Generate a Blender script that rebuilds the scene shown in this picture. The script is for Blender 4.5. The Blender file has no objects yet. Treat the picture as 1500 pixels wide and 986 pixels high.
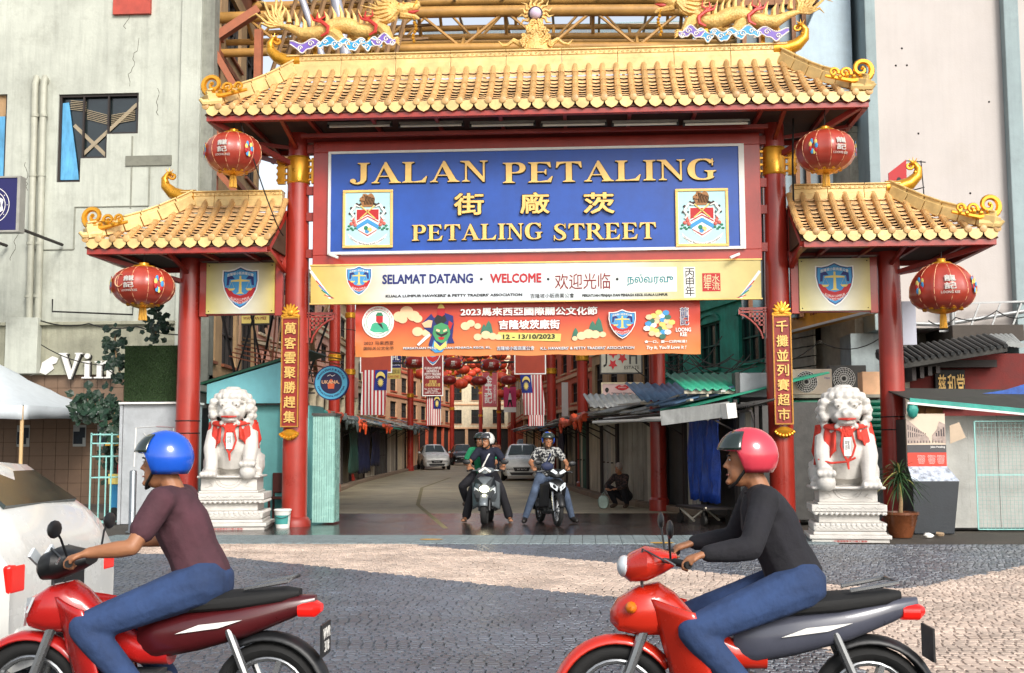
import bpy, bmesh, math, random
from mathutils import Vector, Matrix
R = math.radians
rnd = random.Random(11)
SC = bpy.context.scene
COL = SC.collection
# ---------------------------------------------------------------- camera, sky, sun, exposure
FPX = 1700.0; PITCH = R(5.3); YAW = R(3.55); CAM = Vector((0.85, -21.4, 1.5))
cd = bpy.data.cameras.new('camera'); cam = bpy.data.objects.new('camera', cd); COL.objects.link(cam)
cd.sensor_width = 36; cd.lens = 36 * FPX / 1500; cd.clip_end = 2000; cd.clip_start = 0.1
ROLL = R(.25)
cam.matrix_world = Matrix.Translation(CAM) @ Matrix.Rotation(YAW, 4, 'Z') @ Matrix.Rotation(R(90) + PITCH, 4, 'X') @ Matrix.Rotation(-ROLL, 4, 'Z'); SC.camera = cam
W = bpy.data.worlds.new("World"); SC.world = W; W.use_nodes = True
nt = W.node_tree; sky = nt.nodes.new('ShaderNodeTexSky'); sky.sky_type = 'NISHITA'; sky.sun_disc = False
SUN_EL = 33; SUN_AZ = 152          # azimuth clockwise from +Y: the sun stands behind the camera, to its right
sky.sun_elevation = R(SUN_EL); sky.sun_rotation = R(SUN_AZ); sky.dust_density = 2.5; sky.air_density = 1.0; sky.ozone_density = 0.6
hsv = nt.nodes.new('ShaderNodeHueSaturation'); hsv.inputs['Saturation'].default_value = .4; nt.links.new(sky.outputs[0], hsv.inputs['Color']); nt.links.new(hsv.outputs[0], nt.nodes['Background'].inputs[0]); nt.nodes['Background'].inputs[1].default_value = 0.15   # thin white overcast
sl = bpy.data.lights.new('sun', 'SUN'); so = bpy.data.objects.new('sun', sl); COL.objects.link(so)
sl.energy = 1.7; sl.angle = R(20); sl.color = (1, .965, .91)
sdir = Vector((math.sin(R(SUN_AZ)) * math.cos(R(SUN_EL)), math.cos(R(SUN_AZ)) * math.cos(R(SUN_EL)), math.sin(R(SUN_EL))))
so.rotation_euler = sdir.to_track_quat('Z', 'Y').to_euler(); so.location = sdir * 60
SC.view_settings.view_transform = 'Standard'; SC.view_settings.look = 'None'; SC.view_settings.exposure = 0.64; SC.view_settings.gamma = 1
SC.cycles.max_bounces = 6; SC.cycles.diffuse_bounces = 4; SC.cycles.glossy_bounces = 3; SC.cycles.transparent_max_bounces = 8
SC.cycles.use_denoising = True
# ---------------------------------------------------------------- helpers: measuring
_ct, _st, _cy, _sy = math.cos(PITCH), math.sin(PITCH), math.cos(YAW), math.sin(YAW)
RT = Vector((_cy, _sy, 0)); FW = Vector((-_sy * _ct, _cy * _ct, _st)); UP = Vector((_sy * _st, -_cy * _st, _ct))
RT, UP = RT * math.cos(ROLL) - UP * math.sin(ROLL), UP * math.cos(ROLL) + RT * math.sin(ROLL)
def at(px, py, Y):                     # a place read off the photograph, on the plane y = Y
    d = FW + RT * ((px - 750) / FPX) + UP * ((493 - py) / FPX)
    return CAM + d * ((Y - CAM.y) / d.y)
def gr(px, py, z=0.0):                 # the same on the ground
    d = FW + RT * ((px - 750) / FPX) + UP * ((493 - py) / FPX)
    return CAM + d * ((z - CAM.z) / d.z)
TR = Matrix.Translation; RX9 = Matrix.Rotation(R(90), 4, 'X'); RY9 = Matrix.Rotation(R(90), 4, 'Y')
# ---------------------------------------------------------------- helpers: materials
def lin(h):
    h = h.lstrip('#'); c = [int(h[i:i + 2], 16) / 255 for i in (0, 2, 4)]
    return tuple([x / 12.92 if x <= .04045 else ((x + .055) / 1.055) ** 2.4 for x in c]) + (1,)
MC = {}
def mat(key, col, rough=.6, metal=0, var=.12, scale=4, bump=.15, bscale=30, streak=0, dirt=0, dirtc='#3a332a', emit=0, alpha=1, island=0, stretch=(1, 1, 1), trans=0, coat=0, spec=.5):
    if key in MC: return MC[key]
    m = bpy.data.materials.new(key); m.use_nodes = True; t = m.node_tree; N = t.nodes; L = t.links
    p = N['Principled BSDF']; c = lin(col) if isinstance(col, str) else col
    tc = N.new('ShaderNodeTexCoord'); mp = N.new('ShaderNodeMapping'); L.new(tc.outputs['Object'], mp.inputs[0]); mp.inputs['Scale'].default_value = stretch
    n = N.new('ShaderNodeTexNoise'); n.inputs['Scale'].default_value = scale; n.inputs['Detail'].default_value = 6; n.inputs['Roughness'].default_value = .65; L.new(mp.outputs[0], n.inputs[0])
    def mix(fac, a, b, mode='MIX'):
        x = N.new('ShaderNodeMix'); x.data_type = 'RGBA'; x.blend_type = mode
        if isinstance(fac, float) or isinstance(fac, int): x.inputs[0].default_value = fac
        else: L.new(fac, x.inputs[0])
        for i, v in ((6, a), (7, b)):
            if isinstance(v, tuple): x.inputs[i].default_value = v
            else: L.new(v, x.inputs[i])
        return x.outputs[2]
    def ramp(src, a, b):
        r = N.new('ShaderNodeMapRange'); r.inputs[1].default_value = a; r.inputs[2].default_value = b; L.new(src, r.inputs[0]); return r.outputs[0]
    lo = tuple(x * (1 - var * 1.6) for x in c[:3]) + (1,); hi = tuple(min(1, x * (1 + var)) for x in c[:3]) + (1,)
    out = mix(ramp(n.outputs[0], .3, .7), lo, hi)
    if island:
        g = N.new('ShaderNodeNewGeometry'); hs = N.new('ShaderNodeHueSaturation'); L.new(out, hs.inputs['Color'])
        oi = N.new('ShaderNodeObjectInfo'); av = N.new('ShaderNodeMath'); L.new(g.outputs['Random Per Island'], av.inputs[0]); L.new(oi.outputs['Random'], av.inputs[1])
        L.new(ramp2(N, L, mulv(N, L, av.outputs[0], .5), 1 - island, 1 + island), hs.inputs['Value']); out = hs.outputs[0]
    if streak:
        mp2 = N.new('ShaderNodeMapping'); L.new(tc.outputs['Object'], mp2.inputs[0]); mp2.inputs['Scale'].default_value = (3, 3, .22)
        n2 = N.new('ShaderNodeTexNoise'); n2.inputs['Scale'].default_value = 1.6; n2.inputs['Detail'].default_value = 8; n2.inputs['Roughness'].default_value = .7; L.new(mp2.outputs[0], n2.inputs[0])
        out = mix(mulv(N, L, ramp(n2.outputs[0], .47, .75), streak), out, tuple(x * .42 for x in c[:3]) + (1,))
    if dirt:
        n3 = N.new('ShaderNodeTexNoise'); n3.inputs['Scale'].default_value = scale * .6 + .8; n3.inputs['Detail'].default_value = 10; n3.inputs['Roughness'].default_value = .75; L.new(tc.outputs['Object'], n3.inputs[0])
        out = mix(mulv(N, L, ramp(n3.outputs[0], .5, .72), dirt), out, lin(dirtc))
    L.new(out, p.inputs['Base Color'])
    p.inputs['Roughness'].default_value = rough; p.inputs['Metallic'].default_value = metal; p.inputs['Specular IOR Level'].default_value = spec
    if rough < .95 and var:
        L.new(ramp2(N, L, n.outputs[0], max(.03, rough - .12), min(1, rough + .15)), p.inputs['Roughness'])
    if bump:
        nb = N.new('ShaderNodeTexNoise'); nb.inputs['Scale'].default_value = bscale; nb.inputs['Detail'].default_value = 5; L.new(mp.outputs[0], nb.inputs[0])
        b = N.new('ShaderNodeBump'); b.inputs['Strength'].default_value = bump; b.inputs['Distance'].default_value = .02; L.new(nb.outputs[0], b.inputs['Height']); L.new(b.outputs[0], p.inputs['Normal'])
    if emit: L.new(out, p.inputs['Emission Color']); p.inputs['Emission Strength'].default_value = emit
    if alpha < 1: p.inputs['Alpha'].default_value = alpha
    if trans: p.inputs['Transmission Weight'].default_value = trans
    if coat: p.inputs['Coat Weight'].default_value = coat
    MC[key] = m; return m
def ramp2(N, L, src, a, b):
    r = N.new('ShaderNodeMapRange'); r.inputs[3].default_value = a; r.inputs[4].default_value = b; L.new(src, r.inputs[0]); return r.outputs[0]
def mulv(N, L, src, k):
    r = N.new('ShaderNodeMath'); r.operation = 'MULTIPLY'; r.use_clamp = True; r.inputs[1].default_value = k; L.new(src, r.inputs[0]); return r.outputs[0]
def P(key, col, **k): return mat(key, col, **k)
# ---------------------------------------------------------------- helpers: mesh
class MB:
    def __init__(s): s.v = []; s.f = []; s.s = []
    def add(s, vs, fs, sm=False, M=None):
        o = len(s.v)
        for v in vs:
            v = Vector(v); s.v.append(tuple(M @ v) if M else tuple(v))
        for f in fs: s.f.append(tuple(i + o for i in f)); s.s.append(sm)
        return s
    def box(s, x0, x1, y0, y1, z0, z1, M=None):
        return s.add([(x0, y0, z0), (x1, y0, z0), (x1, y1, z0), (x0, y1, z0), (x0, y0, z1), (x1, y0, z1), (x1, y1, z1), (x0, y1, z1)],
                     [(0, 3, 2, 1), (4, 5, 6, 7), (0, 1, 5, 4), (1, 2, 6, 5), (2, 3, 7, 6), (3, 0, 4, 7)], False, M)
    def bar(s, a, b, w, h=None, up=(0, 0, 1)):       # box beam between two points
        a = Vector(a); b = Vector(b); h = h or w; d = (b - a); 
        if d.length < 1e-6: return s
        d.normalize(); u = Vector(up)
        if abs(d.dot(u)) > .98: u = Vector((0, 1, 0))
        r = d.cross(u).normalized(); u = r.cross(d)
        vs = [p + r * (i * w / 2) + u * (j * h / 2) for p in (a, b) for i, j in ((-1, -1), (1, -1), (1, 1), (-1, 1))]
        return s.add(vs, [(0, 1, 2, 3), (7, 6, 5, 4), (0, 4, 5, 1), (1, 5, 6, 2), (2, 6, 7, 3), (3, 7, 4, 0)])
    def tube(s, pts, r, n=8, cap=True, sm=True, flat=1.0):
        pts = [Vector(p) for p in pts]; m = len(pts); rs = r if isinstance(r, (list, tuple)) else [r] * m
        vs = []; fs = []; pu = None
        for i, p in enumerate(pts):
            d = (pts[min(i + 1, m - 1)] - pts[max(i - 1, 0)])
            if d.length < 1e-9: d = Vector((0, 0, 1))
            d.normalize()
            if pu is None: pu = Vector((0, 1, 0)) if abs(d.y) < .9 else Vector((1, 0, 0))
            a = d.cross(pu).normalized(); u = a.cross(d); pu = u
            for k in range(n):
                t = 2 * math.pi * k / n; vs.append(p + (a * math.cos(t) + u * math.sin(t) * flat) * rs[i])
        for i in range(m - 1):
            for k in range(n): fs.append((i * n + k, i * n + (k + 1) % n, (i + 1) * n + (k + 1) % n, (i + 1) * n + k))
        s.add(vs, fs, sm)
        if cap:
            o = len(s.v) - len(vs); s.f.append(tuple(o + k for k in range(n))[::-1]); s.s.append(False)
            o2 = o + (m - 1) * n; s.f.append(tuple(o2 + k for k in range(n))); s.s.append(False)
        return s
    def lathe(s, prof, n=20, M=None, sm=True, c=(0, 0, 0), sx=1, sy=1):
        vs = []; fs = []; m = len(prof); c = Vector(c)
        for r, z in prof:
            for k in range(n):
                t = 2 * math.pi * k / n; vs.append(c + Vector((r * math.cos(t) * sx, r * math.sin(t) * sy, z)))
        for i in range(m - 1):
            for k in range(n): fs.append((i * n + k, i * n + (k + 1) % n, (i + 1) * n + (k + 1) % n, (i + 1) * n + k))
        s.add(vs, fs, sm, M); o = len(s.v) - len(vs)
        s.f.append(tuple(o + k for k in range(n))[::-1]); s.s.append(False)
        s.f.append(tuple(o + (m - 1) * n + k for k in range(n))); s.s.append(False)
        return s
    def prism(s, poly, y0, y1, M=None, sm=False):     # polygon in x,z extruded along y
        n = len(poly); a = sum(poly[i][0] * poly[(i + 1) % n][1] - poly[(i + 1) % n][0] * poly[i][1] for i in range(n))
        if a < 0: poly = poly[::-1]
        vs = [(x, y0, z) for x, z in poly] + [(x, y1, z) for x, z in poly]
        fs = [tuple(range(n)), tuple(range(2 * n - 1, n - 1, -1))]
        s.add(vs, fs, False, M); o = len(s.v) - 2 * n
        for i in range(n): s.f.append((o + i, o + n + i, o + n + (i + 1) % n, o + (i + 1) % n)); s.s.append(sm)
        return s
    def ball(s, c, r, n=12, M=None):
        if not isinstance(r, (tuple, list)): r = (r, r, r)
        m = max(4, n // 2); vs = [(c[0], c[1], c[2] - r[2])]; fs = []
        for i in range(1, m):
            t = math.pi * i / m
            for k in range(n):
                a = 2 * math.pi * k / n; vs.append((c[0] + r[0] * math.sin(t) * math.cos(a), c[1] + r[1] * math.sin(t) * math.sin(a), c[2] - r[2] * math.cos(t)))
        vs.append((c[0], c[1], c[2] + r[2])); e = len(vs) - 1
        for k in range(n):
            fs.append((0, 1 + (k + 1) % n, 1 + k)); b = 1 + (m - 2) * n; fs.append((b + k, b + (k + 1) % n, e))
            for i in range(m - 2): q = 1 + i * n; fs.append((q + k, q + (k + 1) % n, q + n + (k + 1) % n, q + n + k))
        return s.add(vs, fs, True, M)
    def grid(s, fn, nu, nv, sm=True, thick=0):
        vs = [Vector(fn(i / nu, j / nv)) for j in range(nv + 1) for i in range(nu + 1)]
        fs = [(j * (nu + 1) + i, j * (nu + 1) + i + 1, (j + 1) * (nu + 1) + i + 1, (j + 1) * (nu + 1) + i) for j in range(nv) for i in range(nu)]
        return s.add(vs, fs, sm)
    def mesh(s, name='mesh'):
        me = bpy.data.meshes.new(name); me.from_pydata(s.v, [], s.f); me.polygons.foreach_set('use_smooth', s.s); me.update()
        if any(s.s): me.set_sharp_from_angle(angle=R(38))
        return me
    def build(s, name, m, parent=None, bev=0, solid=0, **kw):
        return mobj(name, s.mesh(name), m, parent, bev, solid, **kw)
def mobj(name, me, m, parent=None, bev=0, solid=0, loc=None, rot=None):
    o = bpy.data.objects.new(name, me); COL.objects.link(o)
    if m and not me.materials: me.materials.append(m)
    if parent: o.parent = parent
    if loc: o.location = loc
    if rot: o.rotation_euler = rot
    if bev: b = o.modifiers.new('bevel', 'BEVEL'); b.width = bev; b.segments = 2; b.limit_method = 'ANGLE'; b.angle_limit = R(40)
    if solid: b = o.modifiers.new('solid', 'SOLIDIFY'); b.thickness = solid; b.offset = 0
    return o
def tag(o, label=None, cat=None, group=None, kind=None):
    if label: o['label'] = label
    if cat: o['category'] = cat
    if group: o['group'] = group
    if kind: o['kind'] = kind
    return o
def thing(name, label, cat, loc=(0, 0, 0), rz=0, group=None):
    o = bpy.data.objects.new(name, None); COL.objects.link(o); o.location = loc; o.rotation_euler = (0, 0, rz); o.empty_display_size = .2
    return tag(o, label, cat, group)
def struct(name, mb, m, parent=None, **k):
    o = mb.build(name, m, parent, **k) if isinstance(mb, MB) else mobj(name, mb, m, parent, **k)
    if not parent: o['kind'] = 'structure'
    return o
def copy_tree(o, loc=None, rz=None, label=None, parent=None, scale=None):
    c = o.copy(); COL.objects.link(c)
    if parent: c.parent = parent
    if loc is not None: c.location = loc
    if rz is not None: c.rotation_euler = (0, 0, rz)
    if scale: c.scale = scale
    if label: c['label'] = label
    for ch in list(o.children): copy_tree(ch, parent=c)
    return c
def arc(cx, cz, r, a0, a1, n, rz=None):
    rz = rz or r
    return [(cx + r * math.cos(R(a0 + (a1 - a0) * i / n)), cz + rz * math.sin(R(a0 + (a1 - a0) * i / n))) for i in range(n + 1)]
def remesh(mb, voxel, smooth=4, it_fac=.6):           # grows one continuous skin over overlapping volumes
    me = mb.mesh('body'); o = bpy.data.objects.new('tmp', me); COL.objects.link(o)
    r = o.modifiers.new('r', 'REMESH'); r.mode = 'VOXEL'; r.voxel_size = voxel; r.use_smooth_shade = True
    if smooth: q = o.modifiers.new('s', 'SMOOTH'); q.iterations = smooth; q.factor = it_fac
    dg = bpy.context.evaluated_depsgraph_get(); dg.update()
    out = bpy.data.meshes.new_from_object(o.evaluated_get(dg)); bpy.data.objects.remove(o)
    out.polygons.foreach_set('use_smooth', [True] * len(out.polygons)); out.name = 'body'
    return out
# ---------------------------------------------------------------- helpers: lettering
TC = {}
def tmesh(st, off=0.0, res=2, lines=None):
    k = (st, off, res)
    if k in TC: return TC[k]
    if off:                                              # bold: five shifted copies, each a hair in front of the last
        vs, fs = tmesh(st, 0, res); V = []; F = []
        for i, (a, b) in enumerate(((0, 0), (1, 0), (-1, 0), (0, 1), (0, -1), (.7, .7), (-.7, -.7), (.7, -.7), (-.7, .7))):
            o = len(V); V += [Vector((v.x + a * off, v.y + b * off, v.z + (v.z > 0) * i * .05)) for v in vs]; F += [tuple(q + o for q in f) for f in fs]
        TC[k] = (V, F); return TC[k]
    if k in TC: return TC[k]
    cu = bpy.data.curves.new('lettering', 'FONT'); cu.body = st; cu.resolution_u = res;  cu.extrude = .5
    cu.align_x = 'CENTER'; cu.space_line = .85
    o = bpy.data.objects.new('tmp', cu); COL.objects.link(o)
    dg = bpy.context.evaluated_depsgraph_get(); dg.update()
    me = bpy.data.meshes.new_from_object(o.evaluated_get(dg)); bpy.data.objects.remove(o)
    vs = [v.co.copy() for v in me.vertices]; fs = [tuple(p.vertices) for p in me.polygons]; bpy.data.meshes.remove(me)
    TC[k] = (vs, fs); return TC[k]
def lettering(st, x0, x1, z0, z1, y, m, parent, name='lettering', depth=.006, off=0.0, pad=0, shear=0, res=2, rot=None, warp=None):
    vs, fs = tmesh(st, off, res)
    if not vs: return None
    ax = min(v.x for v in vs); bx = max(v.x for v in vs); az = min(v.y for v in vs); bz = max(v.y for v in vs)
    x0 -= pad; x1 += pad; z0 -= pad; z1 += pad
    kx = (x1 - x0) / (bx - ax); kz = (z1 - z0) / (bz - az); out = []
    for v in vs:
        X = x0 + (v.x - ax) * kx + shear * (v.y - az) * kz; Z = z0 + (v.y - az) * kz; Y = y - depth * (v.z + .5)
        if warp: X, Y, Z = warp(X, Y, Z)
        out.append((X, Y, Z))
    mb = MB(); mb.add(out, fs); return mb.build(name, m, parent)
# stroke-built serif capitals, cap height 1: each returns (advance, [polygons])
def serif(ch):
    T = .2; t = .07; S = .045; P = []
    def rect(x0, z0, x1, z1): P.append([(x0, z0), (x1, z0), (x1, z1), (x0, z1)])
    def foot(cx, w, z, up=1):                        # bracketed slab serif round a stem of width w
        h = S * up
        P.append([(cx - w / 2 - .1, z), (cx + w / 2 + .1, z), (cx + w / 2 + .1, z + h * .7), (cx + w / 2 + .02, z + h * 1.5), (cx + w / 2, z + h * 2.4), (cx - w / 2, z + h * 2.4), (cx - w / 2 - .02, z + h * 1.5), (cx - w / 2 - .1, z + h * .7)])
    def stem(cx, w=T, z0=0, z1=1, b=True, tp=True):
        rect(cx - w / 2, z0, cx + w / 2, z1)
        if b: foot(cx, w, z0)
        if tp: foot(cx, w, z1, -1)
    def band(pts):                                   # (x,z,width) variable-width curve
        l = []; r = []
        for i, (x, z, w) in enumerate(pts):
            a = pts[max(0, i - 1)]; b = pts[min(len(pts) - 1, i + 1)]; dx, dz = b[0] - a[0], b[1] - a[1]; q = math.hypot(dx, dz) or 1
            l.append((x - dz / q * w / 2, z + dx / q * w / 2)); r.append((x + dz / q * w / 2, z - dx / q * w / 2))
        P.append(l + r[::-1])
    def ring(cx, cz, rx, rz, a0, a1, wmax, wmin, n=18):
        band([(cx + (rx - wmax * abs(math.cos(R(a))) / 2) * math.cos(R(a)), cz + (rz - wmin / 2) * math.sin(R(a)), wmin + (wmax - wmin) * abs(math.cos(R(a))) ** 1.3) for a in [a0 + (a1 - a0) * i / n for i in range(n + 1)]])
    if ch == 'I': stem(.22); return .44, P
    if ch == 'L':
        stem(.22); rect(.3, 0, .72, S * 1.1); P.append([(.45, 0), (.8, 0), (.86, .3), (.82, .3), (.68, .1), (.45, .05)]); return .9, P
    if ch == 'E':
        stem(.22); rect(.3, 0, .7, S * 1.1); rect(.3, 1 - S, .7, 1); P.append([(.42, 0), (.78, 0), (.84, .29), (.8, .29), (.66, .1), (.42, .05)])
        P.append([(.42, 1), (.76, 1), (.78, .74), (.74, .74), (.64, .91), (.42, .955)]); rect(.3, .485, .58, .53); P.append([(.6, .38), (.63, .38), (.63, .64), (.6, .64), (.55, .53), (.55, .485)]); return .9, P
    if ch == 'T':
        stem(.45, tp=False); rect(.08, 1 - S, .82, 1)
        P.append([(.04, 1), (.02, .7), (.06, .7), (.14, .88), (.36, .955), (.36, 1)]); P.append([(.86, 1), (.88, .7), (.84, .7), (.76, .88), (.54, .955), (.54, 1)]); return .9, P
    if ch == 'N':
        rect(.16, 0, .22, .93); foot(.19, .06, 0); foot(.79, .06, 1, -1); rect(.76, 0, .82, 1); P.append([(.0, 1), (.3, 1), (.82, .12), (.82, -.02), (.76, -.02), (.14, .92), (.0, .96)]); return .98, P
    if ch == 'A':
        P.append([(.47, 1.02), (.53, 1.02), (.94, .03), (.7, .03), (.42, .8)]); P.append([(.43, .9), (.47, .84), (.2, .05), (.13, .05)]); rect(.26, .3, .68, .35); foot(.16, .06, 0); foot(.82, .2, 0); return 1.02, P
    if ch in 'PR':
        stem(.22); zc = .74 if ch == 'P' else .76; rz = 1 - zc
        ring(.4, zc - .005, .38, rz + .005, 90, -90, .2, .05); rect(.3, 1 - S, .42, 1); b = zc - rz; rect(.3, b - .01, .42, b + S)
        if ch == 'R': P.append([(.36, b + .02), (.58, b + .06), (.9, .08), (1.0, .04), (1.0, 0), (.78, 0)])
        return (.82 if ch == 'P' else .98), P
    if ch == 'J':
        rect(.36, .3, .56, 1); foot(.46, .2, 1, -1); band([(.46, .32, .2), (.455, .18, .19), (.4, .06, .14), (.28, .0, .08), (.16, .01, .07), (.08, .06, .07)])
        P.append([(x, z) for x, z in arc(.1, .13, .1, 0, 360, 14)[:-1]]); return .68, P
    if ch == 'S':
        band([(.66, .74, .05), (.62, .86, .05), (.53, .95, .055), (.4, .985, .06), (.26, .94, .13), (.17, .83, .18), (.17, .72, .19), (.27, .6, .2), (.42, .5, .22), (.57, .38, .2), (.62, .27, .19), (.6, .15, .18), (.5, .05, .11), (.36, .005, .06), (.22, .04, .05), (.12, .14, .05), (.07, .3, .05)])
        rect(.635, .72, .675, 1.02); rect(.055, -.02, .095, .3); return .78, P
    if ch == 'G':
        ring(.5, .5, .5, .52, 42, 318, .24, .06, 30); rect(.66, .06, .84, .4); foot(.75, .18, .44, -1); rect(.8, .68, .84, 1.02); P.append([(.66, .12), (.84, .12), (.84, .08), (.7, .0), (.6, .02)]); return 1.0, P
    return .45, P
def serif_line(st, x0, x1, z0, z1, y, m, parent, back=None):
    tot = 0; adv = []
    for ch in st:
        a, p = serif(ch) if ch != ' ' else (.35, []); adv.append((a, p)); tot += a + .03
    k = (x1 - x0) / (tot - .03); h = z1 - z0; x = x0
    for a, ps in adv:
        if ps:
            mb = MB(); bb = MB()
            for i, p in enumerate(ps):
                q = [(x + u * k, z0 + v * h) for u, v in p]; mb.prism(q, y - .045 - i * .0006, y - .02)
                cx = sum(u for u, v in q) / len(q); cz = sum(v for u, v in q) / len(q)
                g = []
                n = len(q); ar = sum(q[j][0] * q[(j + 1) % n][1] - q[(j + 1) % n][0] * q[j][1] for j in range(n)); sg = 1 if ar > 0 else -1
                for j in range(n):
                    a0 = q[j - 1]; a1 = q[j]; a2 = q[(j + 1) % n]; d1 = Vector((a1[0] - a0[0], a1[1] - a0[1])); d2 = Vector((a2[0] - a1[0], a2[1] - a1[1]))
                    if d1.length < 1e-7 or d2.length < 1e-7: g.append(a1); continue
                    d1.normalize(); d2.normalize(); nn = Vector((d1.y + d2.y, -d1.x - d2.x))
                    if nn.length < .2: nn = Vector((d1.x - d2.x, d1.y - d2.y))
                    nn.normalize(); g.append((a1[0] + nn.x * .013 * sg + .004, a1[1] + nn.y * .013 * sg - .006))
                bb.prism(g, y - .018 - i * .0006, y - .001)
            o = mb.build('letter', m, parent)
            if back: bb.build('letter_edge', back, o)  # dark backing stands in for the shadow side of the raised letter
        x += (a + .03) * k
# ================================================================ SETTING: ground
M_asph = P('asphalt', '#4a443c', rough=.7, var=.25, scale=1.2, bump=.5, bscale=90, dirt=.35, dirtc='#23201c')
M_road = P('street_asphalt', '#a0947a', rough=.62, var=.22, scale=.7, bump=.4, bscale=80, dirt=.4, dirtc='#3a3226')
M_wet = P('wet_asphalt', '#2f2927', rough=.2, var=.35, scale=1.3, bump=.12, bscale=25, dirt=.5, dirtc='#4d2c24', spec=.7)
M_strip = P('tactile_strip', '#7d8a8c', rough=.55, var=.2, scale=5, bump=.2, bscale=60, dirt=.25)
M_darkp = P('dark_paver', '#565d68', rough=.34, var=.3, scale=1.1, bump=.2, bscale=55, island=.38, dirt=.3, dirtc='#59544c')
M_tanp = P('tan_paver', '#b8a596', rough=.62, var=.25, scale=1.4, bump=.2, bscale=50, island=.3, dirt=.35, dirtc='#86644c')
M_joint = P('joint_sand', '#26251f', rough=.9, var=.2, bump=.3)
g = MB(); g.box(-300, 300, -60, 600, -.3, -.012); struct('ground', g, M_asph)
g = MB(); g.box(-20, 20, -26, -3.8, -.0115, -.006); struct('paving_bed', g, M_joint)
g = MB(); g.box(-9.2, 4.15, 3.6, 130, -.0115, 0.004); struct('road', g, M_road)
def poly_slab(pts, z0, z1):
    mb = MB(); n = len(pts); vs = [(x, y, z0) for x, y in pts] + [(x, y, z1) for x, y in pts]
    mb.add(vs, [tuple(range(n, 2 * n)), tuple(range(n - 1, -1, -1))] + [(i, (i + 1) % n, n + (i + 1) % n, n + i) for i in range(n)]); return mb
struct('wet_crossing', poly_slab([(-6.2, -2.2), (4.5, -2.2), (3.2, 3.9), (-6.2, 3.9)], -.0118, .010), M_wet)
g = MB()
for i in range(58):                                     # pale ribbed tactile slabs
    x = -7 + i * .2
    for k in range(5):
        z = .016 + rnd.uniform(-.002, .002); y = -3.75 + k * .31
        g.box(x + .004, x + .196, y + .004, y + .306, -.0112, z)
        for q in range(3): g.box(x + .03 + q * .058, x + .055 + q * .058, y + .02, y + .29, z, z + .004)
o = g.build('tactile_slab', M_strip); tag(o, kind='structure')
# setts of the open street, laid in rows; dark with a tan band sweeping across
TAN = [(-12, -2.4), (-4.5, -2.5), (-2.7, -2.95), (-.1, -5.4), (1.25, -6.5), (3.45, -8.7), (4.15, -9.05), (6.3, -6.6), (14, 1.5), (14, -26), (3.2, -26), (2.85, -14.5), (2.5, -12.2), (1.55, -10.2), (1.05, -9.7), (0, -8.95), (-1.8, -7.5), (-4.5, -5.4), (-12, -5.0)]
def inside(x, y, pl):
    c = False; j = len(pl) - 1
    for i in range(len(pl)):
        if (pl[i][1] > y) != (pl[j][1] > y) and x < (pl[j][0] - pl[i][0]) * (y - pl[i][1]) / (pl[j][1] - pl[i][1]) + pl[i][0]: c = not c
        j = i
    return c
paving = thing('stone_paving', 'dark grey and tan stone setts paving the open street before the gate', 'paving', (0, 0, 0))
buck = {'dark': MB(), 'tan': MB()}; near = []
def sett(mb, x, y, w, d, z):
    tx = rnd.uniform(-.0016, .0016); ty = rnd.uniform(-.0016, .0016); q = .006
    a = rnd.uniform(-.0015, .0015)
    b = [(x, y, -.0062), (x + w, y + a, -.0062), (x + w, y + d, -.0062), (x, y + d, -.0062)]
    t = [(x + q, y + q, z - tx - ty), (x + w - q, y + q + a, z + tx - ty), (x + w - q, y + d - q, z + tx + ty), (x + q, y + d - q, z - tx + ty)]
    mb.add(b + t, [(4, 5, 6, 7), (0, 1, 5, 4), (1, 2, 6, 5), (2, 3, 7, 6), (3, 0, 4, 7)])
y = -14.6; row = 0
while y < -3.82:
    rowd = .086; half = .47 * (y + 21.4) + .9; x = -.85 - half - (.055 if row % 2 else 0) + rnd.uniform(0, .02)
    xe = 1.6 + half
    if y > -6.5: x = max(x, -9)
    while x < xe:
        w = .09 + rnd.uniform(-.01, .014); z = .006 + rnd.uniform(-.0018, .0018)
        cx, cy = x + w / 2, y + rowd / 2
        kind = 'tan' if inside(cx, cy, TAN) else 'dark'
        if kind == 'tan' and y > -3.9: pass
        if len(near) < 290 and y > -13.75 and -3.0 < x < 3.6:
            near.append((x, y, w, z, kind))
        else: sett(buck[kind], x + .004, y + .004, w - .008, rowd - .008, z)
        x += w
    y += rowd; row += 1
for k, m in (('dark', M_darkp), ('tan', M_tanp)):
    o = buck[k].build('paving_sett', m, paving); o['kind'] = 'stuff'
var = []
for k in range(8):
    for kind, m in (('dark', M_darkp), ('tan', M_tanp)):
        mb = MB(); sett(mb, .004, .004, .082 + rnd.uniform(-.005, .006), .078, .006 + rnd.uniform(-.002, .002)); me = mb.mesh('sett'); me.materials.append(m); var.append((kind, me))
for x, y, w, z, kind in near:
    me = rnd.choice([v for v in var if v[0] == kind])[1]
    o = bpy.data.objects.new('sett', me); COL.objects.link(o); o.parent = paving; o.location = (x, y, 0); o.scale = (w / .09, 1, 1)
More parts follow.
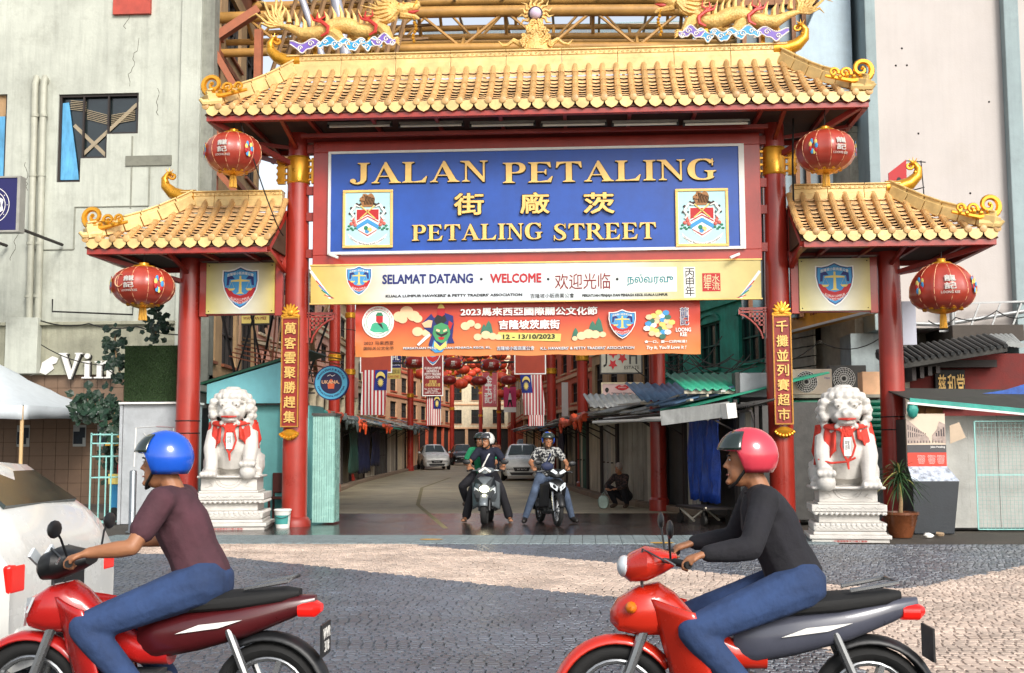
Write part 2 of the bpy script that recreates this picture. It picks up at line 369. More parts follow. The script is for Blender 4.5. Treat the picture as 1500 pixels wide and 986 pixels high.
# kerbs of the two stall rows
M_kerb = P('kerb_stone', '#8b7763', rough=.8, var=.25, scale=2, bump=.5, dirt=.5)
def kerb(name, pts, w):
    n = 0
    for (x0, y0), (x1, y1) in zip(pts[:-1], pts[1:]):
        L_ = math.hypot(x1 - x0, y1 - y0); k = max(1, int(L_ / 1.2))
        for i in range(k):
            a = i / k; b = (i + 1) / k - .02 / L_; mb = MB()
            mb.bar((x0 + (x1 - x0) * a, y0 + (y1 - y0) * a, .065), (x0 + (x1 - x0) * b, y0 + (y1 - y0) * b, .065), w, .13)
            o = mb.build('kerb', M_kerb, bev=.015); o['kind'] = 'structure'
LROW = [(-6.15, 2.5), (-6.9, 10), (-7.25, 16.6), (-8, 23), (-9.5, 47)]
RROW = [(3.4, 2.6), (2.75, 5), (1.6, 8.3), (.17, 19), (-.9, 30)]
kerb('kerb', LROW, .3); kerb('kerb', RROW, .3)
# side pavements, right and left of the street
M_pave = P('pavement_concrete', '#7a7168', rough=.8, var=.2, scale=2, bump=.4, dirt=.4)
struct('pavement_left', poly_slab([(-6.3, 2.5), (-7.05, 10), (-7.4, 16.6), (-8.15, 23), (-9.65, 47), (-14, 47), (-14, 2.5)], -.0119, .115), M_pave)
struct('pavement_right', poly_slab([(3.55, 2.6), (9, 2.6), (9, 30), (-.75, 30), (.32, 19), (1.75, 8.3), (2.9, 5)], -.0119, .115), M_pave)
M_yel = P('worn_yellow_paint', '#7f7450', rough=.8, var=.3, bump=0, dirt=.6, dirtc='#5f5540')
pts = [gr(653, 775), gr(612, 740), gr(618, 715), gr(660, 700)]
g = MB()
for a, b in zip(pts[:-1], pts[1:]):
    d = (b - a).normalized(); nrm = Vector((-d.y, d.x, 0)) * .05
    g.add([(a - nrm).to_tuple()[:2] + (.0105,), (b - nrm).to_tuple()[:2] + (.0105,), (b + nrm).to_tuple()[:2] + (.0105,), (a + nrm).to_tuple()[:2] + (.0105,)], [(0, 1, 2, 3)])
struct('road_marking', g, M_yel)
# small litter: yellow splash
g = MB()
for (px, py) in ((632, 792), (970, 797)):
    p = gr(px, py); g.lathe([(.16, 0), (.14, .004)], 9, c=(p.x, p.y, .021), sx=1.2, sy=.7)
struct('road_marking', g, P('yellow_mark', '#c79a3a', bump=0, var=.3, dirt=.5))
# ================================================================ THE GATE
M_red = P('red_enamel', '#9f2f23', rough=.3, var=.16, scale=1.6, bump=.06, bscale=8, streak=.25, dirt=.12, dirtc='#4a120c', coat=.25)
M_redd = P('red_steel', '#8c2a20', rough=.42, var=.2, scale=2, bump=.1, streak=.3, dirt=.2, dirtc='#2c0b08')
M_gold = P('gold_glaze', '#debe7e', rough=.36, var=.18, scale=2.5, bump=.15, bscale=18, island=.14, dirt=.35, dirtc='#8a6a34', metal=.1)
M_tile = P('gold_roof_tile', '#d3a76c', rough=.4, var=.2, scale=3, bump=.25, bscale=22, dirt=.5, dirtc='#7a5a35', island=.3)
M_pan = P('gold_pan_tile', '#dcb480', rough=.5, var=.25, scale=3, bump=.25, bscale=22, dirt=.5, dirtc='#4f3820', island=.15)
M_goldm = P('gilded_metal', '#d89a2c', rough=.28, metal=.55, var=.12, scale=3, bump=.1)
M_white = P('white_paint', '#dcdad4', rough=.5, var=.06, bump=.05, dirt=.12, dirtc='#8d8679')
M_dark = P('black_paint', '#15130f', rough=.6, var=.2, bump=.1)
M_wire = P('cable_black', '#14120f', rough=.7, var=.1, bump=0)
gate = thing('ceremonial_gate', 'red and gold Chinese street gate with four columns and three tiled roofs', 'gate', (0, 0, 0))

def scroll(mb, c, r, a0, turns, w0, w1, sx=1, n=26, y=0, grow=.14, th=1.0):
    pts = []; rs = []
    for i in range(n + 1):
        t = i / n; a = R(a0) + turns * 2 * math.pi * t; rr = r * (1 - t * (1 - grow))
        pts.append((c[0] + sx * rr * math.cos(a), y, c[1] + rr * math.sin(a))); rs.append(w0 + (w1 - w0) * t)
    mb.tube(pts, rs, 6)
    mb.ball(pts[-1], w1 * 1.6, 6)

def hip_ornament(par, x, y, z, sx):
    mb = MB()
    scroll(mb, (x + sx * .12, z + .2), .2, -100, -1.35, .06, .026, sx, y=y)
    scroll(mb, (x + sx * .40, z + .14), .10, 200, -1.2, .035, .016, sx, y=y)
    scroll(mb, (x + sx * .60, z + .16), .085, 200, -1.2, .03, .014, sx, y=y)
    for k in range(6): mb.ball((x + sx * (.02 + .12 * k), y - .02, z + .06 + .03 * (k % 2)), .045, 6)
    mb.tube([(x + sx * .75, y, z + .1), (x + sx * .3, y, z), (x + sx * .05, y, z + .02), (x - sx * .08, y - .02, z + .12)], [.03, .045, .05, .02], 6)
    mb.build('hip_ornament', M_goldm, par)

def tiled_roof(par, xl, xr, xtl, xtr, ye, ze, yt, zt, n, hip=(True, True), yb=None):
    yb = yb if yb is not None else 2 * yt - ye + .2
    roof = thing('tiled_roof', None, None); roof.parent = par
    D_ = MB()
    vs = [(xl, ye, ze - .1), (xr, ye, ze - .1), (xr, yb, ze - .1), (xl, yb, ze - .1), (xl, ye, ze - .08), (xr, ye, ze - .08), (xr, yb, ze - .08), (xl, yb, ze - .08), (xtl, yt, zt - .16), (xtr, yt, zt - .16), (xtr, yt + .12, zt - .16), (xtl, yt + .12, zt - .16)]
    D_.add(vs, [(3, 2, 1, 0), (0, 1, 5, 4), (1, 2, 6, 5), (2, 3, 7, 6), (3, 0, 4, 7), (4, 5, 9, 8), (6, 7, 11, 10), (5, 6, 10, 9), (7, 4, 8, 11), (8, 9, 10, 11)])
    D_.build('roof_deck', P('roof_underlay_shade', '#4a3320', rough=.9), roof)  # dark brown puts shade into the gaps under the pan tiles
    def S_(x, s, up=0):                                    # point on the front slope, slightly sagging
        return Vector((x, ye + (yt - ye) * s, ze + (zt - ze) * (s - .10 * math.sin(math.pi * s)) + up + .03))
    sp = (xr - xl) / n
    def top(x):
        s = 1.0
        if hip[0] and x < xtl: s = (x - xl) / (xtl - xl)
        if hip[1] and x > xtr: s = min(s, (xr - x) / (xr - xtr))
        return max(.03, s)
    pan = MB()
    for i in range(n + 1):
        x = xl + sp * i + (0.02 if i == 0 else -.02 if i == n else 0); s1 = top(x)
        mb = MB(); K = 5; mb.tube([S_(x, s1 * k / K - (.02 if k == 0 else 0), .045 - (.01 if k == 0 else 0)) for k in range(K + 1)], sp * .215, 9)
        p = S_(x, -.02, .04); mb.lathe([(sp * .2, 0), (sp * .24, .005), (sp * .24, .03), (sp * .2, .035)], 12, M=TR(p) @ RX9)
        # top joint collars
        for k in range(1, 5):
            s = s1 * k / 5
            if s1 > .5: mb.tube([S_(x, s, .047), S_(x, s + .012, .047)], sp * .25, 9)
        mb.build('roof_tile', M_tile, roof)
        if i < n:
            xm = x + sp / 2; w = sp * .47; poly = [(xm - w, ze + .06)] + [(xm + w * math.cos(R(a)) * (1 - .0 * a), ze + .0 + (.115 if a != -90 else .125) * math.sin(R(a)) * (1 if a != -90 else 1)) for a in (-180, -155, -130, -110, -90, -70, -50, -25, 0)] + [(xm + w, ze + .06)]
            d = MB(); d.prism(poly, ye - .035, ye - .01); d.build('drip_tile', M_gold, roof)
            s1 = min(top(xm - .03), top(xm + .03)); rows = max(1, int(s1 * 11))
            for k in range(rows):
                a = s1 * k / rows; b = s1 * (k + 1) / rows + .01; L_ = []; H_ = []; q = 5
                for j in range(q):
                    u = j / (q - 1); sg = -.028 * math.sin(math.pi * u)
                    L_.append(S_(xm - w + 2 * w * u, a - .008, .052 + sg)); H_.append(S_(xm - w + 2 * w * u, b, .0 + sg))
                lo = [v - Vector((0, 0, .012)) for v in L_]
                pan.add(L_ + H_ + lo, [(j, j + 1, q + j + 1, q + j) for j in range(q - 1)] + [(2 * q + j, 2 * q + j + 1, j + 1, j) for j in range(q - 1)])
    o = pan.build('pan_tile', M_pan, roof); o['kind'] = 'stuff'
    for side, on in ((0, hip[0]), (1, hip[1])):
        if not on: continue
        sx = 1 if side == 0 else -1; a = Vector(((xtl, xtr)[side], yt, zt + .1)); b = Vector(((xl, xr)[side], ye, ze + .16))
        N_ = 6
        for k in range(N_):
            p = a.lerp(b, k / N_ + .004); q = a.lerp(b, (k + 1) / N_ - .004); lift = lambda v, t: v + Vector((0, 0, -.10 * math.sin(math.pi * t)))
            p = lift(p, k / N_); q = lift(q, (k + 1) / N_); mb = MB(); mb.bar(p, q, .26, .2); mb.bar(p + Vector((0, 0, .13)), q + Vector((0, 0, .13)), .15, .09); mb.bar(p + Vector((0, 0, .19)), q + Vector((0, 0, .19)), .2, .03)
            mb.build('hip_ridge_tile', M_gold, roof, bev=.01)
        mb = MB(); e = b + Vector((-sx * .02, -.05, -.04)); mb.tube([b + Vector((sx * .3, .05, .0)), e, e + Vector((-sx * .05, -.04, .06))], [.08, .06, .03], 8); mb.build('hip_end', M_gold, roof)
        # far-side hip
        b2 = Vector(((xl, xr)[side], yb, ze + .1)); mb = MB(); mb.bar(a + Vector((0, .12, 0)), b2, .22, .2); mb.build('hip_ridge_tile', M_gold, roof)
        hip_ornament(roof, b.x + sx * .0, b.y + .05, b.z + .12, sx)
    return roof

def ridge(par, x0, x1, y, z0, z1, c0, c1):
    rg = thing('ridge', None, None); rg.parent = par; h = z1 - z0; n = max(3, int((x1 - x0) / .95)); 
    for k in range(n):
        a = x0 + (x1 - x0) * k / n + .003; b = x0 + (x1 - x0) * (k + 1) / n - .003; mb = MB()
        mb.box(a, b, y - .13, y + .13, z0 - .12, z0 + h * .3); mb.box(a, b, y - .10, y + .10, z0 + h * .3, z0 + h * .62); mb.box(a, b, y - .115, y + .115, z0 + h * .62, z0 + h * .9); mb.box(a, b, y - .15, y + .15, z0 + h * .9, z1)
        mb.build('ridge_block', M_gold, rg, bev=.008)
    fr = MB(); m = int((x1 - x0) / .085)
    for k in range(m):
        x = x0 + (k + .5) * (x1 - x0) / m; scroll(fr, (x, z0 + h * .76), .026, 0 if k % 2 else 180, 1.1, .011, .006, y=y - .118, n=8)
    o = fr.build('ridge_frieze', M_gold, rg); o['kind'] = 'stuff'
    for xe, sx, on in ((x0, -1, c0), (x1, 1, c1)):
        if not on: continue
        mb = MB(); p = [(xe - sx * .25, y, z1 - .08), (xe, y, z1 - .08), (xe + sx * .2, y, z1 - .0), (xe + sx * .34, y, z1 + .14), (xe + sx * .36, y, z1 + .28), (xe + sx * .29, y, z1 + .38), (xe + sx * .2, y, z1 + .36)]
        mb.tube(p, [.14, .14, .12, .095, .07, .05, .03], 10); 
        for k in range(5): q = p[2 + k // 2] if k < 4 else p[5]; mb.ball((q[0] - sx * .05, y - .05, q[2] + .05 * (k % 2)), .035, 6)
        scroll(mb, (xe + sx * .2, z1 + .33), .07, 0, -1.1, .03, .014, sx, y=y)
        for a in (60, 95, 130): mb.tube([(xe + sx * .28, y, z1 + .36), (xe + sx * (.28 + .13 * math.cos(R(a))), y, z1 + .36 + .13 * math.sin(R(a)))], [.02, .004], 5)
        mb.build('ridge_end', M_goldm, rg)

# columns ----------------------------------------------------------------
def column(x, z1, r0, r1, collar, label=None):
    c = thing('column', None, None, (x, 0, 0)); c.parent = gate
    mb = MB(); mb.lathe([(r0, 0), (r0 * .99, z1 * .35), (r0 * .95, z1 * .6), (r1, z1)], 32); mb.build('shaft', M_red, c)
    mb = MB(); mb.lathe([(r0 + .07, 0), (r0 + .07, .1), (r0 + .03, .16), (r0 + .005, .18)], 28); mb.build('base', M_redd, c)
    if z1 < 6:
        for zz in (1.95, 1.72):
            mb = MB(); mb.lathe([(r0 + .004, zz), (r0 + .010, zz + .01), (r0 + .004, zz + .02)], 28); mb.build('wire_band', M_wire, c)
    if collar:
        mb = MB(); mb.lathe([(r1 + .015, 6.43), (r1 + .03, 6.45), (r1 + .02, 6.47), (r1 + .02, 6.9), (r1 + .03, 6.92), (r1 + .015, 6.95)], 28); mb.build('gold_collar', M_goldm, c)
        for sx in (-1, 1):
            mb = MB(); mb.box(sx * (r1 + .13) - .07, sx * (r1 + .13) + .07, -.05, .05, 6.44, 6.93)
            for k in range(4):
                z = 6.5 + k * .12; mb.box(sx * .12 - .02, sx * (r1 + .19) + .02, -.035 - .012 * k, .035, z, z + .035) if sx > 0 else mb.box(sx * (r1 + .19) - .02, sx * .12 + .02, -.035 - .012 * k, .035, z, z + .035); mb.ball((sx * (r1 + .2), 0, z + .018), .04, 8)
            mb.build('collar_bracket', M_goldm, c)
    return c
column(-4.53, 7.4, .232, .195, True); column(4.40, 7.4, .232, .195, True)
column(-6.58, 5.05, .225, .2, False); column(6.42, 5.05, .225, .2, False)

# roofs -------------------------------------------------------------------
main = tiled_roof(gate, -5.9, 5.85, -4.66, 4.6, -1.4, 7.5, -.12, 8.52, 46)
ridge(main.parent, -4.75, 4.68, -.05, 8.6, 8.9, True, True)
wl = tiled_roof(gate, -8.08, -4.72, -6.55, -4.72, -1.3, 5.14, -.12, 6.03, 13, hip=(True, False))
ridge(gate, -6.75, -4.8, -.05, 6.05, 6.3, True, False)
wr = tiled_roof(gate, 4.62, 7.95, 4.62, 6.5, -1.3, 5.08, -.12, 5.97, 13, hip=(False, True))
ridge(gate, 4.68, 6.65, -.05, 5.98, 6.23, False, True)
def eaves(x0, x1, ye, yb, z, nr, cols, inner=0):
    fr = thing('eave_frame', None, None); fr.parent = gate
    mb = MB(); mb.box(x0 + .02, x1 - .02, ye + .03, ye + .11, z - .17, z - .02); mb.box(x0 + .02, x1 - .02, ye + .11, ye + .16, z - .17, z - .14); mb.build('fascia', M_red, fr, bev=.006)
    mb = MB(); mb.box(x0 + .02, x1 - .02, yb - .08, yb, z - .17, z - .02); mb.build('fascia', M_red, fr)
    for x in (x0 + .02, x1 - .1): mb = MB(); mb.box(x, x + .08, ye + .113, yb - .083, z - .17, z - .02); mb.build('fascia', M_red, fr)
    mb = MB(); mb.box(x0 + .1, x1 - .1, ye + .16, yb - .09, z - .075, z - .055); mb.build('soffit', P('soffit_board', '#3e2a24', rough=.8, var=.2, dirt=.4), fr)
    for k in range(nr):
        x = x0 + .1 + (x1 - x0 - .2) * (k + .5) / nr; mb = MB(); mb.box(x - .03, x + .03, ye + .162, yb - .085, z - .15, z - .077); mb.build('rafter', M_redd, fr)
    return fr
ef = eaves(-5.9, 5.85, -1.4, 1.25, 7.47, 10, None)
for x, sx in ((-4.53, -1), (4.4, 1)):
    for yy in (-1.3, 1.1):
        mb = MB(); mb.bar((x, 0, 6.75), (x + sx * 1.3, yy, 7.33), .09); mb.bar((x, 0, 7.05), (x, yy, 7.33), .07); mb.bar((x + sx * .2, 0, 7.15), (x + sx * 1.35, yy * .1, 7.3), .06); mb.build('strut', M_redd, ef)
mb = MB(); mb.box(-4.35, 4.22, -.12, .1, 7.205, 7.36); mb.build('tie_beam', M_redd, gate)
mb = MB(); mb.box(-4.35, 4.22, -.6, -.52, 7.18, 7.25); mb.build('tie_beam', M_redd, gate)
for a, b, ze in ((-8.08, -4.75, 5.1), (4.65, 7.95, 5.04)):
    e = eaves(a, b, -1.3, 1.1, ze, 4, None); sx = -1 if a < 0 else 1; xc = -6.58 if a < 0 else 6.42
    for yy in (-1.2, 1.0):
        mb = MB(); mb.bar((xc, 0, 4.55), (xc + sx * 1.45, yy, 4.96 if a < 0 else 4.9), .08); mb.bar((xc, 0, 4.7), (xc, yy, ze - .14), .06); mb.build('strut', M_redd, e)
    xi = b if a < 0 else a
    mb = MB(); mb.bar((xi, -1.25, ze - .1), (xi, -.1, ze + .75), .08); mb.bar((xi, -.1, ze - .3), (xi, -.1, ze + .8), .08); mb.bar((xi, -1.2, ze - .12), (xi, -.1, ze - .35), .07); mb.build('strut', M_red, e)
    mb = MB(); mb.box(min(xc, -4.4 if a < 0 else 4.3), max(xc, -4.4 if a < 0 else 4.3), -.09, .09, 4.91 if a > 0 else 4.97, 5.0 if a > 0 else 5.06); mb.build('tie_beam', M_redd, gate)
# frame of the name board
mb = MB(); mb.box(-4.2, 4.12, -.2, -.02, 6.985, 7.2); mb.box(-4.2, 4.12, -.2, -.02, 4.83, 5.03); mb.box(-4.2, -3.9, -.2, -.02, 5.03, 6.985); mb.box(3.82, 4.12, -.2, -.02, 5.03, 6.985); mb.build('board_frame', M_red, gate, bev=.01)
mb = MB()
for x0, x1 in ((-4.34, -4.2), (4.12, 4.24)):
    for z in (6.2, 5.7, 5.0, 7.0): mb.box(x0, x1, -.13, -.05, z, z + .16)
mb.build('bracket', M_redd, gate)
for x0, x1, z in ((-6.35, -4.77, 4.43), (4.63, 6.18, 4.36)):
    w = .14; mb = MB(); mb.box(x0, x0 + w, -.16, -.02, z - .52, z + .5); mb.box(x1 - w, x1, -.16, -.02, z - .52, z + .5); mb.box(x0 + w, x1 - w, -.14, -.04, z - .5, z + .48); mb.build('side_sign_frame', M_red, gate, bev=.006)
# fretwork corner brackets on the inner columns
def fret(x, sx):
    mb = MB(); z = 3.95
    def b(u0, v0, u1, v1, w=.03): mb.bar((x + sx * u0, -.05, z + v0), (x + sx * u1, -.05, z + v1), w, .05, up=(0, 1, 0))
    b(0, 0, .5, 0, .05); b(0, -.06, .48, -.06); b(0, 0, 0, -.55, .05); b(.06, 0, .06, -.45); b(.5, 0, .5, -.1); b(.48, -.1, .38, -.14); b(.14, -.06, .14, -.3); b(.22, -.06, .22, -.22); b(.3, -.06, .3, -.16); b(.06, -.14, .3, -.14); b(.06, -.22, .22, -.22); b(.06, -.3, .14, -.3)
    mb.tube([(x + sx * u, -.05, z + v) for u, v in ((.45, -.1), (.3, -.2), (.2, -.3), (.12, -.42), (.08, -.55))], .02, 6)
    mb.build('corner_bracket', M_red, gate)
fret(-4.32, 1); fret(4.2, -1)
# ================================================================ name board
def gmat(key, stops, axis='X', rough=.5, x0=0, x1=1, wave=0, spec=.5, noise=.0):
    m = bpy.data.materials.new(key); m.use_nodes = True; t = m.node_tree; N = t.nodes; L = t.links; p = N['Principled BSDF']
    tc = N.new('ShaderNodeTexCoord'); sp = N.new('ShaderNodeSeparateXYZ'); L.new(tc.outputs['Object'], sp.inputs[0])
    src = sp.outputs[axis]
    if noise:
        n = N.new('ShaderNodeTexNoise'); n.inputs['Scale'].default_value = .8; L.new(tc.outputs['Object'], n.inputs[0]); a = N.new('ShaderNodeMath'); a.operation = 'MULTIPLY_ADD'; a.inputs[1].default_value = noise; L.new(n.outputs[0], a.inputs[0]); L.new(src, a.inputs[2]); src = a.outputs[0]
    mr = N.new('ShaderNodeMapRange'); mr.inputs[1].default_value = x0; mr.inputs[2].default_value = x1; L.new(src, mr.inputs[0])
    r = N.new('ShaderNodeValToRGB'); L.new(mr.outputs[0], r.inputs[0]); e = r.color_ramp.elements
    e[0].position = stops[0][0]; e[0].color = lin(stops[0][1]); e[1].position = stops[-1][0]; e[1].color = lin(stops[-1][1])
    for q, c in stops[1:-1]: k = e.new(q); k.color = lin(c)
    n2 = N.new('ShaderNodeTexNoise'); n2.inputs['Scale'].default_value = 3; n2.inputs['Detail'].default_value = 8; L.new(tc.outputs['Object'], n2.inputs[0])
    mx = N.new('ShaderNodeMix'); mx.data_type = 'RGBA'; mx.blend_type = 'MULTIPLY'; mx.inputs[0].default_value = .35; L.new(r.outputs[0], mx.inputs[6]); L.new(n2.outputs[0], mx.inputs[7])
    L.new(mx.outputs[2], p.inputs['Base Color']); p.inputs['Roughness'].default_value = rough; p.inputs['Specular IOR Level'].default_value = spec
    MC[key] = m; return m
M_blue = P('board_blue', '#17489e', rough=.42, var=.16, scale=1.1, bump=.04, streak=.12, dirt=.1, dirtc='#3a58a8')
M_let = P('letter_gold', '#e8bd6c', rough=.45, var=.14, scale=3, bump=.05, metal=.1)
M_cream = P('sign_cream', '#d8cfa0', rough=.5, var=.1, bump=0, dirt=.12, dirtc='#a28a4c')
M_navy = P('ink_navy', '#1b2466', rough=.6, var=.05, bump=0); M_redi = P('ink_red', '#b01c22', rough=.6, var=.05, bump=0)
M_blk = P('ink_black', '#1c1a1a', rough=.6, var=.05, bump=0); M_teal = P('ink_teal', '#1f7f86', rough=.6, var=.05, bump=0)
M_wh = P('ink_white', '#e4e2dc', rough=.6, var=.04, bump=0); M_sky = P('ink_skyblue', '#3f8fc4', rough=.6, var=.08, bump=0)
M_mar = P('ink_maroon', '#7c1a18', rough=.6, var=.1, bump=0); M_yl = P('ink_yellow', '#dcc46a', rough=.6, var=.08, bump=0); M_grn = P('ink_green', '#1f7a55', rough=.6, var=.1, bump=0)
M_org = P('ink_orange', '#d9652c', rough=.6, var=.1, bump=0); M_pk = P('ink_peach', '#e5b48a', rough=.6, var=.1, bump=0)
def tpx(st, px0, px1, py0, py1, Y, m, par, **k):
    a = at(px0, py1, Y); b = at(px1, py0, Y); o = par.matrix_world.translation if par else Vector(); o = par.location
    return lettering(st, a.x - o.x, b.x - o.x, a.z - o.z, b.z - o.z, Y - o.y, m, par, **k)
nb = thing('street_name_board', 'large blue board reading JALAN PETALING in raised gold letters between the two tall columns', 'sign', (0, -.2, 5.0))
X0, X1, Z0, Z1 = -3.9, 3.82, .03, 1.985
mb = MB(); mb.box(X0 + .05, X1 - .1, -.04, -.004, Z0 + .05, Z1 - .045); mb.build('board', M_blue, nb)
mb = MB(); mb.box(X0, X1, -.07, -.003, Z1 - .045, Z1); mb.box(X0, X1, -.07, -.003, Z0, Z0 + .05); mb.box(X0, X0 + .05, -.07, -.003, Z0 + .05, Z1 - .045); mb.box(X1 - .1, X1, -.07, -.003, Z0 + .05, Z1 - .045); mb.build('trim', M_white, nb)
def sline(st, p0, p1, q0, q1):
    a = at(p0, q1, -.26); b = at(p1, q0, -.26); serif_line(st, a.x, b.x, a.z - 5.0, b.z - 5.0, -.04, M_let, nb, M_dark)
sline('JALAN', 513, 717, 235.5, 269.5); sline('PETALING', 736, 1051, 233, 268.5)
sline('PETALING', 603, 796, 327, 353); sline('STREET', 810, 961, 326, 352)
for ch, a, b in (('街', 664, 710), ('廠', 761, 806), ('茨', 854, 901)):
    y0, y1 = (282, 317) if ch == '街' else (281, 315)
    tpx(ch, a, b, y0, y1, -.242, M_dark, nb, name='letter_edge', depth=.03, off=.034); tpx(ch, a + 1, b - 1, y0 + 1, y1 - 1, -.273, M_let, nb, name='letter', depth=.03, off=.02)  # dark copy behind each character paints its shadow side
def crest(px0, px1, py0, py1, lab):
    a = at(px0, py1, -.25); b = at(px1, py0, -.25); cx, cz = (a.x + b.x) / 2, (a.z + b.z) / 2; w, h = (b.x - a.x) / 2, (b.z - a.z) / 2
    t = thing('crest_plaque', lab, 'plaque', (cx, -.242, cz), group='crest plaques on the blue board')
    mb = MB(); e = .05; mb.box(-w, w, -.05, -.002, h - e, h); mb.box(-w, w, -.05, -.002, -h, -h + e); mb.box(-w, -w + e, -.05, -.002, -h + e, h - e); mb.box(w - e, w, -.05, -.002, -h + e, h - e); mb.build('frame', M_let, t, bev=.008)
    mb = MB(); mb.box(-w + e, w - e, -.03, -.003, -h + e, h - e); mb.build('panel', P('plaque_pale_blue', '#a9cfd2', var=.06, bump=0, rough=.5), t)
    Y = -.031; k = w / .46
    def poly(nm, m, pts, d=.006, y=Y): q = MB(); q.prism([(u * k, v * k) for u, v in pts], y - d, y); return q.build(nm, m, t)
    sh = [(-.2, .17), (.2, .17), (.2, -.1), (.14, -.24), (0, -.34), (-.14, -.24), (-.2, -.1)]
    poly('shield', M_wh, [(u * 1.08, v * 1.05) for u, v in sh])
    poly('shield_red', M_redi, [(-.2, .17), (.2, .17), (.2, -.03), (0, .08), (-.2, -.03)], y=Y - .007)
    poly('chevron', M_sky, [(-.2, -.12), (0, .0), (.2, -.12), (.2, -.2), (0, -.08), (-.2, -.2)], y=Y - .007); poly('chevron', M_redi, [(-.2, -.055), (0, .055), (.2, -.055), (.2, -.075), (0, .035), (-.2, -.075)], y=Y - .008)
    poly('chevron', M_redi, [(-.17, -.2), (0, -.30), (.17, -.2), (.165, -.215), (0, -.32), (-.165, -.215)], y=Y - .009)
    for c_, mm in ((( -.03, -.17), M_grn), ((.04, -.2), M_let), ((-.01, -.23), M_sky)): q = MB(); q.lathe([(.04 * k, 0), (.04 * k, .005)], 12, M=TR((c_[0] * k, Y - .008, c_[1] * k)) @ RX9); q.build('emblem', mm, t)
    q = MB()
    for s_ in (-1, 1): q.bar((-.14 * s_ * k, Y - .012, -.0), (.13 * s_ * k, Y - .012, .24 * k), .02 * k, .02)
    q.build('crossed_staves', M_yl, t)
    # tiger head crest: face, jaw, ears, stripes
    q = MB(); q.prism([(u * k, v * k) for u, v in [(-.1, .22), (-.12, .3), (-.15, .33), (-.15, .38), (-.1, .42), (-.09, .46), (-.03, .46), (.0, .44), (.06, .47), (.1, .44), (.13, .38), (.12, .28), (.08, .22)]], Y - .012, Y); q.build('tiger_head', P('tiger_tan', '#9c6a3c', bump=0), t)
    q = MB()
    for i in range(7): x = -.06 + .027 * i; q.tube([((x) * k, Y - .013, (.44 - .01 * i) * k), ((x + .02) * k, Y - .013, (.35) * k), ((x - .005) * k, Y - .013, .26 * k)], .008 * k, 4)
    q.ball((-.09 * k, Y - .013, .39 * k), .012 * k, 6); q.bar((-.15 * k, Y - .013, .335 * k), (-.06 * k, Y - .013, .32 * k), .012); q.build('tiger_stripe', M_dark, t)
    for s_ in (-1, 1):
        q = MB(); q.tube([(s_ * u * k, Y - .01, v * k) for u, v in ((.14, .22), (.22, .25), (.27, .18), (.31, .12), (.25, .04), (.3, -.02))], [.015, .028, .03, .03, .028, .02], 6); q.build('mantling', M_wh, t)
        q = MB()
        for u, v, r in ((.16, .25, .03), (.13, .27, .02), (.2, .27, .025), (.3, .2, .025), (.33, .1, .02), (.24, .1, .018)): q.ball((s_ * u * k, Y - .018, v * k), (r * k, .01, r * k), 8)
        q.build('mantling_shade', P('plaque_brown', '#3c2a26', bump=0), t)
        q = MB()
        for u, v in ((.25, -.05), (.3, -.09), (.23, -.11), (.27, 0.0)): q.ball((s_ * u * k, Y - .012, v * k), (.035 * k, .012, .035 * k), 8)
        q.build('hibiscus', P('plaque_rose', '#c9675c', bump=0), t)
        q = MB()
        for u, v in ((.22, -.17), (.3, -.17), (.34, -.13), (.27, -.2), (.36, -.19)): q.ball((s_ * u * k, Y - .01, v * k), (.03 * k, .01, .018 * k), 7)
        q.build('leaf', M_grn, t)
    up = [(-.36, -.27), (-.2, -.4), (0, -.45), (.2, -.4), (.36, -.27)]; lo = [(.33, -.35), (.2, -.46), (0, -.51), (-.2, -.46), (-.33, -.35)]
    poly('ribbon', M_wh, up + lo)
    def warp(X, Y_, Z): return (X, Y_, Z - .16 * k + (X / (.33 * k)) ** 2 * .14 * k)
    lettering('Dewan Bandaraya Kuala Lumpur', -.31 * k, .31 * k, -.335 * k, -.29 * k, Y - .007, M_blk, t, warp=warp, depth=.003)
crest(502, 576, 278, 364, 'gold framed city crest plaque below the letters JAL'); crest(990, 1066, 276, 362, 'gold framed city crest plaque below the letters NG')
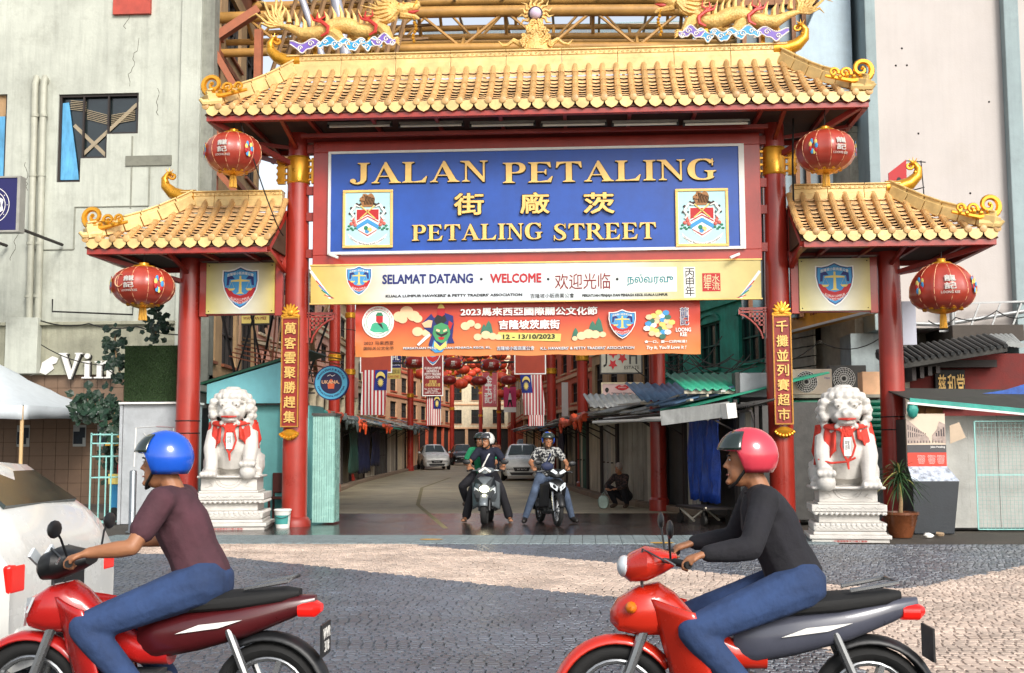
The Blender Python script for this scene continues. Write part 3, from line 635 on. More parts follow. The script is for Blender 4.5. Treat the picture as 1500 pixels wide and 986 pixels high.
# association shield, drawn as flat print
def shield(par, cx, cz, w, h, y, name='shield', detail=True):
    sh = [(0, 1.0), (.35, .86), (.7, .8), (.98, .82), (1.0, .35), (.9, -.1), (.65, -.52), (.3, -.85), (0, -1.0)]; sh = sh + [(-a, b) for a, b in sh[-2:0:-1]]
    f = lambda pts, s=1: [(cx + u * w / 2 * s, cz + v * h / 2 * s) for u, v in pts]
    q = MB(); q.prism(f(sh, 1.0), y - .003, y); root = q.build(name, M_wh, par)
    q = MB(); q.prism(f(sh, .93), y - .0045, y - .003); q.build('shield_edge', M_navy, par)
    q = MB(); q.prism(f(sh, .88), y - .006, y - .0045); q.build('shield_field', M_sky, par)
    band = [(-.87, .02), (-.6, -.05), (-.35, -.3), (0, -.38), (.35, -.3), (.6, -.05), (.87, .02), (.82, -.16), (.7, -.4), (.45, -.62), (0, -.8), (-.45, -.62), (-.7, -.4), (-.82, -.16)]
    q = MB(); q.prism(f(band, .95), y - .0075, y - .006); q.build('shield_band', M_redi, par)
    q = MB()
    q.prism(f([(-.05, .55), (.05, .55), (.08, -.2), (.22, -.28), (-.22, -.28), (-.08, -.2)]), y - .009, y - .0075); q.prism(f([(-.52, .28), (.52, .28), (.5, .34), (.1, .38), (-.1, .38), (-.5, .34)]), y - .0093, y - .0078)
    for s_ in (-1, 1):
        for d in (-.16, .16): q.bar((cx + (s_ * .48) * w / 2, y - .0085, cz + .3 * h / 2), (cx + (s_ * .48 + d) * w / 2, y - .0085, cz + -.04 * h / 2), .014 * w, .0015)
        q.prism(f([(s_ * .48 - .2, -.03), (s_ * .48 + .2, -.03), (s_ * .48 + .1, -.13), (s_ * .48 - .1, -.13)]), y - .0095, y - .0079)
    q.build('scales', M_yl, par)
    q = MB(); q.prism(f([(-.75, .1), (-.72, .5), (-.45, .56), (-.3, .4), (-.58, .38), (-.62, .12)]), y - .0077, y - .0061); q.prism(f([(.75, .1), (.72, .5), (.45, .56), (.3, .4), (.58, .38), (.62, .12)]), y - .0077, y - .0061); q.build('shield_hands', M_navy, par)
    if detail:
        wp = lambda amp: (lambda X, Y_, Z: (X, Y_, Z + amp * h * (((X - cx) / (w / 2)) ** 2)))
        lettering('KUALA LUMPUR', cx - .25 * w, cx + .25 * w, cz - .3 * h, cz - .245 * h, y - .0076, M_wh, par, depth=.001, warp=wp(.18)); lettering('HAWKERS & PETTY TRADERS ASSN', cx - .34 * w, cx + .34 * w, cz - .375 * h, cz - .325 * h, y - .0076, M_wh, par, depth=.001, warp=wp(.33))
        lettering('吉隆坡小販商業公會', cx - .36 * w, cx + .36 * w, cz + .30 * h, cz + .37 * h, y - .0097, M_wh, par, depth=.001, off=.01, warp=wp(-.1))
    return root
# welcome sign
ws = thing('welcome_sign', 'long cream lightbox sign reading SELAMAT DATANG WELCOME under the blue board', 'sign', (0, -.3, 4.05))
M_wel = gmat('welcome_print', [(0, '#d3b155'), (.1, '#dcc47a'), (.22, '#d5dbe0'), (.55, '#d9e0e4'), (.72, '#d5dcd8'), (.84, '#d6cc94'), (1, '#d2bf77')], x0=-4.2, x1=4.05, noise=.3, rough=.4)
mb = MB(); mb.box(-4.2, 4.07, -.0, .1, .07, .76); mb.build('sign_panel', M_wel, ws)
mb = MB(); mb.box(-4.22, 4.09, -.015, .1, .762, .79); mb.box(-4.22, 4.09, -.008, .1, .045, .068); mb.build('frame', M_let, ws)
mb = MB(); mb.box(-4.1, 4.0, .12, .18, .3, .4); mb.build('bracket', M_redd, ws)
Y = -.3
shield(ws, at(526, 411, Y).x, at(526, 411, Y).z - 4.05, .49, .56, -.001)
tpx('SELAMAT DATANG', 560, 693, 400.5, 416.5, Y, M_navy, ws, off=.035); tpx('WELCOME', 718, 793, 400, 415, Y, M_redi, ws, off=.035)
tpx('欢迎光临', 813, 894, 400, 424, Y - .003, M_mar, ws); tpx('நல்வரவு', 919, 986, 401, 419, Y - .003, M_teal, ws, off=.01)
for a, b, c_, d in ((811, 896, 398, 427), (914, 991, 391, 428), (1002, 1018, 391, 436)):
    p, q_ = at(a, d, Y), at(b, c_, Y); mb = MB(); mb.box(p.x, q_.x, -.0025, .0, p.z - 4.05, q_.z - 4.05); mb.build('print_patch', M_wh if a > 820 else P('print_pale', '#d5d3d0', bump=0, var=.03), ws)
tpx('丙\n申\n年', 1004, 1017, 393, 434, Y - .003, M_blk, ws)
p, q_ = at(1029, 427, Y), at(1055, 400, Y); mb = MB(); mb.box(p.x, q_.x, -.003, 0, p.z - 4.05, q_.z - 4.05); mb.build('seal', M_redi, ws); tpx('細水\n年流', 1031, 1054, 402, 425, Y - .0035, M_cream, ws)
for x in (705, 803, 904): p = at(x, 409, Y); mb = MB(); mb.lathe([(.025, 0), (.025, .003)], 12, M=TR((p.x, 0, p.z - 4.05)) @ RX9); mb.build('dot', M_blk, ws)
tpx("KUALA LUMPUR HAWKERS' & PETTY TRADERS' ASSOCIATION", 565, 765, 429.5, 436, Y, M_blk, ws, off=.035); tpx('吉隆坡小販商業公會', 777, 841, 429.5, 437, Y, M_blk, ws); tpx('PERSATUAN PENJAJA DAN PENIAGA KECIL KUALA LUMPUR', 853, 978, 429.5, 436, Y, M_blk, ws, off=.035)
for sx, x0 in ((1, 458), (-1, 1110)):
    for i, (mm, w) in enumerate(((M_wh, .05), (M_wh, .03), (M_redi, .02), (M_sky, .02), (M_grn, .02), (M_redi, .015))):
        a = at(x0 + sx * (i * 4 - 3), 397 + i * 7, Y); b = at(x0 + sx * (i * 4 + 26 - i * 3), 437, Y); mb = MB(); mb.bar((a.x, -.002, a.z - 4.05), (b.x, -.002, b.z - 4.05), w, .002 + .0004 * i, up=(0, 1, 0)); mb.build('stripe', mm, ws)
# small shield signs
for x0, x1, z, lab in ((-6.21, -4.91, 4.43, 'cream shield sign hung between the outer and inner left columns'), (4.77, 6.04, 4.36, 'cream shield sign hung between the outer and inner right columns')):
    t = thing('shield_sign', lab, 'sign', ((x0 + x1) / 2, -.165, z), group='cream shield signs')
    w = (x1 - x0) / 2; mb = MB(); mb.box(-w, w, -.03, -.001, -.475, .48); mb.build('sign_panel', gmat('shield_sign_print' + str(int(z * 100)), [(0, '#c7b865'), (.35, '#d3d0b4'), (.55, '#d9d9cf'), (1, '#c9b35a')], x0=-.65, x1=.65, rough=.35), t)
    shield(t, 0, .01, .7, .82, -.031)
    mb = MB()
    for a in (-1, 1):
        for b in (-1, 1): mb.ball((a * (w - .05), -.032, b * .43), .012, 6)
    mb.build('screw', M_dark, t)
# couplet boards with gilt characters
def couplet(x, st, lab, z0, z1, y=-.24):
    t = thing('couplet_board', lab, 'sign', (x, y, z0), group='couplet boards on the tall columns'); h = z1 - z0; w = .165
    mb = MB(); mb.box(-w, w, -.05, -.0, 0, h); mb.build('board', P('board_red', '#861f17', rough=.45, var=.15, bump=.1), t)
    mb = MB(); e = .022; mb.box(-w - .002, -w + e, -.075, -.052, 0, h); mb.box(w - e, w + .002, -.075, -.052, 0, h); mb.box(-w + e, w - e, -.075, -.052, h - e, h); mb.box(-w + e, w - e, -.075, -.052, 0, e); mb.build('frame', P('old_gilt', '#b07a2c', rough=.45, metal=.3, dirt=.4), t)
    n = len(st); s = (h - .12) / n
    for i, ch in enumerate(st):
        zc = h - .07 - s * (i + .5); r = s * .40; lettering(ch, -min(.125, r), min(.125, r), zc - r, zc + r, -.052, P('character_gilt', '#dcb466', rough=.4, metal=.25, var=.1, bump=0), t, name='character', depth=.02, off=.016)
    mb = MB()
    for i in range(9): a = -10 + i * 25; mb.tube([(0, -.06, h + .06), (.12 * math.cos(R(a)), -.07, h + .06 + .14 * math.sin(R(a))), (.17 * math.cos(R(a)), -.07, h + .07 + .19 * math.sin(R(a)))], [.03, .035, .01], 6)
    mb.ball((0, -.08, h + .08), (.07, .05, .06), 8); mb.box(-.17, .17, -.08, .0, h, h + .04); mb.build('top_ornament', M_goldm, t)
    mb = MB(); mb.lathe([(.06, -.02), (.18, -.08), (.15, -.16), (.05, -.22)], 14, c=(0, -.02, -.02), sy=.5)
    for i in range(8): a = 200 + i * 20; mb.ball((.17 * math.cos(R(a)), -.09, -.1 + .1 * math.sin(R(a))), .03, 6)
    mb.build('bottom_ornament', M_goldm, t)
couplet(-4.57, '萬客雲聚勝趕集', 'red couplet board of seven gilt characters on the tall left column', 1.83, 3.86); couplet(4.42, '千攤並列賽超市', 'red couplet board of seven gilt characters on the tall right column', 1.83, 3.8)
# tube lights and floodlights under the main eave
lt = thing('tube_light', 'white fluorescent tube fitting under the main eave', 'light', (0, 0, 0), group='tube lights under the main eave')
mb = MB(); mb.box(-.585, .585, -.04, .04, .03, .07); mb.build('batten', P('batten_metal', '#8f8a80', rough=.5, dirt=.4), lt)
mb = MB(); mb.tube([(-.57, 0, 0), (.57, 0, 0)], .022, 8); mb.build('tube', P('tube_glass', '#d8d4c4', rough=.2, var=.05, bump=0), lt)
for x in (-.6, .56): mb = MB(); mb.box(x, x + .04, -.03, .03, -.03, .06); mb.build('socket', M_dark, lt)
names = ['leftmost', 'second from left', 'third from left', 'third from right', 'second from right', 'rightmost']
for i in range(6):
    p = at(527 + i * 104.5, 184.5 - i * .6, -.85); lab = names[i] + ' of the six tube lights hung under the main eave'
    if i == 0: lt.location = p; lt['label'] = lab; o = lt
    else: o = copy_tree(lt, p, label=lab)
for px, py, sx, lab in ((489, 376, 1, 'small angled floodlight at the lower left corner of the blue board'), (1076, 376, -1, 'small angled floodlight at the lower right corner of the blue board')):
    p = at(px, py, -.42); t = thing('floodlight', lab, 'light', p, group='floodlights under the blue board'); mb = MB(); mb.bar((-.09 * sx, 0, .05), (.09 * sx, -.06, -.03), .05, .05); mb.build('housing', M_white, t, bev=.01)
    mb = MB(); mb.bar((-.1 * sx, .02, .05), (-.1 * sx, .2, .1), .02); mb.build('arm', M_redd, t)
# ================================================================ BUILDINGS
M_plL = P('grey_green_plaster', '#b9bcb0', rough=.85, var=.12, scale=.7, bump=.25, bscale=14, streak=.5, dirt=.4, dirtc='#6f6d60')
M_plL2 = P('grey_green_plaster_rough', '#9d9c88', rough=.9, var=.18, scale=1.2, bump=.5, bscale=18, streak=.6, dirt=.55, dirtc='#5c574a')
M_glass = P('dark_window_glass', '#1b2426', rough=.12, var=.2, bump=0, spec=.8)
M_frame = P('window_frame_dark', '#2b2320', rough=.6, var=.2)
M_pipe = P('pipe_grey_green', '#a8a898', rough=.5, var=.1, streak=.2)
def wp(px, py, Y): return at(px, py, Y)
lb = thing('plaster_building', 'tall grey green plaster building on the left with stepped window and white letters', 'building', (-14, 6, 0))
def lbx(mb, x0, x1, z0, z1, y0=6.0, y1=6.4): return mb.box(x0 + 14, x1 + 14, y0 - 6, y1 - 6, z0, z1)
mb = MB(); E1 = (-13.55, -14.6); zt = 16
for r in ((-22, -14.7, 3.25, zt), (-13.42, -12.1, 3.25, zt), (-14.7, -13.42, 10.24, zt), (-14.7, -13.42, 3.25, 8.15), (-12.1, -10.07, 10.2, zt), (-10.07, -9.0, 3.25, zt), (-10.85, -10.07, 3.25, 9.17), (-11.5, -10.85, 3.25, 8.57), (-12.1, -11.5, 3.25, 7.98)): lbx(mb, *r)
mb.build('wall', M_plL, lb)
mb = MB(); lbx(mb, -22, -8.2, -.1, 3.2, 6.12, 6.4); mb.build('wall', P('tile_backing', '#4c3a2c', rough=.9), lb)
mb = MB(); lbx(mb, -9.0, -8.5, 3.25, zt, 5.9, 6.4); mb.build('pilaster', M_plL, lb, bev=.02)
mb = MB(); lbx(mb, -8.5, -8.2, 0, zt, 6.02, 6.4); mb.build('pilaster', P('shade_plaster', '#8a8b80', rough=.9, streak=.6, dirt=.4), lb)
mb = MB(); lbx(mb, -22, -9.0, 4.42, 4.5, 5.8, 6.0); mb.build('ledge', M_plL2, lb, bev=.01)
mb = MB(); lbx(mb, -22, -9.0, 3.22, 4.419, 5.93, 5.995); mb.build('rough_band', M_plL2, lb)
mb = MB(); lbx(mb, -13.1, -12.3, 3.24, 4.6, 5.7, 5.928); mb.build('pilaster', M_plL, lb, bev=.015)
mb = MB(); lbx(mb, -10.35, -9.2, 8.35, 8.6, 5.96, 5.998); mb.build('hood', P('hood_grey', '#77776a', dirt=.5), lb)
# raised panel outlines and cracks
mb = MB()
for a, b in (((-9.75, 8.35), (-9.75, 7.35)), ((-9.75, 7.35), (-11.6, 7.35)), ((-11.6, 7.35), (-11.6, 6.3)), ((-10.2, 9.1), (-10.2, 7.3)), ((-11.6, 6.3), (-12.6, 6.3))): mb.bar((a[0] + 14, -.012, a[1]), (b[0] + 14, -.012, b[1]), .035, .02)
mb.build('conduit', P('conduit_grey', '#8c8d80', rough=.7), lb)
mb = MB()
for sx, sz, L_, dz in ((-10.1, 11.6, 14, -1), (-12.9, 8.5, 8, -1), (-10.4, 12.4, 6, -1), (-9.6, 10.3, 9, -1), (-13, 6.8, 9, -1), (-9.9, 6.6, 6, -1)):
    x, z = sx, sz
    for i in range(L_):
        nx, nz = x + rnd.uniform(-.09, .07), z - rnd.uniform(.05, .12); mb.bar((x + 14, .0, z), (nx + 14, .0, nz), .006, .012); x, z = nx, nz
o = mb.build('crack', P('crack_dark', '#4e4b42', rough=1, bump=0), lb); o['kind'] = 'stuff'
# stepped window
wn = MB(); wn.box(-12.1 + 14, -10.07 + 14, .16, .2, 7.98, 10.2); wn.build('window_pane', M_glass, lb)
for (a, b, c, d) in ((-12.1, -10.07, 10.14, 10.2), (-12.1, -12.04, 7.98, 10.14), (-10.13, -10.07, 9.17, 10.14), (-10.85, -10.13, 9.17, 9.22), (-10.9, -10.85, 8.57, 9.17), (-11.5, -10.9, 8.57, 8.62), (-11.55, -11.5, 7.98, 8.57), (-12.04, -11.55, 7.98, 8.03), (-11.5, -11.46, 8.62, 10.14), (-10.87, -10.83, 9.22, 10.14)):
    q = MB(); lbx(q, a, b, c, d, 6.05, 6.12); q.build('window_frame', M_frame, lb)
q = MB(); x0 = 1.93; q.add([(x0, .1, 10.0), (x0 + .18, .1, 10.02), (x0 + .5, .1, 8.06), (x0 - .0, .1, 8.06), (x0, .115, 10.0), (x0 + .18, .13, 10.02), (x0 + .5, .13, 8.06), (x0, .115, 8.06)], [(0, 3, 2, 1), (4, 5, 6, 7), (0, 1, 5, 4), (1, 2, 6, 5), (2, 3, 7, 6), (3, 0, 4, 7)]); q.build('curtain', P('blue_curtain', '#5b9fc9', rough=.9, var=.25, scale=5, stretch=(1, 1, .3)), lb)
for a, b in (((-11.75, 9.45), (-10.9, 8.65)), ((-11.5, 8.7), (-10.15, 9.95))): q = MB(); q.bar((a[0] + 14, .13 + (a[0] < -11.6) * .015, a[1]), (b[0] + 14, .13 + (a[0] < -11.6) * .015, b[1]), .09, .02, up=(0, 1, 0)); q.build('brace_plank', P('plank_tan', '#9a8c74'), lb)
for x0, z0, x1, z1 in ((-11.85, 9.85, -11.45, 9.8), (-11.42, 9.6, -10.88, 9.45), (-10.8, 9.45, -10.2, 9.55)):
    q = MB()
    for k in range(6): q.bar((x0 + 14, .125, z0 + k * .045), (x1 + 14, .125, z1 + k * .045), .03, .01)
    q.build('vent_panel', P('vent_cream', '#b5a485'), lb)
q = MB(); lbx(q, -14.7, -13.42, 8.15, 10.24, 6.14, 6.18); q.build('window_pane', M_glass, lb)
q = MB(); lbx(q, -13.47, -13.42, 8.15, 10.24, 6.05, 6.12); q.build('window_frame', M_frame, lb); q = MB(); lbx(q, -14, -13.5, 8.15, 9.7, 6.09, 6.11); q.build('curtain', MC['blue_curtain'], lb)
q = MB(); lbx(q, -10.75, -9.8, 12.18, 12.6, 5.9, 6.0); q.build('red_panel', P('faded_red', '#b0483a', dirt=.2), lb)
for dx in (0, .22):
    q = MB(); q.tube([(1.35 + dx, .05, 10.5), (1.35 + dx, -.09, 10.6), (1.35 + dx, -.13, 10.45), (1.4 + dx, -.13, 4.52)], .085, 10); q.build('drain_pipe', M_pipe, lb)
    for z in (9.6, 8.1, 6.4, 5.1): q = MB(); q.lathe([(.1, 0), (.1, .07)], 10, c=(1.37 + dx, -.13, z)); q.build('pipe_collar', M_pipe, lb)
q = MB(); q.tube([(2.0, -.2, 5.05), (2.0, -.2, 4.75), (4.0, -.2, 4.65), (4.0, -.2, 5.05)], .02, 6); q.build('iron_bracket', M_wire, lb)
# tan wall tiles
M_wt = P('tan_wall_tile', '#7d6450', rough=.5, var=.2, scale=2, bump=.1, dirt=.45, dirtc='#3c2b20'); tm = []
for k in range(4): q = MB(); e = rnd.uniform(-.004, .004); q.box(0, .318, -.03 + e, 0, 0, .318); me = q.mesh('wall_tile'); me.materials.append(M_wt); tm.append(me)
for i in range(14):
    for j in range(10):
        o = bpy.data.objects.new('wall_tile', rnd.choice(tm)); COL.objects.link(o); o.parent = lb; o.location = (-14.4 + 14 + i * .328 + .5, .118, -.04 + j * .328); o.rotation_euler = (rnd.uniform(-.006, .006), 0, 0)
for i, x in enumerate((-12.75, -11.35, -10.75)):
    t = thing('poster', ('dark blue and white poster pasted on the tiles, partly behind the tent pole', 'dark blue and white poster, middle of three on the tiled wall', 'dark blue and white poster, nearest the climbing plant on the tiled wall')[i], 'poster', (x, 6.08, 1.75), group='posters on the tiled wall')
    q = MB(); q.box(-.16, .16, -.008, -.0, -.26, .26); q.build('sheet', P('poster_grey', '#aab0b0', var=.1, bump=0), t)
    q = MB(); q.box(-.15, .08, -.011, -.009, -.2, .1); q.box(.0, .14, -.012, -.0105, -.05, .2); q.build('print', P('poster_blue', '#1d2a38', var=.4, scale=12, bump=0), t)
    pass
# white letters, cut-out, serifed
def cap_v(x, z, s): return [[(x, z + s), (x + .34 * s, z + s), (x + .34 * s, z + .95 * s), (x + .29 * s, z + .95 * s), (x + .52 * s, z + .3 * s), (x + .7 * s, z + .95 * s), (x + .64 * s, z + .95 * s), (x + .64 * s, z + s), (x + .94 * s, z + s), (x + .94 * s, z + .95 * s), (x + .86 * s, z + .95 * s), (x + .5 * s, z - .02 * s), (x + .42 * s, z - .02 * s), (x + .08 * s, z + .95 * s), (x, z + .95 * s)]]
def low_i(x, z, s): return [[(x, z), (x + .4 * s, z), (x + .4 * s, z + .05 * s), (x + .3 * s, z + .06 * s), (x + .3 * s, z + .68 * s), (x + .02 * s, z + .66 * s), (x + .02 * s, z + .62 * s), (x + .11 * s, z + .6 * s), (x + .11 * s, z + .06 * s), (x, z + .05 * s)], [(x + .2 * s + .11 * s * math.cos(a * .52), z + .87 * s + .11 * s * math.sin(a * .52)) for a in range(12)]]
def low_n(x, z, s): return [[(x, z), (x + .38 * s, z), (x + .38 * s, z + .05 * s), (x + .3 * s, z + .06 * s), (x + .3 * s, z + .5 * s), (x + .42 * s, z + .58 * s), (x + .5 * s, z + .52 * s), (x + .5 * s, z + .06 * s), (x + .42 * s, z + .05 * s), (x + .42 * s, z), (x + .8 * s, z), (x + .8 * s, z + .05 * s), (x + .7 * s, z + .06 * s), (x + .7 * s, z + .5 * s), (x + .62 * s, z + .67 * s), (x + .48 * s, z + .68 * s), (x + .3 * s, z + .58 * s), (x + .3 * s, z + .68 * s), (x + .02 * s, z + .66 * s), (x + .02 * s, z + .62 * s), (x + .11 * s, z + .6 * s), (x + .11 * s, z + .06 * s), (x, z + .05 * s)]]
sg = thing('wall_lettering', 'white serif cut-out letters Vin on the plaster wall above the tiles', 'sign', (-11.8, 5.9, 3.12))
for fn, x in ((cap_v, 0.0), (low_i, .58), (low_n, .88)):
    q = MB(); b_ = MB()
    for p in fn(x, 0, .62): q.prism(p, -.11, -.05); b_.prism([(u + .02, v - .02) for u, v in p], -.048, -.001)
    o = q.build('letter', M_white, sg); b_.build('letter_edge', M_dark, o)
q = MB(); q.prism([(-.75, .08), (-.5, .2), (-.45, .4), (-.2, .55), (-.05, .5), (-.1, .38), (-.2, .35), (-.15, .25), (-.35, .1), (-.5, .15)], -.012, 0); q.build('paint_patch', M_white, sg)
# halal sign, boxed, sticking out at the left edge
hs = thing('halal_sign', 'navy blue boxed sign with round white halal emblem on the plaster building', 'sign', (-12.35, 3.0, 6.2))
mb = MB(); mb.box(-.9, .86, -.12, .1, 0, 1.16); mb.build('sign_panel', P('sign_navy', '#1c1b56', rough=.4, var=.06, bump=0), hs, bev=.01)
mb = MB(); mb.box(.862, .93, -.14, .12, -.04, 1.2); mb.box(-.9, .86, -.14, .12, 1.162, 1.2); mb.box(-.9, .86, -.14, .12, -.04, -.002); mb.build('frame', P('sign_rim', '#9a9890', rough=.5), hs)
mb = MB(); mb.tube([(-.9, .1, .2), (-.9, 2.9, .2)], .04); mb.tube([(.5, .1, .2), (.5, 2.9, .2)], .04); mb.build('wall_arm', M_frame, hs)
def ring_(r0, r1, n, y, cx=0, cz=0): 
    q = MB(); vs = [(cx + r * math.cos(2 * math.pi * k / n), y, cz + r * math.sin(2 * math.pi * k / n)) for k in range(n) for r in (r0, r1)]
    q.add(vs, [(2 * k, (2 * k + 2) % (2 * n), (2 * k + 3) % (2 * n), 2 * k + 1) for k in range(n)]); return q
cx, cz = .28, .56
for r0, r1 in ((.40, .415), (.31, .325)): ring_(r0, r1, 36, -.124, cx, cz).build('ring', M_wh, hs)
q = MB(); q.prism([(cx + (.3 if k % 2 else .25) * math.cos(R(k * 22.5)), cz + (.3 if k % 2 else .25) * math.sin(R(k * 22.5))) for k in range(16)], -.127, -.122); q.build('star', M_wh, hs)
q = MB(); q.prism([(cx + .22 * math.cos(R(k * 15)), cz + .22 * math.sin(R(k * 15))) for k in range(24)], -.130, -.1272); q.build('disc', MC['sign_navy'], hs)
lettering('\uFEDD\uFE8E\uFEE0\uFEA3', cx - .17, cx + .17, cz - .06, cz + .14, -.1305, M_wh, hs, depth=.003, off=.02); lettering('HALAL', cx - .12, cx + .12, cz - .14, cz - .09, -.1305, M_wh, hs, depth=.003)
for k in range(30):
    a = R(k * 12); q = MB(); q.ball((cx + .362 * math.cos(a), -.125, cz + .362 * math.sin(a)), .012, 5)
    if k % 3 == 0: q.build('ring_mark', M_wh, hs)
# right-hand tall wall
M_plR = P('pale_pink_render', '#bdb6b1', rough=.8, var=.06, scale=.5, bump=.12, bscale=25, streak=.12, dirt=.12, dirtc='#a0927f')
M_blg = P('blue_grey_render', '#93a3a5', rough=.75, var=.12, scale=.8, bump=.15, streak=.3, dirt=.2)
rb = thing('rendered_building', 'tall blank pale pink rendered building with blue grey edges on the right', 'building', (9, 5, 0))
def rbx(mb, x0, x1, z0, z1, y0, y1): return mb.box(x0 - 9, x1 - 9, y0 - 5, y1 - 5, z0, z1)
q = MB(); rbx(q, 7.6, 10.42, 4.05, 16, 5.0, 12); q.build('wall', M_plR, rb)
q = MB(); rbx(q, 7.36, 7.6, 4.0, 16, 4.9, 12); q.build('corner_strip', M_blg, rb, bev=.02); q = MB(); rbx(q, 10.42, 10.75, 2, 16, 4.75, 12); q.build('corner_strip', M_blg, rb, bev=.02)
q = MB(); rbx(q, 10.75, 18, 0, 16, 5.1, 12); q.build('wall', M_plR, rb)
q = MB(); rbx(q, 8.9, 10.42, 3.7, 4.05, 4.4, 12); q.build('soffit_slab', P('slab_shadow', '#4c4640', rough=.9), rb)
q = MB(); rbx(q, 6.95, 8.35, 0, 3.99, 5.5, 12); rbx(q, 8.35, 18, 0, 3.69, 5.6, 12); q.build('lower_wall', P('grey_render', '#9aa5a6', rough=.8, streak=.5, dirt=.35), rb)
q = MB(); rbx(q, 7.8, 8.3, 3.0, 3.7, 5.44, 5.5); q.build('window_pane', M_glass, rb)
q = MB()
for x, z in ((8.2, 10.5), (8.05, 10.1), (8.3, 10.1), (8.5, 8.5), (9.6, 7.1), (10.1, 9.2), (9.4, 6.3), (8.1, 6.6)): q.ball((x - 9, 0, z), .025, 6)
o = q.build('anchor_hole', M_dark, rb); o['kind'] = 'stuff'
q = MB(); q.tube([(-1.35, -.2, 4.15), (-.2, -.25, 4.1), (3, -.25, 4.6)], .045, 8); q.build('conduit', P('steel_tube', '#9a9c9c', rough=.4, metal=.5), rb)
q = MB()
for i in range(7): x = -.1 + i * .45; q.bar((x, -.3, 3.95), (x + .25, -.3, 4.55), .035)
q.bar((-.3, -.3, 3.95), (3, -.3, 3.95), .04); q.bar((-.3, -.3, 4.55), (3, -.3, 4.62), .04); q.build('lattice_girder', MC['steel_tube'], rb)
q = MB(); q.tube([(-.02, -.35, 0), (-.02, -.35, 5.2)], .06, 10); q.build('drain_pipe', MC['steel_tube'], rb)
# small red sign with oval emblem on a pole above the wing roof
t = thing('shop_sign', 'small red hanging sign with a dark oval emblem beside the right wing ridge', 'sign', tuple(at(1316, 262, 4.2)))
q = MB(); q.prism([(-.22, -.2), (.17, -.22), (.17, .42), (-.22, .12)], -.04, 0); q.build('sign_panel', M_redi, t); q = MB(); q.prism([(.06 * math.cos(a * .5), -.08 + .11 * math.sin(a * .5)) for a in range(12)], -.045, -.041); q.build('emblem', M_blk, t)
q = MB(); q.bar((.17, 0, .4), (.6, 0, .36), .02); q.bar((.5, 0, .4), (.55, 0, -.6), .02); q.bar((.55, 0, -.2), (.2, .6, -.2), .02); q.build('iron_arm', M_wire, t)
# things in the gap between the main roof and the right building: glazed bay and bluish brace
rg = thing('glazed_bay', 'tall glazed bay with bronze mullions and a pale blue sloping duct behind the roof corner', 'building', (6.6, 6.5, 0))
q = MB(); q.box(-1.9, .75, .2, .5, 4.5, 16); q.build('glass_wall', P('bay_glass', '#6f8790', rough=.15, var=.35, scale=.6, bump=0, spec=.8), rg)
for x in (-1.75, -1.35, -.95, -.55, -.3, .05, .45):
    q = MB(); q.box(x - .05, x + .05, 0, .2, 4.5, 16); q.build('mullion', P('bronze_metal', '#7a4f2c', rough=.45, metal=.3, streak=.4), rg)
for z in (7.0, 9.6, 12.2): q = MB(); q.box(-1.9, .75, .02, .2, z, z + .14); q.build('transom', MC['bronze_metal'], rg)
q = MB(); q.prism([(-.75, 8.9), (.62, 8.9), (.62, 9.6), (.62, 12.6), (.2, 12.6), (-.95, 10.1)], -.9, -.1); q.build('duct', P('duct_pale_blue', '#a9bcc6', rough=.5, var=.08, streak=.2), rg, bev=.02)
q = MB(); q.box(-1.3, .62, -.3, .0, 6.3, 7.0); q.build('ledge', MC['duct_pale_blue'], rg)
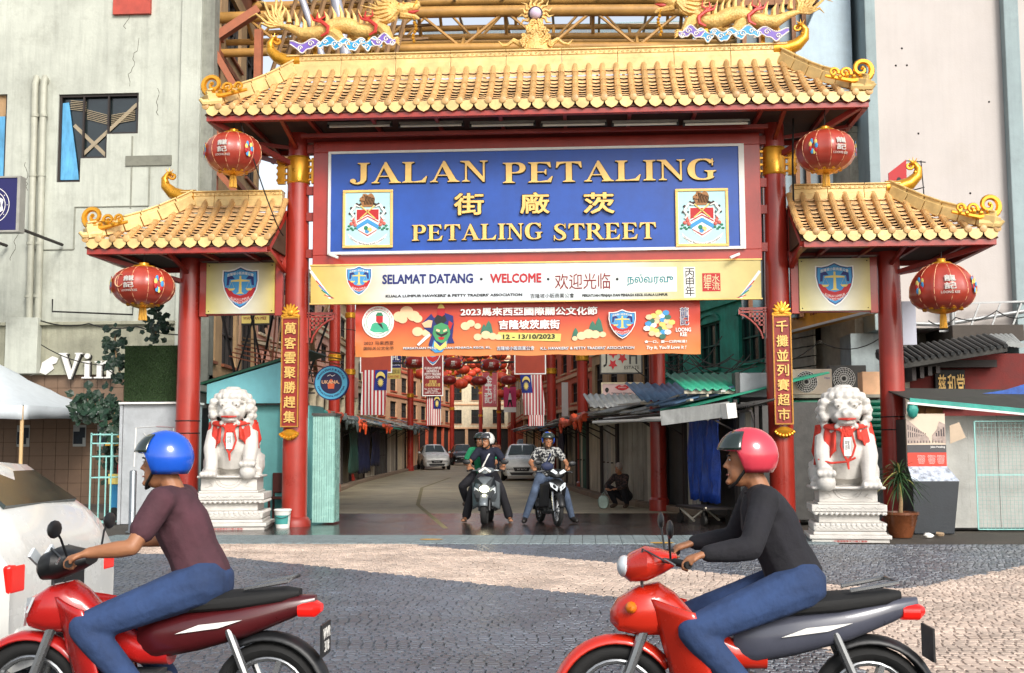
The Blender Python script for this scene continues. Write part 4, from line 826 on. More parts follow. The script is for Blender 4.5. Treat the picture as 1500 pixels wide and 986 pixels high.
# ---------------------------------------------------------------- generic shophouse facade, laid along a line
def facade(name, label, p0, p1, H, wallm, bays, storeys, z0=3.2, trim=None, cat='building', win=(.55, .6), depth=5, shutters=None, arch=False, ground=None):
    p0 = Vector(p0); p1 = Vector(p1); d = p1 - p0; L_ = d.length; rz = math.atan2(d.y, d.x); t = thing(name, label, cat, (p0.x, p0.y, 0), rz)
    # local +x runs along the wall; outward is -y when the street lies to the right of the line
    trim = trim or wallm; bw = L_ / bays; sh = (H - z0) / storeys
    mb = MB(); mb.box(0, L_, .25, depth, 0, H); mb.build('rear_wall', wallm, t)
    mb = MB(); mb.box(0, L_, .0, .248, H - .25, H + .4); mb.build('parapet', trim, t); mb = MB(); mb.box(-.03, L_ + .03, -.14, .25, H + .402, H + .55); mb.build('cornice', trim, t)
    for s in range(storeys):
        zb = z0 + s * sh; w0, w1 = zb + sh * (1 - win[1]) * .45, zb + sh * (1 - win[1]) * .45 + sh * win[1]
        mb = MB(); mb.box(0, L_, .0, .248, zb - (z0 if s == 0 else 0) * 0, w0); mb.box(0, L_, .0, .248, w1, zb + sh - (.25 if s == storeys - 1 else 0)); 
        for b in range(bays + 1):
            pw = bw * (1 - win[0]); xa = max(0, b * bw - pw / 2); xb = min(L_, b * bw + pw / 2); mb.box(xa, xb, .001, .247, w0 + .001, w1 - .001)
        mb.build('wall', wallm, t)
        mb = MB(); mb.box(-.02, L_ + .02, -.1, -.002, zb - .08, zb + .08); mb.build('string_course', trim, t)
        for b in range(bays):
            xa = b * bw + bw * (1 - win[0]) / 2; xb = (b + 1) * bw - bw * (1 - win[0]) / 2
            f = thing('window', None, None); f.parent = t
            mb = MB(); mb.box(xa, xb, .17, .2, w0, w1); mb.build('pane', M_glass, f)
            mb = MB(); n = 2 if xb - xa < 1.4 else 3
            for k in range(n + 1): x = xa + (xb - xa) * k / n; mb.box(max(xa, x - .03), min(xb, x + .03), .1, .168, w0, w1)
            mb.box(xa, xb, .102, .166, w0, w0 + .06); mb.box(xa, xb, .102, .166, w1 - .06, w1); mb.box(xa, xb, .103, .165, (w0 + w1) / 2 - .02, (w0 + w1) / 2 + .03)
            mb.build('frame', shutters or M_frame, f)
            mb = MB(); mb.box(xa - .05, xb + .05, -.08, -.003, w0 - .08, w0); mb.build('sill', trim, f)
            if arch:
                mb = MB(); pts = arc((xa + xb) / 2, w1 - .02, (xb - xa) / 2 + .1, 0, 180, 10, .35) + arc((xa + xb) / 2, w1 - .02, (xb - xa) / 2 - .02, 180, 0, 10, .25); mb.prism(pts, -.06, -.004); mb.build('arch_hood', trim, f)
    mb = MB()
    for b in range(bays + 1): x = min(max(b * bw, .15), L_ - .15); mb.box(x - .15, x + .15, -.02, .249, 0, z0 - .081)
    mb.build('pier', trim, t)
    mb = MB(); mb.box(0, L_, .2, .249, 0, z0 - .082); mb.build('shopfront', ground or P('shopfront_dark', '#241d19', rough=.8, var=.4), t)
    return t
M_tanw = P('tan_render', '#b08f68', rough=.85, var=.2, scale=1, bump=.3, streak=.5, dirt=.35); M_pinkw = P('pink_render', '#cf9c88', rough=.85, var=.15, streak=.5, dirt=.3)
M_crw = P('cream_render', '#d6c7a8', rough=.85, var=.12, streak=.4, dirt=.25); M_grw = P('green_render', '#2f9f86', rough=.75, var=.3, scale=1.2, bump=.3, streak=.6, dirt=.35, dirtc='#0f3b33')
M_whw = P('white_board', '#a9a596', rough=.85, var=.15, streak=.4, dirt=.4); M_yw = P('ochre_glow_render', '#cfa27c', rough=.85, var=.15, streak=.3, dirt=.2)  # ochre carries the warm glow of the far street in its colour
M_rw = P('orange_red_glow_render', '#c4593a', rough=.8, var=.2, streak=.3); M_shg = P('shutter_green', '#24584a', rough=.7, var=.2)  # orange red also holds that warm far glow in the wall colour
# left side: facades face the street (+x side), so lines run from far to near
facade('shophouse', 'brown weathered shophouse with dark windows behind the left wing of the gate', (-8.75, 6.6), (-9.6, 15), 15, M_tanw, 3, 4, trim=P('brown_steel', '#8a4f30', rough=.7, streak=.4), win=(.7, .6))
facade('shophouse', 'pink shophouse with projecting balconies behind the left stalls', (-9.75, 15.2), (-11.2, 33), 8.2, M_pinkw, 5, 3, trim=M_crw, win=(.6, .55))
facade('shophouse', 'cream shophouse far down the left side of the street', (-11.4, 33.2), (-13.4, 58), 8.6, M_crw, 6, 3, trim=M_tanw)
facade('shophouse', 'ochre shophouse at the far bend of the street on the left', (-13.6, 58.2), (-12, 90), 9, M_yw, 8, 3, trim=M_rw)
# right side: near to far
facade('shophouse', 'white boarded shophouse with cables behind the right tall column', (6.0, 10), (7.15, 5.9), 8.4, M_whw, 1, 2, trim=M_whw, win=(.2, .3), depth=3)
gh = facade('shophouse', 'bright green painted shophouse behind the festival banner', (3.45, 19.5), (6.0, 10.05), 8, M_grw, 3, 2, z0=3.4, trim=M_grw, arch=True, win=(.55, .62), depth=4, shutters=M_shg)
facade('shophouse', 'dark ochre shophouse with signboards beyond the green one', (1.2, 30), (3.4, 19.6), 7.6, M_tanw, 4, 2, trim=M_crw, depth=4)
facade('shophouse', 'orange red shophouse row in the sunlit middle of the street on the right', (-3.2, 56), (1.2, 30.1), 8, M_rw, 8, 3, trim=M_yw, depth=4)
facade('shophouse', 'pale shophouse row closing the street on the right', (-6.8, 95), (-3.2, 56.1), 8.6, M_crw, 10, 3, trim=M_rw, depth=4)
q = facade('end_building', 'warm cream block closing the far end of the street', (-16, 100), (2, 100), 13, M_crw, 8, 4, trim=M_yw)  # warm cream tone paints in the glow at the street's end
# balconies of the pink house
t = thing('balcony_row', 'pale pink concrete balconies with round posts on the pink shophouse', 'balcony', (-9.95, 15.4, 0), math.atan2(-17.8, 1.45) + math.pi)
for k, (y0, y1) in enumerate(((1, 4.4), (5.2, 8.6), (9.5, 13))):
    pass
for k in range(4):
    y = 16.5 + k * 4.2; x = -9.85 - (y - 15) * .081; b = thing('balcony', 'pale pink concrete balcony, %s from the gate on the pink shophouse' % ('nearest', 'second', 'third', 'fourth')[k], 'balcony', (x, y, 0), group='balconies on the pink shophouse')
    q = MB(); q.box(.02, 1.25, 0, 3.2, 3.5, 3.65); q.build('slab', M_crw, b, bev=.02); q = MB(); q.box(1.15, 1.3, 0, 3.2, 3.651, 4.6); q.box(.02, 1.15, -.0, .12, 3.651, 4.6); q.build('parapet', M_pinkw, b, bev=.02)
    for j in (0, 1.5, 3): q = MB(); q.lathe([(.2, 2.3), (.16, 2.4), (.16, 3.2), (.24, 3.35), (.24, 3.49)], 14, c=(1.1, j + .1, 0)); q.build('post', M_crw, b)
bpy.data.objects.remove(t)
# arch and louvres on the green house; white clapboards
cb = thing('clapboard_screen', 'weathered white clapboard screen beside the right tall column', 'screen', (5.72, 10.2, 0), math.atan2(-4.2, 1.15))
for k in range(11): q = MB(); q.box(0, 2.9, 0, .05, 2.9 + k * .25, 3.12 + k * .25); q.build('plank', M_whw, cb)
for x in (.3, 1.4, 2.4): q = MB(); q.box(x, x + .08, .06, .12, 0, 4.6); q.build('post', M_frame, cb)
# ================================================================ street canopy of gold trusses and teal glass
M_truss = P('ochre_truss_paint', '#b98a48', rough=.45, var=.2, scale=1.5, bump=.05, streak=.2, dirt=.3, dirtc='#5c4020')
M_tglass = P('teal_canopy_glass', '#a5dcd0', rough=.2, var=.15, bump=0, alpha=.35, spec=.5)
cn = thing('street_canopy', 'high street canopy of ochre tube trusses and teal glass behind the main roof', 'canopy', (0, 8, 0))
def truss(y, z, dz, hw=9.5, slope=-.02, m=None):
    t = thing('truss', None, None); t.parent = cn; y -= 8; m = m or M_truss
    zz = lambda x, k: z + slope * x + dz * k - .0016 * x * x
    for k, r, yo in ((0, .12, 0), (1, .16, .0), (.55, .09, .7)):
        q = MB(); q.tube([(x, y + yo, zz(x, k)) for x in [-hw + 2 * hw * i / 8 for i in range(9)]], r, 10); q.build('chord', m, t)
    q = MB(); n = 8
    for i in range(n):
        x = -hw + 2 * hw * i / n; xm = x + hw / n; xe = x + 2 * hw / n
        q.tube([(x, y, zz(x, 0)), (xm, y, zz(xm, 1))], .045, 6); q.tube([(xm, y, zz(xm, 1)), (xe, y, zz(xe, 0))], .04, 6); q.tube([(xm, y, zz(xm, 1)), (xm, y + .7, zz(xm, .55))], .05, 6); q.tube([(x, y, zz(x, 0)), (x, y + .7, zz(x, .55))], .05, 6)
    o = q.build('web', m, t); o['kind'] = 'stuff'
truss(9, 12.15, 1.0); truss(13.5, 13.9, 1.3); truss(19, 14.3, 1.2); truss(27, 15.2, 1.2); truss(36, 15.2, 1.2)
for j, yy in enumerate([10 + 2.0 * k for k in range(15)]):
    for i in range(12):
        if rnd.random() < .35: continue
        x = -9 + i * 1.5; q = MB(); z = 15.3 + .02 * j; q.add([(x, yy - 8, z), (x + 1.42, yy - 8, z), (x + 1.42, yy - 6.1, z + .25), (x, yy - 6.1, z + .25)], [(0, 1, 2, 3)]); q.build('glass_pane', M_tglass, cn, solid=.02)
q = MB()
for i in range(13): q.bar((-9.04 + i * 1.5, 2, 15.2), (-9.04 + i * 1.5, 32, 15.6), .08)
for j in range(16): q.bar((-9, 2 + 2 * j, 15.27), (9, 2 + 2 * j, 15.27), .08)
o = q.build('glazing_bar', P('pale_steel', '#b9b4a6', rough=.5), cn)
# brown leaning lattice over the left gap
lc = thing('timber_lattice', 'brown timber and steel side lattice of the canopy above the left roof corner', 'canopy', (-8.4, 6.4, 0))
M_brn = P('brown_timber', '#8a6a48', rough=.8, var=.35, scale=3, bump=.3, stretch=(1, 1, .3), dirt=.3); M_rst = P('rust_paint', '#9c5a3c', rough=.7, var=.15, streak=.3)
q = MB(); q.box(-.02, .18, 0, .2, 6.2, 11.8); q.box(1.0, 1.18, .3, .5, 9.3, 12); q.build('steel_post', M_rst, lc)
q = MB(); q.bar((.05, .1, 11.7), (1.1, .3, 12.5), .3, .2); q.bar((.1, 0, 11.3), (1.3, .2, 9.2), .28, .16); q.bar((.0, .1, 9.2), (1.9, .1, 9.1), .3, .2); q.bar((.1, .1, 8.4), (1.4, .2, 6.9), .14); q.build('steel_brace', M_rst, lc)
for k in range(13):
    x = .9 + .25 * k; q = MB(); q.bar((x + 1.2, 2.5, 15.5), (x - .3, 1.0, 9.0 - .1 * k), .1 + .04 * (k % 2), .08); q.build('lath', M_brn, lc)
for k in range(16):
    z = 9.3 + .42 * k; q = MB(); q.bar((.9 + .04 * k, 1.6 + .1 * k, z + .0), (4.4 + .1 * k, 2.1 + .1 * k, z + .3), .08, .06); q.build('batten', M_brn, lc)
for a, b, r in (((1.9, .4, 13.6), (3.1, .5, 10.2), .09), ((2.9, .2, 13.8), (3.55, .3, 10.2), .14)): q = MB(); q.tube([a, b], r, 10); q.build('steel_tube', P('lilac_grey_tube', '#a6a6b0', rough=.4, metal=.3), lc)
# ================================================================ THE STREET BEYOND
M_zinc = P('galvanised_sheet', '#abaca8', rough=.45, metal=.35, var=.25, scale=1.4, bump=.1, streak=.5, dirt=.35, dirtc='#4b443a')
M_wood = P('grey_plank', '#9a9284', rough=.85, var=.25, scale=2, bump=.3, stretch=(1, 1, .2), streak=.4, dirt=.35)
M_wood2 = P('pale_plank', '#beb5a2', rough=.8, var=.2, scale=2, bump=.3, stretch=(1, 1, .2), streak=.3, dirt=.3)
M_zincd = P('dark_sheet', '#43423f', rough=.6, var=.3, streak=.4, dirt=.3)
M_gsheet = P('green_sheet', '#2f9a7a', rough=.5, var=.15, streak=.3, dirt=.2); M_bsheet = P('blue_sheet', '#5c7c9c', rough=.5, var=.2, streak=.3, dirt=.25)
M_gtarp = P('green_tarp', '#24463c', rough=.55, var=.25, scale=4, bump=.4, dirt=.2); M_ntarp = P('navy_tarp', '#1a1f3c', rough=.5, var=.3, scale=4, bump=.4)
M_btarp = P('blue_tarp', '#1d3f92', rough=.38, var=.28, scale=5, bump=.5, bscale=24, dirt=.12, dirtc='#6a88c0'); M_otarp = P('orange_tarp', '#d94f22', rough=.55, var=.25, scale=5, bump=.5)
M_ttarp = P('teal_tarp', '#2c8f82', rough=.5, var=.2, scale=4, bump=.3); M_gtarp2 = P('grey_tarp', '#56605f', rough=.6, var=.2, scale=4, bump=.4)
def corr(mb, x0, x1, y0, z0, y1, z1, amp=.022, pitch=.13, th=.01):
    n = int((x1 - x0) / pitch * 4)
    mb.grid(lambda u, v: (x0 + (x1 - x0) * u, y0 + (y1 - y0) * v, z0 + (z1 - z0) * v + amp * math.sin(2 * math.pi * u * (x1 - x0) / pitch)), n, 1)
    return mb
def roll(mb, x0, x1, y, z, r=.09, seed=0):
    q = random.Random(seed); n = 10; pts = [(x0 + (x1 - x0) * i / n, y + q.uniform(-.04, .04), z + q.uniform(-.05, .05) - .05 * math.sin(math.pi * i / n)) for i in range(n + 1)]
    mb.tube(pts, [r * q.uniform(.6, 1.35) for _ in pts], 8)
    for i in range(4):
        a = q.randint(1, n - 1); mb.tube([pts[a], (pts[a][0] + q.uniform(-.1, .1), y - .08, pts[a][2] - .12), (pts[a][0] + q.uniform(-.15, .15), y - .07, pts[a][2] - .3 * q.random() - .1)], [r * .8, r * .7, r * .3], 7)
    return mb
def drape(mb, x0, x1, z0, z1, y, amp=.06, folds=5, seed=0, taper=.1):
    q = random.Random(seed); ph = q.uniform(0, 6)
    def f(u, v):
        w = (1 - taper * (1 - v) * .5); xm = (x0 + x1) / 2; x = xm + (x1 - x0) * (u - .5) * w
        return (x, y + amp * math.sin(folds * 2 * math.pi * u + ph + 1.2 * math.sin(3 * v)) * (1 - .5 * v) + .02 * math.sin(17 * u + 9 * v), z0 + (z1 - z0) * v + (.04 * math.sin(folds * 6 * u + ph)) * (1 - v))
    mb.grid(f, 28, 10); return mb
def stall(label, p0, p1, h, plankm, roofm, seed=0, kind='planks', tarp=None, tarpm=None, rollm=None, sign=None, rh=.5, over=.75, dep=1.7, group='closed market stalls along the street'):
    q = random.Random(seed); p0 = Vector(p0); p1 = Vector(p1); d = p1 - p0; L_ = d.length; t = thing('market_stall', label, 'market stall', (p0.x, p0.y, 0), math.atan2(d.y, d.x), group)
    D_ = dep
    mb = MB(); mb.box(.02, L_ - .02, .12, D_, .1, h); mb.build('cabin', M_zincd, t)
    for x in (.04, L_ - .04): mb = MB(); mb.box(x - .035, x + .035, -.02, .05, .03, h + .05); mb.build('post', M_frame, t)
    if kind != 'open':
        n = max(3, int(L_ / .34)); w = (L_ - .16) / n
        for i in range(n):
            x = .08 + i * w; y = q.uniform(0, .03); mb = MB(); mb.box(x + .006, x + w - .006, y + .03, y + .06, .1 + q.uniform(0, .04), h - q.uniform(.02, .1))
            o = mb.build('plank' if kind == 'planks' else 'shutter_panel', plankm if q.random() < .8 else M_wood2, t); 
            if kind != 'planks' and i % 2: mb = MB(); mb.lathe([(.02, 0), (.02, .05)], 6, M=TR((x + .05, .02, 1.0)) @ RX9); mb.build('latch', M_frame, t)
    mb = MB(); a = -over; corr(mb, -.08, L_ + .08, a, h - .05 + q.uniform(-.05, .05), D_ + .1, h + rh, amp=.018); mb.build('roof_sheet', roofm, t, solid=.012)
    if q.random() < .6 and over > .2:
        mb = MB(); x = q.uniform(0, L_ * .4); corr(mb, x, x + L_ * .6, a - .12, h + .0, D_ * .6, h + rh * .9 + .06); mb.build('roof_sheet', q.choice([M_zinc, M_bsheet, M_zincd, roofm]), t, solid=.012)
    for k in range(3 if over > .2 else 0):
        mb = MB(); mb.bar((q.uniform(-.1, .3), a + .1 + .25 * k, h + .02 + .1 * k), (L_ + q.uniform(-.3, .1), a + .12 + .25 * k, h + q.uniform(.0, .1) + .1 * k), q.choice([.04, .06, .09]), .04); mb.build('batten', q.choice([M_wood2, M_zinc, M_wood]), t)
    mb = MB(); mb.bar((.05, a + .05, h - .1), (.05, .05, h - .55 * min(1, over)), .03); mb.bar((L_ - .05, a + .05, h - .1), (L_ - .05, .05, h - .55), .03); mb.bar((.0, a + .03, h - .09), (L_, a + .03, h - .09), .04); mb.build('awning_arm', M_frame, t)
    if rollm: roll(MB(), .05, L_ - .05, a - .02, h + .02, seed=seed).build('tarp_roll', rollm, t)
    if tarp: drape(MB(), L_ * tarp[0], L_ * tarp[1], tarp[2], h - .02, a * .35, seed=seed, folds=tarp[3] if len(tarp) > 3 else 5).build('tarp', tarpm, t, solid=.01)
    return t
def along(pts, s):
    for a, b in zip(pts[:-1], pts[1:]):
        L_ = math.hypot(b[0] - a[0], b[1] - a[1])
        if s <= L_ or b is pts[-1]: return (a[0] + (b[0] - a[0]) * s / L_, a[1] + (b[1] - a[1]) * s / L_)
        s -= L_
# right row (front faces the street, so each line runs from far to near)
RF = [(3.95, -1.9), (3.62, .1), (3.1, 3.2), (2.85, 5), (1.7, 8.3), (.27, 19), (-.8, 30), (-2.5, 45), (-4.4, 60), (-5.4, 70)]
LF = [(-6.35, 3.2), (-7.0, 10), (-7.35, 16.6), (-8.1, 23), (-9.6, 47), (-11, 62)]
specR = [
 ('nearest right stall with pale grey folding metal door panels and dark header', 0.85, 1.2, 2.15, 'panels', M_zinc, M_zincd, dict(dep=.22, over=.12, rh=.1)),
 ('right stall hidden by a blue tarpaulin hanging from its awning', 2.1, 2.3, 2.25, 'open', M_wood, M_gsheet, dict(tarp=(.02, .95, .42, 6), tarpm=M_btarp, rh=.55, over=.85)),
 ('right stall with tall grey metal door between blue tarpaulin and red post', 4.45, 1.5, 2.3, 'panels', M_zinc, M_bsheet, dict(rh=.55)),
 ('dark open fronted stall behind the squatting man', 6.0, 1.6, 2.2, 'open', M_wood, M_zinc, {}),
 ('right stall of weathered grey upright planks past the squatting man', 7.65, 3.1, 2.25, 'planks', M_wood, M_zinc, {}),
 ('right stall with silver metal panel and orange tarpaulin roll', 10.8, 2.6, 2.2, 'panels', M_zinc, M_zincd, dict(rollm=M_otarp)),
 ('right stall with dark green tarpaulin awning and brown planks', 13.5, 2.8, 2.15, 'planks', M_wood2, M_gtarp, dict(rollm=M_otarp)),
 ('right stall with teal panel, seventh along the row', 16.4, 2.6, 2.2, 'panels', M_shg, M_zincd, {}),
 ('right stall with navy cloth under the awning, beyond the white car', 19.1, 3, 2.2, 'planks', M_wood, M_zinc, dict(tarp=(.1, .6, 1.0, 3), tarpm=M_ntarp)),
 ('grey right stall near the far van', 22.2, 3, 2.1, 'planks', M_wood, M_bsheet, {}), ('brown right stall under faded orange tarp', 25.3, 3, 2.2, 'planks', M_wood2, M_otarp, {}), ('pale right stall with zinc roof, third from the far end', 28.4, 3.2, 2.2, 'panels', M_zinc, M_zinc, {}),
 ('tan right stall near the far end of the row', 31.7, 4, 2.2, 'planks', M_wood2, M_zinc, {}), ('farthest right stall under striped orange awning', 35.8, 5, 2.2, 'planks', M_pk, M_otarp, {}), ('farthest right stall with cream boards at the bend', 41, 6, 2.3, 'planks', M_crw, M_bsheet, {})]
for i, (lab, s, L_, h, kind, pm, rm, kw) in enumerate(specR):
    a = along(RF, s); b = along(RF, s + L_); stall(lab, b, a, h, pm, rm, seed=i + 3, kind=kind, **kw)
specL = [
 ('left stall of green boards with an orange tarpaulin heap on its roof, nearest the gate', .0, 3.2, 2.3, 'planks', M_shg, M_gtarp, dict(rollm=M_otarp, tarp=(.2, .9, .6, 4), tarpm=M_gtarp)),
 ('left stall behind a blue hanging tarpaulin and teal awning', 3.3, 3.2, 2.3, 'planks', M_gtarp2, M_gsheet, dict(rollm=M_ttarp, tarp=(.3, .8, 1.2, 3), tarpm=M_btarp)),
 ('left stall with dark green hanging tarpaulin rolls', 6.6, 3.2, 2.35, 'planks', M_gtarp, M_gtarp2, dict(rollm=M_otarp, tarp=(.05, .9, .35, 6), tarpm=M_gtarp)),
 ('left stall with grey metal doors below a red post', 9.9, 2.8, 2.3, 'panels', M_zinc, M_gtarp2, dict(rollm=M_gtarp2)),
 ('left stall with a white painted door panel', 12.8, 3, 2.3, 'panels', M_white, M_zincd, dict(rollm=M_otarp)),
 ('left stall with long green draped tarpaulins past the white door', 15.9, 3.6, 2.3, 'planks', M_wood, M_gtarp2, dict(tarp=(.0, .95, .5, 7), tarpm=M_gtarp)),
 ('left stall with long navy draped tarpaulins', 19.6, 4, 2.3, 'planks', M_wood, M_gtarp2, dict(tarp=(.0, .9, .4, 7), tarpm=M_ntarp)),
 ('left stall with navy drape and pale kick board', 23.7, 4, 2.3, 'planks', M_wood2, M_zincd, dict(tarp=(.1, .8, .6, 5), tarpm=M_ntarp, rollm=M_otarp)),
 ('dark grey left stall shortly before the parked white hatchback', 27.8, 4.5, 2.3, 'panels', M_zincd, M_gsheet, {}),
 ('brown left stall beside the parked white hatchback', 32.4, 5, 2.4, 'planks', M_wood, M_zinc, {}), ('cream left stall beside the parked black car', 37.5, 5, 2.4, 'planks', M_crw, M_zinc, dict(rollm=M_gtarp2)),
 ('tan left stall beyond the black car under a pale awning', 42.6, 6, 2.5, 'planks', M_pk, M_whw, {}), ('farthest tan left stall at the bend of the street', 48.8, 8, 2.6, 'planks', M_pk, M_whw, {})]
for i, (lab, s, L_, h, kind, pm, rm, kw) in enumerate(specL):
    a = along(LF, s); b = along(LF, s + L_); stall(lab, a, b, h, pm, rm, seed=i + 40, kind=kind, **kw)
# big loose roof pieces on the right stalls
for i, (p, m, lab, w, l, rz, dz) in enumerate((((3.35, 1.4, 2.5), M_gsheet, 'bright green corrugated sheet lying over the blue tarpaulin stall', 1.5, 1.7, .15, .4), ((2.7, 4.2, 2.4), M_bsheet, 'blue grey corrugated sheet lying on the roofs behind the red post', 1.6, 1.5, .2, .45), ((1.8, 8.5, 2.4), M_zinc, 'grey corrugated sheet on the plank stall roof', 1.8, 1.8, .1, .4))):
    t = thing('roof_sheet', lab, 'roof sheet', p, rz, 'loose corrugated sheets on the right stall roofs'); mb = MB(); corr(mb, -w / 2, w / 2, -l / 2, 0, l / 2, dz, amp=.03, pitch=.16); mb.build('sheet', m, t, solid=.012); mb = MB(); mb.bar((-w / 2, -l / 2 + .1, -.04), (w / 2, -l / 2 + .1, -.04), .06); mb.build('batten', M_wood2, t)
t = thing('roof_board', 'pale grey boxed fascia board jutting from the right stall roofs', 'board', tuple(at(1020, 602, -.6))); mb = MB(); mb.bar((-.6, .3, -.12), (.55, -.3, .02), .05, .26); mb.build('board', M_zinc, t); mb = MB(); mb.bar((.45, -.35, -.02), (.62, -.28, .0), .2, .26); mb.build('end_box', M_white, t)
t = thing('pipe_bundle', 'bundle of thin pale pipes and battens along the right stall eaves', 'pipes', tuple(at(965, 612, 1.2)))
for k in range(9):
    mb = MB(); mb.tube([(-1.1 + rnd.uniform(-.2, .2), 1.6, rnd.uniform(-.1, .12)), (0, rnd.uniform(-.1, .1), rnd.uniform(-.08, .08)), (.9 + rnd.uniform(-.2, .2), -1.2, rnd.uniform(-.1, .14))], rnd.choice([.015, .022, .03]), 6); mb.build('pipe', rnd.choice([M_wood2, M_zinc, M_white, M_frame]), t)
# folding cart under the blue tarpaulin
ct = thing('folding_cart', 'black folding trolley cart on castors under the blue tarpaulin', 'cart', (3.05, .55, 0), R(-70))
mb = MB(); mb.box(-.6, .6, -.3, .3, .3, .34); mb.build('deck', M_frame, ct)
for x, y in ((-.5, -.25), (.5, -.25), (-.5, .25), (.5, .25)): mb = MB(); mb.tube([(x, y - .025, .1), (x, y + .025, .1)], .1, 14); mb.bar((x, y, .1), (x, y, .3), .03); mb.build('wheel', M_dark, ct)
mb = MB(); mb.bar((-.6, -.25, .32), (.1, -.25, .08), .03); mb.bar((.6, -.25, .34), (0, -.25, .1), .03); mb.bar((-.6, .25, .32), (.1, .25, .08), .03); mb.build('brace', M_wood2, ct)
# red canopy posts along both kerbs
def post(x, y, lab, r=.185, h=8.5, ring=True):
    t = thing('canopy_post', lab, 'post', (x, y, 0), group='red canopy posts along the street'); mb = MB(); mb.lathe([(r + .04, 0), (r + .04, .25), (r, .3), (r * .95, h)], 20); mb.build('shaft', M_red, t)
    for zz in (4.2, 6.4): mb = MB(); mb.lathe([(r + .01, zz), (r + .03, zz + .02), (r + .03, zz + .2), (r + .01, zz + .22)], 16); mb.build('collar', M_goldm, t)
    mb = MB(); mb.tube([(0, 0, h - .1), (0, 0, h + .1)], .3, 10); mb.build('cap', M_redd, t)
for px, Y, lab in ((964, 5.0, 'thick red post rising through the roofs right of the festival banner'), (854, 16.5, 'red post rising behind the orange tarpaulin roll on the right row'), (808, 23.5, 'dark red post just right of the hanging flags'), (880, 12.0, None), (489, 15.6, 'thick red post behind the round shop sign'), (512, 23, 'thinner red post beside the thick post on the left row'), (601, 45, 'red post behind the leftmost far lantern'), (752, 60, 'far red post under the small lantern above the van'), (731, 80, 'far orange lit red post left of the pink poster'), (704, 92, 'far orange lit red post beside the pink banner'), (662, 70, 'far red post beneath the second hanging lantern')):
    if lab: p = at(px, 640, Y); post(p.x, Y, lab)
# cross girders of the canopy, black and red, the red painting in the reddish light on the far ones
M_rtr = P('red_lit_truss', '#b4462c', rough=.5, var=.15)
for k, (Y, z, m, lab) in enumerate(((26, 4.85, M_dark, 'black lattice girder spanning the street just behind the hanging lanterns'), (38, 6.3, M_rtr, 'red lattice girder over the middle of the street'), (52, 7.4, M_rtr, 'red lattice girder farther along the street'), (70, 8.2, M_rtr, 'farthest red lattice girder over the street'))):
    xa = along([(-7.35, 16.6), (-8.1, 23), (-9.6, 47), (-13, 95)], Y - 16.6)[0] + .3; xb = xa + 7.6; t = thing('lattice_girder', lab, 'girder', ((xa + xb) / 2, Y, z), group='lattice girders over the street'); hw = (xb - xa) / 2
    for dz in (0, .8): mb = MB(); mb.tube([(-hw, 0, dz), (hw, 0, dz)], .045, 6); mb.build('chord', m, t)
    mb = MB()
    for i in range(10): x = -hw + i * hw / 5; mb.tube([(x, 0, 0), (x + hw / 10, 0, .8)], .022, 5); mb.tube([(x + hw / 10, 0, .8), (x + hw / 5, 0, 0)], .022, 5)
    o = mb.build('web', m, t); o['kind'] = 'stuff'
